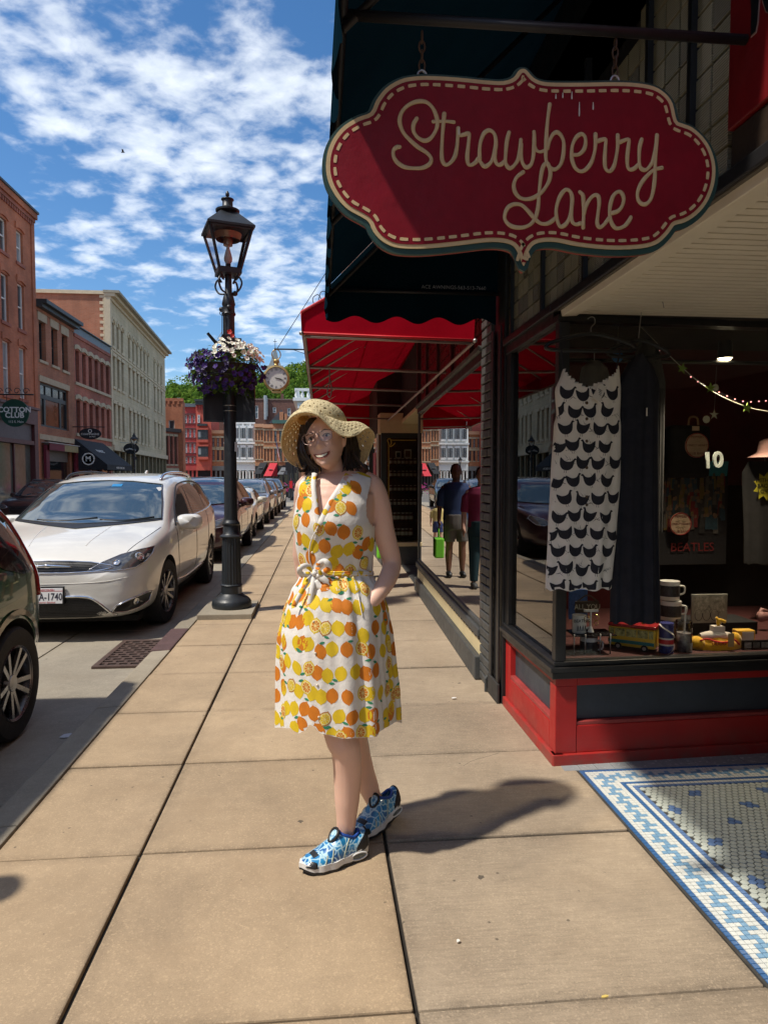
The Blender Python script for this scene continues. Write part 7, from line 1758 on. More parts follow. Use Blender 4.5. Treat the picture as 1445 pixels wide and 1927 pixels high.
HC_=W(612,831,-.02)
HM=Matrix.Translation(HC_)@Matrix.Rotation(R(-17),4,'Z')@Matrix.Rotation(R(-12),4,'Y')@Matrix.Rotation(R(-3),4,'X')
def g2(x,z,cx,cz,sx,sz):return math.exp(-((x-cx)/sx)**2-((z-cz)/sz)**2)
def head_pt(u,v):
 z=lerp(-.112,.112,.5-.5*math.cos(PI*v));a=2*PI*u
 w=interp(z,[-.112,-.10,-.082,-.06,-.03,0,.03,.06,.085,.104,.112],[.008,.026,.043,.055,.064,.070,.073,.071,.060,.036,.006])
 f=interp(z,[-.112,-.10,-.085,-.06,-.03,0,.03,.06,.085,.104,.112],[.045,.078,.087,.086,.085,.084,.088,.086,.070,.040,.006])
 b=interp(z,[-.112,-.10,-.08,-.06,-.03,0,.03,.06,.085,.104,.112],[-.01,.0,.02,.05,.075,.092,.100,.098,.082,.045,.006])
 c,s_=math.cos(a),math.sin(a)
 x=w*math.copysign(abs(c)**.86,c);y=-(f if s_>0 else b)*math.copysign(abs(s_)**.86,s_)
 if s_>0:
  y-=.024*g2(x,z,0,-.022,.011,.016)+.013*g2(x,z,0,.005,.008,.026)+.006*g2(x,z,.012,-.028,.007,.008)+.006*g2(x,z,-.012,-.028,.007,.008)
  y+=.009*g2(x,z,.031,.012,.017,.012)+.009*g2(x,z,-.031,.012,.017,.012)
  y-=.009*g2(x,z,.040,-.030,.018,.018)+.009*g2(x,z,-.040,-.030,.018,.018)
  y-=.006*g2(x,z,0,-.052,.022,.008)+.006*g2(x,z,0,-.073,.018,.007)+.008*g2(x,z,0,-.098,.018,.012)
  y+=.004*g2(x,z,0,-.085,.02,.006)
 return(x,y,z)
body=MB()
hm_=MB();hm_.grid(head_pt,64,56,cu=True,flip=True);hm_.face([i*56 for i in range(64)]);hm_.face([i*56+55 for i in range(64)][::-1]);body.add(hm_,HM)
for s_ in(1,-1):body.sphere(HM@Vector((s_*.073,.012,-.008)),(.010,.017,.028),10,8)
body.tube([HM@Vector((0,.02,-.06)),HM@Vector((0,.035,-.115)),W(630,893,.035),W(632,912,.03)],[.044,.044,.047,.07],20)
tor=MB();ty=[886,892,900,912,930,950,985,1020,1050,1080,1120,1170,1200]
def tors(u,v):
 i=v*(len(ty)-1);k=min(int(i),len(ty)-2);y=lerp(ty[k],ty[k+1],i-k);c,hw,hd=row(y);th=2*PI*u;gr=(.86 if y<912 else .93)if y<1090 else lerp(.90,.70,(y-1090)/110)
 g3=.90 if y<950 else 1
 p=Vector((c.x+math.cos(th)*hw*gr*(g3 if y<930 else 1),c.y-math.sin(th)*hw*hd*gr,c.z))
 if y<1050 and math.sin(th)>0:
  for bx,by,a in BUST:
   q=W(bx,by);p.y-=a*.8*math.exp(-((p.x-q.x)/.075)**2-((p.z-q.z)/.075)**2)
 return p
tor.grid(tors,40,40,cu=True);b0_=len(tor.v);tor.face([i*40 for i in range(40)]);tor.face([i*40+39 for i in range(40)][::-1]);body.add(tor)
sh,el,wr,hd_=W(699,916,.005),W(737,1058,.03),W(693,1140,-.105),W(680,1162,-.11)
body.tube(spline([W(682,905,.01),sh,W(713,950,.01),W(722,1000,.02),el,W(728,1092,-.03),W(708,1122,-.085),wr,hd_],4),[lerp(a,b,t/4)for a,b in zip([.042,.049,.046,.044,.039,.037,.031,.025,.026],[.049,.046,.044,.039,.037,.031,.025,.026,.026])for t in range(4)][:32]+[.026],18)
for k,(dx,l)in enumerate(((-.022,.062),(-.008,.070),(.006,.066),(.019,.052))):
 body.tube([hd_+Vector((dx,.0,-.005)),hd_+Vector((dx*1.2-.01,.01,-.005-l*.6)),hd_+Vector((dx*1.25-.012,.025,-.005-l))],[.0095,.0085,.0065],8)
body.tube([hd_+Vector((-.018,-.004,.03)),hd_+Vector((-.042,-.004,.005)),hd_+Vector((-.052,.004,-.02))],[.011,.0095,.007],8)
sh2=W(578,916,.02)
body.tube(spline([W(596,905,.02),sh2,W(574,985,.09),W(571,1062,.14),W(585,1110,.13),W(600,1150,.12),W(606,1172,.12)],4),[.04]*4+[.048]*4+[.044]*4+[.039]*4+[.034]*4+[.026]*4+[.024],16)
h2=W(607,1180,.12)
for k,dx in enumerate((-.022,-.008,.006,.018)):body.tube([h2+Vector((dx,0,.01)),h2+Vector((dx*1.2,-.012,-.035)),h2+Vector((dx*1.2,-.008,-.068+.004*abs(k-1.4)))],[.0095,.0085,.0065],8)
body.tube([h2+Vector((.018,-.01,.03)),h2+Vector((.036,-.025,.0)),h2+Vector((.040,-.03,-.025))],[.011,.0095,.007],8)
FL=[W(612,1180,-.02),W(622,1290,-.06),W(642,1385,-.105),W(651,1412,-.105),W(654,1455,-.085),W(653,1500,-.075),W(652,1540,-.07),W(651,1572,-.065),W(654,1592,-.06)]
FR=[.082,.078,.064,.058,.056,.050,.040,.034,.036]
BL=[W(668,1180,.03),W(668,1290,.04),W(664,1385,.06),W(668,1405,.08),W(677,1440,.13),W(689,1470,.155),W(700,1498,.17),W(706,1512,.175),W(704,1530,.17)]
for P,Rr in((FL,FR),(BL,[.082,.078,.062,.056,.055,.047,.038,.036,.036])):
 sp=spline(P,4);rr2=[interp(i/4,list(range(9)),Rr)for i in range(len(sp))];body.tube(sp,rr2,20)
bodyo=remesh(body,'body',SKIN,woman,.0042,5)
bmt=bmesh.new();bmt.from_mesh(bodyo.data);bmt.transform(HM.inverted()@wm(woman));hbvh=BVHTree.FromBMesh(bmt);bmt.free()
def hcast(x,z):h,_,_,_=hbvh.ray_cast(Vector((x,-1,z)),Vector((0,1,0)));return h or Vector((x,-.08,z))
LIP=mat('lips',(.42,.13,.10),.4,var=.05);TEETH=mat('teeth',(.72,.66,.52),.3,var=.03);MOUTH=mat('mouth_dark',(.10,.012,.012),.6,var=0);BROW=mat('brow_hair',(.10,.055,.035),.8,var=.1);EYEW=mat('eye_white',(.62,.58,.54),.3,var=0);IRIS=mat('iris',(.05,.045,.03),.2,var=0)
FD=lambda poly,nm,m,off,par=None:decal(hbvh,poly,'F',nm,m,woman,off=off,fine=.006,M=HM)
mo=FD([(-.034,-.050),(-.018,-.0545),(0,-.056),(.018,-.0545),(.034,-.050),(.030,-.062),(.018,-.073),(0,-.077),(-.018,-.073),(-.030,-.062)],'lips',LIP,.0012)
FD([(-.029,-.0535),(-.014,-.0585),(0,-.060),(.014,-.0585),(.029,-.0535),(.022,-.066),(.010,-.071),(0,-.072),(-.010,-.071),(-.022,-.066)],'mouth',MOUTH,.0018)
FD([(-.024,-.0565),(-.012,-.0592),(0,-.0606),(.012,-.0592),(.024,-.0565),(.018,-.0645),(.008,-.0685),(0,-.0695),(-.008,-.0685),(-.018,-.0645)],'teeth',TEETH,.0026)
for s_ in(1,-1):
 FD([(s_*.014*1,.0285),(s_*.030,.0345),(s_*.050,.0285),(s_*.048,.0250),(s_*.030,.0300),(s_*.015,.0245)][::s_],'eyebrow',BROW,.0012)
 c=hcast(s_*.031,.010)
 mb=MB();mb.sphere(c+Vector((0,.0035,0)),(.0130,.006,.0062),12,8,M=None);mb.v=[HM@v for v in mb.v];mb.build('eye',EYEW,woman,smooth=True)
 mb=MB();mb.sphere(c+Vector((-.001,-.0005,0)),(.0058,.0035,.0058),10,8);mb.v=[HM@v for v in mb.v];mb.build('iris',IRIS,woman,smooth=True)
 mb=MB();mb.tube([HM@(hcast(s_*(.031+dx),.010+dz)+Vector((0,-.0008,0)))for dx,dz in((-.014,-.001),(-.008,.0055),(0,.0075),(.008,.0055),(.014,.0))],.0016,5);mb.build('lash_line',BROW,woman,smooth=True)
 mb=MB();mb.tube([HM@(hcast(s_*x,z)+Vector((0,.0005,0)))for x,z in((.017,-.022),(.024,-.034),(.033,-.044),(.039,-.056))],.0009,5);mb.build('smile_line',mat('skin_fold',(.40,.19,.12),.6,var=0),woman)
gl_=thing('tmp',None,None);bpy.data.objects.remove(gl_)
FRAME=mat('pale_metal_frame',(.45,.33,.30),.28,metal=.7,var=.05);LENS=glass('spectacle_lens',(.93,.94,.95),1.5,boost=1.0)
gpts={}
mb=MB();lens=MB();yg=min(hcast(0,.010).y,hcast(.012,.010).y)-.012
for s_ in(1,-1):
 sh_=[(.010,.020),(.022,.0255),(.040,.0255),(.056,.021),(.0595,.011),(.056,-.004),(.046,-.0125),(.030,-.0145),(.016,-.010),(.010,.002)]
 lp=[Vector((s_*x,yg+.016*max(0,x-.02)/.04*.5,z))for x,z in sh_];sp=spline(lp,3,True)
 mb.tube([HM@p for p in sp],.0012,6,closed=True)
 b=len(lens.v);lens.v+=[HM@p for p in sp];lens.face([b+i for i in range(len(sp))])
 mb.tube([HM@Vector((s_*.0590,yg+.014,.016)),HM@Vector((s_*.070,yg+.03,.015)),HM@Vector((s_*.076,.0,.010)),HM@Vector((s_*.077,.02,.0))],.0016,6)
mb.tube([HM@Vector((-.011,yg,.012)),HM@Vector((-.004,yg-.003,.016)),HM@Vector((.004,yg-.003,.016)),HM@Vector((.011,yg,.012))],.0016,6)
go_=mb.build('glasses',FRAME,woman,smooth=True);lens.build('lens',LENS,go_)
HAIR=NT('dark_brown_hair');_n=HAIR.noise(60,3,.6,stretch=(1,1,.08));HAIR.bsdf(HAIR.mix(HAIR.ramp(_n,.35,.7),(.012,.008,.007,1),(.05,.030,.022,1)),.38,**{'Anisotropic':.5});HAIR=HAIR.mat
hb_=MB();rh=random.Random(4)
def lock(pts,r_,j=.004):
 P=spline([W(x+rh.gauss(0,j/MMPX),y+rh.gauss(0,j*.6/MMPX),d+rh.gauss(0,j))for x,y,d in pts],4);n=len(P);hb_.tube(P,[max(.0008,r_*math.sin(PI*min(1,.25+.75*i/(n-1)))**.6*(1-.75*(i/(n-1))**3))for i in range(n)],6,flat=(1,.6))
for k in range(46):
 f=rh.random();lock([(lerp(640,655,f),800,lerp(-.02,.05,f)),(lerp(650,666,f),822,lerp(0,.07,f)),(lerp(652,673,f),850,lerp(-.01,.07,f)),(lerp(648,678,f),873,lerp(-.03,.06,f)),(lerp(646,690,f)+rh.gauss(0,3),lerp(893,884,f)+rh.gauss(0,5),lerp(-.05,.05,f))],.0075)
for k in range(5):lock([(662,850,.0),(674,866,-.01),(684,877,-.02),(694+k*1.5,885+k,-.02)],.004,.002)
for k in range(40):
 f=rh.random();lock([(lerp(578,570,f),800,lerp(-.06,0,f)),(lerp(571,564,f),830,lerp(-.06,.02,f)),(lerp(573,563,f),852,lerp(-.07,.02,f)),(lerp(588,570,f),872,lerp(-.06,.02,f)),(lerp(599,578,f),lerp(888,884,f)+rh.gauss(0,4),lerp(-.06,.0,f)),(lerp(592,568,f)+rh.gauss(0,4),lerp(905,890,f)+rh.gauss(0,4),lerp(-.07,-.02,f))],.0065)
for k in range(12):lock([(585,868,-.01),(572,884,-.03),(564,882+k*.6,-.05),(559+rh.gauss(0,2),873+rh.gauss(0,3),-.05)],.003,.003)
for k in range(60):
 f=rh.random();x=lerp(572,668,f);lock([(x,800,.07),(x,835,.09),(x+rh.gauss(0,3),865,.09),(x+rh.gauss(0,5),890+rh.gauss(0,4),.07)],.010)
for k in range(16):
 f=k/15;x0=lerp(583,596,f);lock([(x0,786,-.075),(lerp(577,586,f),797,-.085),(lerp(571,577,f),812,-.075),(lerp(567,571,f),828,-.055)],.0032,.002)
for k in range(16):
 f=k/15;lock([(lerp(630,602,f),lerp(795,786,f),-.085),(lerp(640,626,f),lerp(806,796,f),-.080),(lerp(647,641,f),lerp(818,812,f),-.06),(lerp(650,648,f),832,-.03)],.0032,.002)
hb_.build('hair',HAIR,woman,smooth=True)
bd=MB();bd.grid(lambda u,v:HM@(Vector(head_pt(u,lerp(.35,1,v)))*1.045+Vector((0,.012,.006))),40,20,cu=True,skip=lambda i,j:(i<=20 or i==39)and j<15);bd.build('hair_cap',HAIR,woman,smooth=True)
def straw():
 t=NT('woven_straw');p=t.co('pos');w=t.n('ShaderNodeTexVoronoi',{'Vector':p,'Scale':190.0});n=t.noise(70,4,.7)
 k=t.math('ADD',t.ramp(w.outputs['Distance'],0,.6,1.12,.78),t.ramp(n,.3,.7,-.15,.15))
 c=t.mix(1.0,(.92,.80,.49,1),t.n('ShaderNodeCombineXYZ',{0:k,1:k,2:k}).outputs[0],'MULTIPLY')
 d=t.n('ShaderNodeBsdfDiffuse',{'Color':c,'Normal':t.bump(w.outputs['Distance'],.6,.003)});tr=t.n('ShaderNodeBsdfTranslucent',{'Color':(.62,.36,.07,1)})
 m=t.n('ShaderNodeMixShader',{0:.30,1:d.outputs[0],2:tr.outputs[0]});t.L.new(m.outputs[0],t.out.inputs[0]);return t.mat
STRAW=straw()
hat=thing('straw_hat_tmp',None,None);bpy.data.objects.remove(hat)
inn=[(612,786,-.098),(630,790,-.086),(645,796,-.055),(652,801,-.012),(651,804,.04),(640,803,.08),(622,800,.10),(606,797,.108),(588,794,.098),(573,791,.07),(564,789,.03),(562,786,-.01),(567,782,-.055),(580,781,-.082),(596,783,-.096)]
outr=[(624,806,-.175),(646,820,-.165),(668,819,-.13),(691,806,-.06),(704,819,.02),(697,844,.10),(681,874,.15),(640,888,.18),(600,886,.17),(572,881,.13),(545,869,.06),(530,838,.0),(537,800,-.09),(560,778,-.15),(594,779,-.185)]
IN=spline([W(*p)for p in inn],16,True);OU=spline([W(*p)for p in outr],16,True);NB=len(IN)
NV=26
def brim(u,v):
 i=int(u*NB+.5)%NB;a,b=IN[i],OU[i];p=a.lerp(b,v);bulge=.022*math.sin(PI*v);return p+Vector((0,0,bulge))+Vector((0,0,.003*math.sin(u*2*PI*9)*v))
def holes(i,j):return(j in(4,7,10,14,17,20))and((i+(3 if(j//3)%2 else 0))%6 in(0,1))if 2<j<NV-3 else False
mb=MB();mb.grid(brim,NB,NV,cu=True,skip=holes)
hat_o=mb.build('hat',STRAW,woman,smooth=True,solid=.003)
top=W(604,754,.0)
cen_in=sum(IN,Vector())/NB
def crown(u,v):
 i=int(u*NB+.5)%NB;a=IN[i];k=math.cos(PI/2*v)**.82;h=math.sin(PI/2*v)
 c=cen_in.lerp(top,v);e=a-cen_in
 return cen_in+e*(k*(1+.06*math.sin(PI*v)))+(top-cen_in)*h
def choles(i,j):return 2<j<25 and j%4 in(1,2)and((i+(7 if(j//4)%2 else 0))%14 in((0,1,2)if j%4==1 else(1,)))
mb=MB();mb.grid(crown,NB,34,cu=True,skip=choles,flip=True);mb.build('crown',STRAW,hat_o,smooth=True,solid=.003)
mb=MB();mb.tube(OU,.0032,6,closed=True);mb.build('brim_edge',STRAW,hat_o,smooth=True)
def shoe_blue():
 t=NT('blue_water_print');v=t.n('ShaderNodeTexVoronoi',{'Vector':t.n('ShaderNodeVectorMath',{0:t.co('Object'),1:t.n('ShaderNodeVectorMath',{0:t.n('ShaderNodeTexNoise',{'Vector':t.co('Object'),'Scale':25.0}).outputs['Color'],'Scale':.03},operation='SCALE').outputs[0]},operation='ADD').outputs[0],'Scale':38.0},feature='DISTANCE_TO_EDGE')
 k=t.ramp(v.outputs['Distance'],.02,.13,1,0);n=t.noise(14,3,.5)
 b=t.mix(t.ramp(n,.35,.65),(.01,.10,.33,1),(.03,.30,.58,1));c=t.mix(k,b,(.50,.72,.78,1));t.bsdf(c,.3,**{'Coat Weight':.5,'Coat Roughness':.1});return t.mat
SBL=shoe_blue();SBK=mat('shoe_black_rubber',(.014,.014,.015),.5,var=.2,vs=30);SWH=mat('shoe_white_foam',(.72,.71,.68),.5,var=.08,vs=30);SST=mat('shoe_pale_strap',(.42,.46,.36),.5,var=.1);SLI=mat('shoe_blue_lining',(.01,.06,.30),.6,var=.1);SGR=mat('shoe_grey_window',(.13,.15,.14),.25,var=.2)
ST=[0,.012,.04,.08,.12,.155,.19,.225,.26,.285,.295]
WD=[.006,.026,.040,.046,.047,.043,.038,.036,.034,.026,.008]
TP=[.020,.040,.054,.064,.082,.104,.100,.088,.094,.100,.070]
def shoe(parent,M,name_l):
 root=bpy.data.objects.new('sneaker',None);COL.objects.link(root);root.parent=parent;WM[root.name]=wm(parent)
 base=lambda s_:interp(s_,[0,.04,.12,.2,.26,.295],[.040,.033,.033,.036,.044,.054])
 def up(u,v):
  s_=lerp(0,.295,v);w=interp(s_,ST,WD);h=interp(s_,ST,TP);b=base(s_)-.006;a=PI*u;c,sn=math.cos(a),math.sin(a)
  return M@Vector((s_,w*math.copysign(abs(c)**.75,c)*(1-.18*sn*sn),b+(h-b)*sn**(.75)))
 mb=MB();mb.grid(up,28,48,skip=lambda i,j:8<i<18 and 28<j<41);uo=mb.build('upper',SBL,root,smooth=True,solid=.003)
 def part(nm,m,s0,s1,u0,u1,g=.0016,nu=14,nv=10):
  def fn(u,v):
   a=lerp(u0(v)if callable(u0)else u0,u1(v)if callable(u1)else u1,u);p=Vector(up(a,lerp(s0,s1,v)/.295));q=M@Vector((lerp(s0,s1,v),0,.04));return p+(p-q).normalized()*g
  k=MB();k.grid(fn,nu,nv);return k.build(nm,m,root,smooth=True,solid=.0015)
 part('toe_cap',SBK,.001,.05,0,lambda v:.5*(1-v)+.16*v);part('toe_cap',SBK,.001,.05,lambda v:1-.5*(1-v)-.16*v,1);part('toe_bar',SBK,.044,.066,.36,.64)
 part('heel_panel',SBK,.225,.292,0,lambda v:.08+.30*v);part('heel_panel',SBK,.225,.292,lambda v:.92-.30*v,1);part('heel_tab',SBK,.278,.294,.2,.8)
 k=MB();T2=M@Matrix.Translation((.142,0,.102))@Matrix.Rotation(R(-48),4,'Y');k.tube([T2@Vector((.026*math.cos(a*PI/9),.019*math.sin(a*PI/9)*(1+.3*math.cos(a*PI/9)),0))for a in range(18)],.006,6,closed=True);k.build('tongue_ring',SBK,root,smooth=True)
 k=MB();k.sphere((0,0,0),(.024,.018,.004),12,6);k.v=[T2@v for v in k.v];k.build('tongue_badge',SBL,root,smooth=True)
 rim=[]
 for t_ in range(28):
  a=2*PI*t_/28;uu=.5+.175*math.cos(a);vv=(.213+.042*math.sin(a))/.295;p=Vector(up(uu,vv));rim.append(p+(M.to_3x3()@Vector((0,0,.003))))
 k=MB();k.tube(rim,.006,8,closed=True);k.build('collar_lining',SLI,root,smooth=True)
 for s0,s1,e in((.078,.095,.22),(.105,.125,.26),(.16,.215,.40)):
  for side in(0,1):
   pts=[]
   for q in range(7):
    u=e*q/6;p=Vector(up(u if side==0 else 1-u,lerp(s0,s1,q/6)/.295));c=M@Vector((lerp(s0,s1,q/6),0,.03));pts.append(p+(p-c).normalized()*.002)
   k=MB();k.tube(pts,.0028,5,flat=(1,.6));k.build('strap',SST,root,smooth=True)
 def sole(z0,z1,grow,m,nm):
  def fn(u,v):
   a=2*PI*u;s_=.1475-.1475*math.cos(a)*1.02;w=interp(max(0,min(.295,s_)),ST,WD)*grow+.003;side=1 if math.sin(a)>0 else-1
   s2=.1475-(.1475+.006*grow)*math.cos(a);wob=.0018*math.sin(s2*110)
   lo=interp(s2,[0,.04,.13,.17,.2,.295],[.020,.004,.002,.008,.002,.006]);hi=base(max(0,min(.295,s2)))+.002
   return M@Vector((s2,side*(w+wob)*(abs(math.sin(a))**.35),lerp(lerp(lo,hi,z0),lerp(lo,hi,z1),v)))
  k=MB();k.grid(fn,72,4,cu=True);n=72;k.face([i*4 for i in range(n)]);k.face([i*4+3 for i in range(n)][::-1]);return k.build(nm,m,root,smooth=40)
 sole(.30,1.0,1.04,SWH,'midsole');sole(0,.299,1.03,SBK,'outsole')
 for side in(1,-1):
  k=MB();c=M@Vector((.235,side*.0375,.024));ax=M.to_3x3()
  k.sphere((0,0,0),(.034,.004,.0095),14,8);k.v=[c+ax@v for v in k.v];k.build('air_window',SGR,root,smooth=True)
  k=MB();k.tube([c+ax@Vector((.036*math.cos(a*PI/12),side*.002,.012*math.sin(a*PI/12)))for a in range(24)],.0035,6,closed=True);k.build('window_rim',SWH,root,smooth=True)
 return root
t0_=at(566,1646,Z=0);h0_=at(692,1606,Z=0);dv=h0_-t0_;an=math.atan2(dv.y,dv.x);S1=dv.length/.30
M1=Matrix.Translation(t0_)@Matrix.Rotation(an,4,'Z')@Matrix.Diagonal((S1,1.12,1.12,1));shoe(woman,M1,'front')
t1_=at(668,1586,Z=0);h1_=at(757,1522,Y=3.0);dv=h1_-t1_
an=math.atan2(dv.y,dv.x);pit=math.atan2(dv.z,Vector((dv.x,dv.y)).length);S2=.285/.295
M2=Matrix.Translation(t1_)@Matrix.Rotation(an,4,'Z')@Matrix.Rotation(-max(R(8),min(pit,R(20))),4,'Y')@Matrix.Diagonal((S2,1.12,1.12,1));shoe(woman,M2,'back')
# ================================================================ THINGS IN AND BEFORE THE SHOP WINDOW
DY,DZ=3.585,.5485
NAVY=mat('navy_cloth',(.008,.010,.020),.85,var=.25,vs=6);BLKC=mat('black_cloth',(.007,.007,.008),.9,var=.3,vs=6);HANG=mat('black_hanger',(.01,.01,.011),.35,var=0)
def tube_cloth(rows_,Y,depth,folds,nu=90,nv=60,ph=0.0):
 pass
 ys,ls,rs=zip(*rows_)
 def fn(u,v):
  y=lerp(ys[0],ys[-1],v);a=at(interp(y,ys,ls),y,Y=Y);b=at(interp(y,ys,rs),y,Y=Y);c=(a+b)/2;hw=(b.x-a.x)/2;th=2*PI*u
  k=folds*(v**.7)*(math.sin(th*7+ph)+.6*math.sin(th*12+1+ph));return(c.x+math.cos(th)*hw,Y-math.sin(th)*(depth+k*math.sin(th)),c.z+.006*math.sin(th*9)*v)
 mb=MB();mb.grid(fn,nu,nv,cu=True,flip=True);return mb
def hanger(par,px,py,ppx,ppy,Y,half):
 a=at(px,py,Y=Y);h=at(ppx,ppy,Y=Y);mb=MB();mb.tube(spline([a+Vector((-half,0,-.055)),a+Vector((-half*.55,0,-.02)),a,a+Vector((half*.55,0,-.02)),a+Vector((half,0,-.055)),a+Vector((half*.85,0,-.08)),a+Vector((-half*.85,0,-.08))],5,True),.010,8,closed=True);mb.build('hanger',HANG,par,smooth=True)
 z1=h.z;mb=MB();mb.tube(spline([a,a+Vector((0,0,.03)),Vector((a.x+.018,Y,z1-.03)),Vector((a.x+.016,Y,z1-.006)),Vector((a.x,Y,z1)),Vector((a.x-.018,Y,z1-.01))],5),.0022,6);mb.build('hook',STEEL,par,smooth=True)
HY=3.30
hd=thing('hanging_dress','sleeveless white dress printed with black hens, on a hanger outside the window','dress',tuple(at(1095,1110,Y=HY)))
WCOT=mat('white_hen_cotton',(.72,.69,.63),.8,var=.06,bump=.2,bs=40)
cm=tube_cloth([(688,1062,1164),(705,1056,1166),(735,1044,1168),(782,1047,1166),(800,1042,1168),(900,1036,1167),(1000,1031,1160),(1108,1026,1150)],HY,.045,.010)
topc=[(1058,680),(1066,700),(1085,718),(1108,726),(1135,716),(1158,700),(1166,680)]
cx2=MB();cx2.v=cm.v;keep=[not poly_in(topc,*pj(p))for p in cm.v];cx2.f=[f for f in cm.f if sum(keep[i]for i in f)>2];cx2.m=[0]*len(cx2.f)
cx2.build('cloth',WCOT,hd,smooth=True);cb_=BVHTree.FromPolygons([tuple(v)for v in cm.v],cx2.f)
HEN=[(p.x,p.y)for p in spline([Vector((x,y,0))for x,y in((-1,1.05),(-.82,1.12),(-.68,.92),(-.5,.6),(-.15,.42),(.3,.42),(.7,.68),(1.0,.85),(.98,.3),(.82,-.3),(.45,-.75),(0,-.88),(-.45,-.75),(-.78,-.3),(-.86,.3),(-.9,.8),(-1.12,.9))],2,True)]
hp={'H':MB(),'T':MB()};rc=random.Random(9)
for j in range(13):
 for i in range(6):
  px,py=1020+i*30+(15 if j%2 else 0)+rc.uniform(-3,3),708+j*33+rc.uniform(-3,3);d=(_f+_r*((px-CX)/F_PX)+_u*((CY-py)/F_PX)).normalized();h,n,_,_=cb_.ray_cast(Vector((0,0,HC)),d)
  if h is None:continue
  fl=rc.choice((-1,1));a=rc.uniform(-.25,.25);n=Vector((0,-1,0));e1=Vector((math.cos(a),0,math.sin(a)));e2=Vector((-math.sin(a),0,math.cos(a)));fr=(h,n,e1,e2);k=.035
  lay('H',fr,[(x*k*fl,y*k*.95)for x,y in HEN],.0012,.012,cb_,hp)
  for q in range(2):lay('H',fr,[((-.1+.25*q)*k,-.8*k),((-.06+.25*q)*k,-.8*k),((-.02+.25*q)*k,-1.2*k),((-.07+.25*q)*k,-1.2*k)],.0012,.03,cb_,hp)
  for q in range(6):
   b0=Vector((fl*(1.05+.22*q)*k,(-.35+.10*q)*k));an=(.9 if q%2 else-.5)+rc.uniform(-.2,.2);l=k*.75 if q else k*1.5;an=.35 if q==0 else an;dv=Vector((fl*math.cos(an),math.sin(an)));pv=Vector((-dv.y,dv.x))*.0011;lay('T',fr,[tuple(b0-pv),tuple(b0+dv*l),tuple(b0+pv)][::1],.0012,.03,cb_,hp)
HINK=mat('hen_black_print',(.012,.013,.022),.8,var=.4,vs=220)
hp['H'].build('hen_print',HINK,hd)['kind']='stuff';hp['T'].build('twig_print',HINK,hd)['kind']='stuff'
hanger(hd,1112,628,1115,596,HY,.215)
for a,b in(((1060,692),(1056,655)),((1160,692),(1168,655))):
 mb=MB();mb.tube([at(*a,Y=HY-.01),at(*b,Y=HY-.01)],.004,6);mb.build('strap',HINK,hd)
for y in(727,758,788,830,880,935,950):
 h,n,_,_=cb_.ray_cast(Vector((0,0,HC)),(_f+_r*((1104-CX)/F_PX)+_u*((CY-y)/F_PX)).normalized())
 if h:mb=MB();mb.sphere(h,(.008,.004,.008),10,6);mb.build('button',mat('horn_button',(.10,.06,.03),.3,var=.3),hd,smooth=True)
tg=at(1128,738,Y=HY-.075);mb=MB();mb.cbox((0,0,0),(.042,.002,.078),M=Matrix.Translation(tg)@Matrix.Rotation(R(28),4,'Y'));mb.build('price_tag',mat('tag_card',(.6,.58,.53),.6,var=.05),hd)
for q in range(4):mb=MB();mb.cbox((0,0,0),(.022-.003*q,.001,.002),M=Matrix.Translation(tg+Vector((.002,-.0022,.012-.008*q)))@Matrix.Rotation(R(28),4,'Y'));mb.build('tag_print',HINK,hd)
nv_=thing('hanging_garment','long dark navy garment on a hanger beside the hen print dress','dress',tuple(at(1200,1170,Y=3.36)))
tube_cloth([(668,1196,1206),(690,1178,1228),(720,1160,1240),(800,1160,1238),(950,1152,1238),(1170,1148,1242)],3.36,.05,.014,ph=1).build('cloth',NAVY,nv_,smooth=True);hanger(nv_,1202,640,1203,543,3.36,.15)
mb=MB();mb.cbox(at(1217,775,Y=3.28),(.006,.002,.04));mb.build('white_tag',WCOT,nv_)
def cyl(par,nm,px,y0,y1,Y,w,m,seg=20):a,b=at(px,y0,Y=Y),at(px,y1,Y=Y);mb=MB();r_=w/2*Y/F_PX;mb.lathe([(0,b.z),(r_*.96,b.z),(r_,b.z+.004),(r_,a.z)],seg,(a.x,Y,0));return mb.build(nm,m,par,smooth=40),a,b,r_
WCER=mat('white_ceramic',(.62,.62,.60),.2,var=.05);CERK=mat('black_ceramic',(.012,.012,.014),.25,var=.2);INKP=mat('dark_print_band',(.03,.03,.035),.5,var=.9,vs=60)
def mug(px,y0,y1,w,Y,body,label,band=None,txt=None,hs=1):
 t=thing('mug',label,'mug',tuple(at(px,y1,Y=Y)),group='mugs in the shop window');o,a,b,r_=cyl(t,'body',px,y0,y1,Y,w,body)
 mb=MB();zc=(a.z+b.z)/2;mb.tube(spline([(a.x+hs*r_*.98,Y,zc+.025),(a.x+hs*r_*1.6,Y,zc+.018),(a.x+hs*r_*1.6,Y,zc-.018),(a.x+hs*r_*.98,Y,zc-.028)],5),.006,6);mb.build('handle',body,t,smooth=True)
 if band:mb=MB();mb.lathe([(r_*1.012,lerp(b.z,a.z,.2)),(r_*1.012,lerp(b.z,a.z,.78))],24,(a.x,Y,0),cap=False);mb.build('print_band',band,t,smooth=True)
 if txt:text(txt,.024,frame_m((a.x,Y-r_-.001,lerp(b.z,a.z,.72)),(1,0,0),(0,0,1)),'lettering',HINK,t,.001)
 if txt:
  for q in range(4):mb=MB();p=Vector((a.x-.022+.014*q,Y-r_-.001,lerp(b.z,a.z,.3)));mb.bar(p+Vector((-.004,0,-.014)),p+Vector((0,0,.016)),.003,.002);mb.bar(p+Vector((.004,0,-.014)),p+Vector((0,0,.016)),.003,.002);mb.build('figure_print',HINK,t)
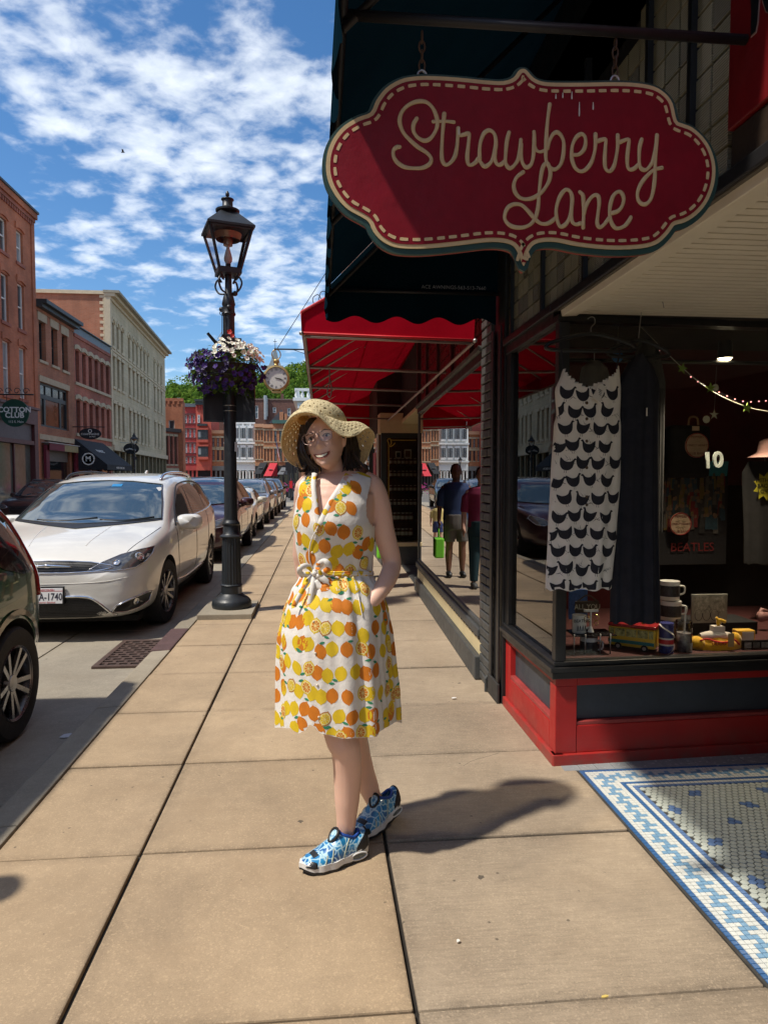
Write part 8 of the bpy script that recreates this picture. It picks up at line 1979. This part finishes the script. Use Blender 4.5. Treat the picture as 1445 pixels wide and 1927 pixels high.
mug(1260,1093,1128,38,3.85,WCER,'white mug with dark figures, topmost of the stack beside the toy bus',INKP);mug(1262,1130,1166,40,3.85,WCER,'mug with dark crowd print, under the topmost white mug',INKP)
st2=thing('display_riser','small black riser under the stacked mugs','riser',tuple(at(1260,1240,Y=3.85)));p=at(1262,1166.5,Y=3.85);mb=MB();mb.box((p.x-.06,3.79,DZ),(p.x+.06,3.91,p.z));mb.build('block',CERK,st2)
mug(1090,1157,1190,27,3.66,WCER,'white BEATLES mug standing left of the ring stand',None,'BEATLES');mug(1108,1198,1232,34,3.66,WCER,'mug with portrait print in the lower tier of the wire rack',INKP)
rk=thing('wire_rack','two tier steel wire rack holding mugs and a ring stand in the window corner','rack',tuple(at(1115,1240,Y=3.66)))
zr=at(1115,1190.5,Y=3.66).z;x0,x1=at(1073,1190,Y=3.66).x,at(1150,1190,Y=3.66).x
mb=MB();mb.box((x0,3.585,zr-.005),(x1,3.75,zr));mb.box((x0,3.585,at(1100,1233,Y=3.66).z-.005),(x1,3.75,at(1100,1233,Y=3.66).z));mb.build('shelf',CERK,rk)
for px in(1080,1101,1129,1148):mb=MB();x=at(px,1200,Y=3.585).x;mb.tube([(x,3.582,DZ),(x,3.582,zr+.01)],.004,6);mb.build('post',STEEL,rk,smooth=True)
rs=thing('ring_stand','small white T shaped jewellery stand with hoop earrings on the wire rack','jewellery stand',tuple(at(1112,1188,Y=3.63)));a,b=at(1112,1150,Y=3.63),at(1112,1189.5,Y=3.63)
mb=MB();mb.lathe([(.018,b.z),(.004,b.z+.035),(.004,a.z)],12,(a.x,3.63,0));mb.box((a.x-.04,3.625,a.z-.004),(a.x+.04,3.635,a.z+.008));mb.build('stand',WCER,rs)
for q,(dx,dz,r_)in enumerate(((.026,-.035,.016),(.026,-.066,.012),(-.026,-.04,.015))):mb=MB();mb.tube([(a.x+dx+r_*math.cos(k*PI/8),3.622,a.z+dz+r_*math.sin(k*PI/8))for k in range(16)],.0018,5,closed=True);mb.build('earring',mat('gold_ring',(.6,.45,.15),.25,metal=.9,var=.1),rs)
def board_sign(nm,label,cat,px0,px1,y0,y1,Y,m,words,tm,sz):
 a,b=at(px0,y0,Y=Y),at(px1,y1,Y=Y);t=thing(nm,label,cat,((a.x+b.x)/2,Y,b.z));mb=MB();mb.box((a.x,Y,b.z),(b.x,Y+.012,a.z));mb.build('board',m,t,bevel=.002)
 for k,(w,sx)in enumerate(words):text(w,sz,frame_m(((a.x+b.x)/2,Y-.001,lerp(a.z,b.z,(k+.5)/len(words))),(1,0,0),(0,0,1)),'lettering',tm,t,.0008,sx=sx)
 return t,a,b
PALEP=mat('pale_print_ink',(.5,.46,.36),.6,var=.1);WOODD=mat('dark_brown_sign',(.06,.04,.025),.6,var=.3)
t,a,b=board_sign('wooden_sign','small dark wooden sign reading ALL YOU behind the ring stand','sign',1083,1127,1132,1153,3.8,WOODD,[('ALL YOU',.9)],PALEP,.042)
mb=MB();mb.tube(spline([(a.x+.01,3.8,a.z),((a.x+b.x)/2,3.8,a.z+.035),(b.x-.01,3.8,a.z)],6),.004,6);mb.build('loop',WOODD,t)
p0,p1=at(1072,1110,Y=4.0),at(1105,1165,Y=4.0);mb=MB();mb.box((p0.x,4.0,p1.z),(p1.x,4.02,p0.z));tag(mb.build('blue_print',mat('blue_cloud_print',(.04,.10,.30),.7,var=.6,vs=25)),'blue mottled print standing behind the wooden sign','print')
bx=thing('toy_bus','yellow and red tin toy bus with striped sides on the window sill','toy bus',tuple(at(1197,1243,Y=DY)))
BM=Matrix.Translation((at(1193,1243,Y=DY+.09).x,DY+.10,DZ))@Matrix.Rotation(R(-38),4,'Z');BY=mat('toy_yellow',(.60,.40,.03),.35,var=.1);BRD=mat('toy_red',(.30,.015,.02),.3,var=.1);BT=mat('toy_teal',(.02,.16,.17),.35,var=.1);BW=mat('toy_window',(.25,.38,.42),.25,var=.5,vs=50);BSW=mat('toy_swirl_print',(.30,.30,.12),.4,var=1.0,vs=45)
lx,ly=.125,.058
def bb(nm,lo,hi,m,bev=.003):mb=MB();mb.box(lo,hi,0,BM);return mb.build(nm,m,bx,bevel=bev)
bb('body',(-lx,-ly,.018),(lx,ly,.125),BY,.008);bb('roof',(-lx-.003,-ly-.003,.1255),(lx+.003,ly+.003,.145),BRD,.006);bb('side_stripe',(-lx+.004,-ly-.0015,.036),(lx-.004,-ly-.0004,.055),BT,0);bb('front_stripe',(-lx-.0015,-ly+.004,.036),(-lx-.0004,ly-.004,.055),BT,0);bb('side_window',(-lx+.01,-ly-.0016,.075),(lx-.01,-ly-.0004,.118),BSW,0)
for q in(-1,1):bb('front_window',(-lx-.0016,q*.028-.023,.08),(-lx-.0004,q*.028+.023,.118),BW,0)
for q in(-1,0,1,2):bb('window_post',(q*.06-.032,-ly-.0022,.074),(q*.06-.028,-ly-.0017,.119),BY,0)
for q in(-.07,.07):mb=MB();mb.lathe([(0,-.008),(.019,-.008),(.019,.004),(.011,.005),(0,.005)],16,(0,0,0),0,BM@Matrix.Translation((q,-ly,.019))@Matrix.Rotation(PI/2,4,'X'));mb.build('wheel',TYRE,bx);mb=MB();mb.lathe([(.010,.0052),(.010,.007),(0,.007)],12,(0,0,0),0,BM@Matrix.Translation((q,-ly,.019))@Matrix.Rotation(PI/2,4,'X'));mb.build('hub',STEEL,bx)
for q in(-1,1):mb=MB();mb.sphere(BM@Vector((-lx-.001,q*.035,.062)),.006,10,6);mb.build('headlight',WCER,bx)
bb('destination_board',(-lx-.0016,-.02,.128),(-lx+.0,.02,.140),BY,0);bb('carry_handle',(-.03,-.006,.146),(-.01,.006,.165),BY);bb('carry_handle',(.04,-.006,.146),(.06,.006,.165),BY)
tb=thing('tumbler','tumbler with a red white and blue flag print beside the toy bus','tumbler',tuple(at(1254,1243,Y=DY)));o,a,b,r_=cyl(tb,'body',1254,1172,1243,DY,28,mat('flag_blue_print',(.03,.035,.16),.3,var=.2))
FW,FRD=mat('flag_white_print',(.6,.58,.56),.35,var=.1),mat('flag_red_print',(.45,.02,.03),.35,var=.1)
for k,(a0,z0,z1,m,g)in enumerate(((None,.42,.62,FW,1.01),(None,.46,.58,FRD,1.02))):mb=MB();mb.lathe([(r_*g,lerp(b.z,a.z,z0)),(r_*g,lerp(b.z,a.z,z1))],24,(a.x,DY,0),cap=False);mb.build('flag_band',m,tb,smooth=True)
for(z0,z1,s_)in((.64,.98,-1),(.05,.40,1)):
 for m,w_,g in((FW,.012,1.012),(FRD,.005,1.022)):pts=[(a.x+r_*g*math.cos(t_),DY+r_*g*math.sin(t_),lerp(b.z,a.z,lerp(z0,z1,(t_+PI*.95)/(PI*.9)if s_>0 else 1-(t_+PI*.95)/(PI*.9))))for t_ in[-PI*.95+PI*.9*q/8 for q in range(9)]];mb=MB();mb.tube(pts,w_,4,flat=(.08,1));mb.build('flag_stripe',m,tb)
tb=thing('tumbler','clear tumbler with straw and printed sleeve between flag tumbler and yellow toy','tumbler',tuple(at(1285,1243,Y=DY)));o,a,b,r_=cyl(tb,'body',1287,1168,1243,DY+.02,32,glass('tumbler_acrylic',(.8,.8,.8),1.4));cyl(tb,'sleeve',1287,1190,1242,DY+.02,28,mat('sleeve_print',(.22,.2,.2),.5,var=.9,vs=40));mb=MB();mb.box((a.x-.004,DY-.02,b.z+.006),(a.x+.03,DY-.0185,b.z+.105));mb.build('label',mat('sleeve_label',(.5,.46,.4),.6,var=.2),tb);mb=MB();mb.tube([(a.x,DY+.02,b.z+.02),(a.x+.008,DY+.02,a.z+.07)],.005,8);mb.build('straw',WCER,tb)
pt=thing('plush_toy','yellow plush toy boat with white deck and red trim on the window sill','plush toy',tuple(at(1350,1245,Y=DY+.05)));c=at(1348,1217,Y=DY+.06);PY=mat('plush_yellow',(.75,.42,.01),.9,var=.15,vs=30,sheen=.5);PR=mat('plush_red',(.5,.03,.03),.9,var=.1)
mb=MB();mb.grid(lambda u,v:c+Vector((-.14+.28*v,.055*math.cos(2*PI*u)*math.sin(PI*min(.97,max(.03,v)))**.5,(.066+.008*math.sin(v*17))*math.sin(2*PI*u)*math.sin(PI*min(.97,max(.03,v)))**.45)),24,24,cu=True);mb.sphere(c+Vector((-.115,0,.022)),(.045,.045,.04),14,10);mb.sphere(c+Vector((.11,0,.03)),(.035,.03,.05),12,8);mb.build('hull',PY,pt,smooth=True)
mb=MB();mb.grid(lambda u,v:c+Vector((-.10+.18*v,.035*math.cos(2*PI*u)*math.sin(PI*min(.95,max(.05,v)))**.4,.055+.022*math.sin(2*PI*u)+.014*math.sin(PI*v))),20,14,cu=True);mb.box(c+Vector((-.03,-.022,.07)),c+Vector((.035,.022,.118)));mb.build('deck',mat('plush_white',(.65,.6,.55),.9,var=.08),pt,smooth=40)
mb=MB();mb.tube(spline([c+Vector((x,-.048+.6*x*x,z))for x,z in((-.12,.045),(-.08,.055),(-.03,.04),(.03,.035),(.07,.05),(.11,.02))],5),.005,6);mb.build('red_trim',PR,pt,smooth=True)
for q in range(4):mb=MB();p=c+Vector((-.05+.021*q,-.056,.030));mb.tube([p+Vector((.008*math.cos(k*PI/6),0,.008*math.sin(k*PI/6)))for k in range(12)],.002,5,closed=True);mb.build('porthole',BRD,pt)
mb=MB();mb.tube(spline([c+Vector((.01,0,.115)),c+Vector((.005,0,.145)),c+Vector((.02,0,.15)),c+Vector((.045,-.01,.14))],4),.009,8);mb.tube([c+Vector((.02,0,.13)),c+Vector((-.005,0,.165))],.008,8);mb.build('periscope',PY,pt,smooth=True)
mb=MB();mb.cbox(c+Vector((.048,-.06,.05)),(.035,.002,.075));mb.build('hang_tag',mat('kraft_tag',(.42,.30,.15),.7,var=.1),pt);
yb=thing('yellow_box','yellow and white gift box standing behind the plush toy','box',tuple(at(1400,1240,Y=3.72)));p0,p1=at(1383,1185,Y=3.75),at(1414,1240,Y=3.75);mb=MB();mb.box((p0.x,3.72,DZ),(p1.x,3.78,p0.z));mb.build('carton',PY,yb,bevel=.004);mb=MB();mb.box((p0.x+.025,3.717,p0.z-.06),(p1.x-.012,3.7195,p0.z-.008));mb.build('label',WCER,yb)
GREYPR=mat('pen_drawing_print',(.30,.30,.26),.6,var=.85,vs=38)
t,a,b=board_sign('record_sleeve','grey record sleeve with a scribbled drawing leaning above the plush toy','record',1302,1368,1119,1172,3.95,mat('grey_sleeve',(.26,.26,.23),.6,var=.2),[],PALEP,.02)
mb=MB();mb.box((a.x+.015,3.9485,b.z+.06),(b.x-.02,3.9495,a.z-.01));mb.build('drawing',GREYPR,t)
for q in range(3):mb=MB();p=Vector((a.x+.045+.05*q,3.9492,b.z+.05));mb.tube([p+Vector((.024*math.cos(k*PI/10),0,.034*math.sin(k*PI/10)))for k in range(20)],.0016,4,closed=True);mb.build('outline',HINK,t)
st3=thing('display_riser','black stand under the grey record sleeve','riser',((a.x+b.x)/2,3.97,DZ));mb=MB();mb.box((a.x-.02,3.955,DZ),(b.x+.2,4.2,b.z-.001));mb.build('block',BLKC,st3)
t,a,b=board_sign('photo_frame','black frame of small black and white photos at the sill, beside the yellow box','frame',1397,1450,1206,1247,DY+.01,CERK,[],PALEP,.02)
for i in range(3):
 for j in range(3):
  if(i,j)!=(1,1):mb=MB();x=lerp(a.x+.01,b.x-.01,i/3);z=lerp(b.z+.006,a.z-.006,j/3);mb.box((x+.002,DY+.0085,z+.002),(x+.042,DY+.0095,z+.034));mb.build('photo',mat('photo_grey_%d'%((i+j)%3),(.10+.08*((i+j)%3),)*3,.5,var=.8,vs=60),t)
sh_=thing('pink_shoe','dusty pink pointed shoe on the dark stand at the frame edge','shoe',tuple(at(1440,1170,Y=4.0)));c=at(1436,1160,Y=4.05);mb=MB();mb.tube(spline([c+Vector((-.04,0,.0)),c+Vector((0,0,.0)),c+Vector((.05,0,.0)),c+Vector((.12,0,-.01))],4),[.012,.03,.036,.036,.034,.032,.03,.028,.03,.03,.03,.03,.02][:13],10,flat=(1,.8));mb.tube([c+Vector((-.035,0,.0)),c+Vector((-.01,0,.045)),c+Vector((.03,0,.03))],[.01,.012,.01],8);mb.build('upper',mat('pink_leather',(.33,.17,.16),.5,var=.1),sh_,smooth=True)
t,a,b=board_sign('poster','dark poster of a crowd of small figures under a teal sky','poster',1238,1366,868,1062,4.6,mat('poster_dark',(.012,.012,.014),.7,var=.2),[],PALEP,.03)
W_,H_=b.x-a.x,a.z-b.z;mb=MB();mb.prism([(.18,.86),(.98,.86),(1,1),(.4,1)],(a.x,4.597,b.z),(W_,0,0),(0,0,H_),(0,.0015,0));mb.build('teal_sky',mat('poster_teal',(.02,.17,.22),.7,var=.2),t);rq=random.Random(2);FC=[mat('poster_c%d'%i,c_,.7,var=.3,vs=60)for i,c_ in enumerate(((.16,.09,.05),(.13,.012,.012),(.02,.05,.07),(.13,.09,.02),(.03,.03,.03),(.08,.07,.06)))]
mb=MB()
for k in range(120):
 r0=k//20;x=a.x+W_*rq.uniform(.06,.97);z=b.z+H_*(.84-.075*r0+rq.uniform(-.02,.02));w=W_*rq.uniform(.025,.04);y=4.596-.0004*k/10;m=rq.randrange(1,6);h=H_*rq.uniform(.08,.16)
 mb.prism([(-w,-h),(w,-h),(w*.8,0),(-w*.8,0)],(x,y,z),(1,0,0),(0,0,1),(0,.0003,0),m);mb.prism([(w*.6*math.cos(q*PI/4),w*.8*math.sin(q*PI/4)+w*.7)for q in range(8)],(x,y-.0002,z),(1,0,0),(0,0,1),(0,.0003,0),0 if k%3 else 5)
mb.build('figures',FC,t)['kind']='stuff';text('BEATLES',.085,frame_m(((a.x+b.x)/2,4.59,b.z+H_*.17),(1,0,0),(0,0,1)),'lettering',mat('poster_red_ink',(.16,.012,.012),.7,var=.1),t,.001)
def badge(par,px,py,Y,r_,lines):
 c=at(px,py,Y=Y);mb=MB();mb.lathe([(0,-.004),(r_,-.004),(r_,.004),(0,.004)],28,(0,0,0),0,Matrix.Translation(c)@Matrix.Rotation(PI/2,4,'X'));mb.build('badge',mat('badge_cream',(.42,.30,.20),.6,var=.15),par);mb=MB();mb.tube([c+Vector((r_*.96*math.cos(k*PI/16),-.005,r_*.96*math.sin(k*PI/16)))for k in range(32)],.003,5,closed=True);mb.build('badge_ring',BRD,par)
 for w,z,s_ in lines:text(w,r_*s_,frame_m(c+Vector((0,-.0055,z*r_)),(1,0,0),(0,0,1)),'badge_lettering',mat('badge_ink',(.12,.03,.02),.6,var=0),par,.0008)
 for k in range(10):mb=MB();a0=k*PI/5+.3;mb.bar(c+Vector((r_*.15*math.cos(a0),-.0052,r_*.15*math.sin(a0)*.8+(.16 if math.sin(a0)>0 else-.16)*r_)),c+Vector((r_*.5*math.cos(a0),-.0052,r_*.36*math.sin(a0)+(.16 if math.sin(a0)>0 else-.16)*r_)),.004,.001);mb.build('badge_ray',mat('badge_olive',(.16,.14,.05),.6,var=0),par)
LH=[('PEPPERS',.66,.30),('LONELY HEARTS',0,.26),('CLUB BAND',-.66,.30)]
bg=thing('backpack','black backpack with a round cream badge hanging above the poster','backpack',tuple(at(1300,900,Y=4.5)));c=at(1302,855,Y=4.52);mb=MB();mb.box(c+Vector((-.16,0,-.16)),c+Vector((.14,.1,.2)));mb.build('bag',BLKC,bg,bevel=.03);mb=MB();mb.tube(spline([c+Vector((-.03,0,.2)),c+Vector((-.02,0,.25)),c+Vector((.03,0,.25)),c+Vector((.04,0,.2))],4),.008,6);mb.build('loop',mat('tan_strap',(.2,.12,.06),.6,var=.1),bg);badge(bg,1311,838,4.51,.084,LH);mb=MB();mb.cbox(at(1309,806,Y=4.512),(.05,.003,.03));mb.build('patch',mat('badge_cream',(0,0,0)),bg)
bg=thing('drum_badge','second round cream badge hanging before the crowd poster','badge',tuple(at(1280,986,Y=4.55)));badge(bg,1280,986,4.55,.078,LH)
tn=thing('foil_number','iridescent silver number 10 hanging before the backpack','ornament',tuple(at(1340,866,Y=4.2)));text('10',.14,frame_m(at(1341,867,Y=4.2),(1,0,.06),(-.06,0,1)),'digits',mat('iridescent_foil',(.60,.66,.62),.18,metal=.6,var=.35,vs=25),tn,.006,bold=.004)
lt=thing('spot_lamp','lit black spotlight on the rail inside the window','lamp',tuple(at(1363,640,Y=4.0)));c=at(1364,668,Y=4.0);mb=MB();mb.lathe([(.035,.085),(.04,.07),(.042,0),(.045,-.02)],18,c,cap=False);mb.tube([c+Vector((0,0,.085)),Vector((c.x,4.0,2.2))],.008,6);mb.build('can',BLACK,lt,smooth=40)
mb=MB();mb.lathe([(.041,-.016),(.03,-.03),(0,-.036)],18,c);mb.build('lit_bulb',mat('lit_bulb',(1,.82,.5),.4,var=0,emit=9),lt,smooth=True)
sl_=bpy.data.lights.new('spot_lamp_light','SPOT');sl_.energy=130;sl_.color=(1,.82,.58);sl_.spot_size=R(120);sl_.spot_blend=.7;sl_.shadow_soft_size=.04;so_=bpy.data.objects.new('spot_lamp_light',sl_);COL.objects.link(so_);so_.location=c+Vector((0,0,-.05));so_.rotation_euler=(R(-24),0,0)
gd=thing('garland','cord garland of green paper leaves strung across the window','garland',tuple(at(1300,700,Y=3.9)));gpx=[(1203,612),(1282,690),(1342,737),(1404,765),(1450,775)];cord=spline([at(x,y,Y=3.9)for x,y in gpx],6);mb=MB();mb.tube(cord,.002,5);mb.build('cord',mat('pale_cord',(.4,.38,.3),.7,var=0),gd)
LFG=mat('paper_leaf_green',(.16,.26,.025),.7,var=.15)
for px,py in((1284,693),(1337,730),(1406,767)):
 c=at(px,py,Y=3.892);pts=[]
 for k in range(10):a0=k*PI/5+.35+px;r_=.034 if k%2==0 else .014;pts.append((r_*math.cos(a0),r_*math.sin(a0)))
 mb=MB();mb.prism(pts,c,(1,0,0),(0,0,1),(0,.002,0));mb.build('paper_leaf',LFG,gd)
sl2=thing('string_lights','string of tiny pink lights hanging beside the leaf garland','string lights',tuple(at(1260,680,Y=4.1)));lp_=[(1227,650),(1240,660),(1250,671),(1261,682),(1300,709),(1313,718),(1353,738),(1368,745),(1383,751),(1398,755),(1413,756),(1428,755),(1441,754)]
mb=MB();mb.tube([at(x,y,Y=4.1)for x,y in lp_],.0015,4);mb.build('wire',BLACK,sl2)
for x,y in lp_:mb=MB();mb.sphere(at(x,y,Y=4.097),.0038,8,5);mb.build('bulb',mat('pink_bulb',(1,.30,.28),.4,var=0,emit=2.5),sl2)
dc=thing('disc_string','hanging string of pale discs and a silver star before the red wall','ornament',tuple(at(1345,700,Y=4.3)))
for px,py,r_ in((1346,729,.022),(1329,789,.024)):mb=MB();mb.lathe([(0,-.002),(r_,-.002),(r_,.002),(0,.002)],18,(0,0,0),0,Matrix.Translation(at(px,py,Y=4.3))@Matrix.Rotation(PI/2,4,'X'));mb.build('disc',mat('pale_disc',(.34,.32,.28),.6,var=.1),dc)
c=at(1344,780,Y=4.3);mb=MB();mb.prism([((.034 if k%2==0 else .012)*math.sin(k*PI/5),(.034 if k%2==0 else .012)*math.cos(k*PI/5))for k in range(10)],c,(1,0,0),(0,0,1),(0,.003,0));mb.build('star',mat('pale_disc',(0,0,0)),dc);mb=MB();mb.tube([c+Vector((0,0,.03)),at(1348,690,Y=4.3)],.001,4);mb.build('thread',STEEL,dc)
for nm,lb,rw_,Y in(('black_shirt','black short sleeved shirt hanging behind the navy garment',[(640,1205,1225),(660,1195,1240),(720,1190,1252),(770,1194,1250),(1000,1194,1246)],3.85),('black_shirt','black shirt with a yellow printed sunburst at the picture edge',[(868,1408,1470),(890,1396,1490),(1000,1400,1490),(1060,1400,1490)],4.3),('grey_top','grey cotton top hanging inside the window behind the hen dress',[(680,1108,1128),(695,1092,1145),(760,1088,1150),(900,1090,1148)],3.75)):
 t=thing(nm,lb,'shirt',tuple(at(rw_[-1][1],rw_[-1][0],Y=Y)));tube_cloth(rw_,Y,.04,.008,40,20).build('cloth',BLKC if 'black' in nm else mat('grey_jersey',(.16,.15,.13),.9,var=.15),t,smooth=True);mb=MB();q=at((rw_[0][1]+rw_[0][2])/2,rw_[0][0]+4,Y=Y);mb.tube([q,Vector((q.x,Y,2.22 if Y<4.2 else q.z+.1))],.003,5);mb.build('hook',STEEL,t)
 if 'yellow' in lb:
  c=at(1440,915,Y=Y-.055);pts=[((.085 if k%2==0 else .055)*math.cos(k*PI/9),(.095 if k%2==0 else .062)*math.sin(k*PI/9))for k in range(18)];mb=MB();mb.prism(pts,c,(1,0,0),(0,0,1),(0,.002,0));mb.build('sunburst',mat('dull_yellow_print',(.38,.34,.02),.7,var=.1),t)
  for q,w in enumerate(('WITH A','BACK','LOVE')):text(w,.036,frame_m(c+Vector((-.01,-.002,.038-.036*q)),(1,0,0),(0,0,1)),'lettering',BLKC,t,.001)
ht=thing('pink_hat','dusty pink brimmed hat above the black shirt at the picture edge','hat',tuple(at(1445,870,Y=4.2)));c=at(1448,852,Y=4.2);mb=MB();mb.lathe([(.13,-.03),(.075,.0),(.07,.02),(.06,.075),(.03,.09),(0,.09)],24,c,cap=False);mb.build('felt',mat('pink_felt',(.30,.17,.15),.9,var=.1),ht,smooth=True)
fx=at(1162,671,Y=3.9);t=thing('blue_disc','small bright blue disc put in for a reflection behind the hen dress strap','ornament',tuple(fx));mb=MB();mb.lathe([(0,-.003),(.033,-.003),(.033,.003),(0,.003)],20,(0,0,0),0,Matrix.Translation(fx)@Matrix.Rotation(PI/2,4,'X'));mb.build('disc',mat('bright_blue',(.03,.22,.55),.4,var=.1),t)  # disc and thread added in place of a blue reflection in the glass
mb=MB();mb.tube([fx+Vector((0,0,.03)),Vector((fx.x,3.9,2.43))],.001,4);mb.build('thread',STEEL,t)
for px,py,w,h,Y,nm,lb,c_ in((1016,890,.17,.26,4.0,'paper_notice','white paper notice taped inside the side window',(.55,.55,.5)),(994,1172,.16,.14,4.05,'art_card','colourful card leaning at the foot of the side window',(.20,.17,.10)),(1042,1195,.14,.13,3.68,'art_card','pale blue card leaning nearest the window corner post',(.16,.22,.27))):
 p=at(px,py,X=1.26);t=thing(nm,lb,'notice' if 'paper' in nm else 'card',tuple(p));mb=MB();mb.box((1.262,p.y-w/2,p.z-h/2),(1.268,p.y+w/2,p.z+h/2));mb.build('sheet',mat(nm+str(px),c_,.6,var=.15 if 'paper' in nm else .8,vs=30),t)
 if 'paper' in nm:
  for q in range(5):mb=MB();mb.box((1.2605,p.y-w*.3,p.z+h*(.3-.14*q)-.006),(1.2615,p.y+w*.3,p.z+h*(.3-.14*q)+.006));mb.build('text_line',mat('text_grey',(.15,.15,.15),.6,var=0),t)
# ================================================================ PASSERS-BY (seen in the long window's reflection)
def passer(x,y,h,label,skin,shirt,short,hair,face=0,long=False,bag=None,sleeve=.28):
 t=thing('person',label,'person',(x,y,0));k=h/1.75;M=Matrix.Translation((x,y,0))@Matrix.Rotation(face,4,'Z')@Matrix.Scale(k,4)
 V=lambda a:[M@Vector(p)for p in a];rr=lambda r_:[q*k for q in r_]
 b=MB();b.sphere(M@Vector((0,-.01,1.63)),(.078*k,.098*k,.118*k),16,12);b.sphere(M@Vector((0,-.105,1.615)),(.013*k,.02*k,.02*k),8,6)
 for s_ in(1,-1):b.sphere(M@Vector((s_*.078,0,1.62)),(.012*k,.02*k,.03*k),8,6)
 b.tube(V([(0,0,1.55),(0,.01,1.42)]),rr([.055,.065]),12)
 tor=MB();tor.lathe([(.05,1.47),(.14,1.44),(.175,1.36),(.165,1.2),(.15,1.05),(.165,.92),(.16,.82)],24,(0,0,0),0,M@Matrix.Diagonal((1.1,.72,1,1)));b.add(tor)
 arms={}
 for s_ in(1,-1):
  arms[s_]=[(s_*.17,0,1.40),(s_*.225,.01,1.30),(s_*.25,.02,1.10),(s_*.265,-.03,.92),(s_*.265,-.06,.84)];b.tube(V(arms[s_]),rr([.055,.053,.042,.032,.03]),12)
  for q in range(4):b.tube(V([(s_*.265,-.09+.02*q,.85),(s_*.268,-.095+.021*q,.78),(s_*.258,-.095+.021*q,.74)]),rr([.011,.010,.008]),6)
  b.tube(V([(s_*.255,-.085,.86),(s_*.24,-.11,.81)]),rr([.012,.009]),6)
  b.tube(V([(s_*.095,0,.88),(s_*.10,-.01,.52),(s_*.10,.01,.48),(s_*.105,.02,.32),(s_*.105,.02,.08)]),rr([.09,.06,.056,.058,.036]),14)
 remesh(b,'body',mat(skin[0],skin[1],.5,var=.05),t,.011*k,4)
 c=MB();c.lathe([(.07,1.475),(.155,1.45),(.195,1.36),(.185,1.2),(.175,1.05),(.185,.88)],24,(0,0,0),0,M@Matrix.Diagonal((1.1,.76,1,1)))
 for s_ in(1,-1):c.tube(V([(s_*.12,0,1.41),(s_*.225,.01,1.30),(s_*.245,.018,1.38-sleeve)]),rr([.07,.068,.064]),12)
 remesh(c,'shirt',shirt,t,.012*k,4)
 c=MB();c.lathe([(.182,.98),(.19,.82),(.18,.74)],20,(0,0,0),0,M@Matrix.Diagonal((1.06,.8,1,1)))
 for s_ in(1,-1):c.tube(V([(s_*.092,0,.86),(s_*.105,0,.10 if long else .55)]),rr([.105,.06 if long else .095]),14)
 remesh(c,'trousers' if long else 'shorts',short,t,.012*k,4)
 for s_ in(1,-1):c=MB();c.tube(V([(s_*.105,.06,.045),(s_*.105,-.05,.045),(s_*.11,-.16,.035)]),rr([.044,.048,.036]),10);c.build('shoe',BLACK if not long else SLATE,t,smooth=True)
 c=MB();c.lathe([(.088,1.60),(.09,1.66),(.07,1.73),(.03,1.757),(0,1.76)],18,(0,0,0),0,M@Matrix.Translation((0,.018,0)));c.build('hair',hair,t,smooth=True)
 for s_ in(1,-1):c=MB();c.sphere(M@Vector((s_*.03,-.098,1.645)),(.010*k,.006*k,.006*k),8,6);c.build('eye',IRIS,t)
 c=MB();c.tube(V([(-.025,-.098,1.57),(0,-.106,1.565),(.025,-.098,1.57)]),.005*k,5);c.build('mouth',LIP,t)
 if bag:
  p=M@Vector((.275,-.07,.74));g=thing('shopping_bag','lime green shopping bag carried by the passer-by in navy','bag',tuple(p));c=MB();c.box(p+Vector((-.07,-.14,-.42)),p+Vector((.07,.14,-.12)));c.build('sack',bag,g,bevel=.02);c=MB();c.tube(spline([p+Vector((0,-.08,-.12)),p+Vector((0,-.04,.0)),p+Vector((0,.04,.0)),p+Vector((0,.08,-.12))],4),.008,6);c.build('handle',bag,g)
DKS=('deep_brown_skin',(.17,.08,.05));LTS=('light_skin',(.55,.31,.22))
passer(.66,10.4,1.72,'bald person in navy shirt and grey shorts further down the sidewalk',DKS,mat('navy_shirt',(.022,.045,.13),.85,var=.15),mat('grey_shorts',(.14,.13,.12),.85,var=.15),mat('shaved_hair',(.05,.025,.018),.6,var=.1),bag=mat('lime_bag',(.16,.55,.03),.6,var=.1))
passer(.46,9.3,1.66,'person in a maroon top and dark trousers behind the straw hat',LTS,mat('maroon_top',(.20,.015,.06),.85,var=.15),mat('dark_teal_trousers',(.01,.04,.05),.85,var=.15),HAIR,long=True)
passer(.42,15.0,1.02,'small child in a pale yellow shirt and blue shorts down the sidewalk',LTS,mat('pale_yellow_shirt',(.6,.5,.2),.85,var=.1),mat('blue_shorts',(.03,.05,.16),.85,var=.1),mat('light_brown_hair',(.2,.10,.04),.6,var=.1))
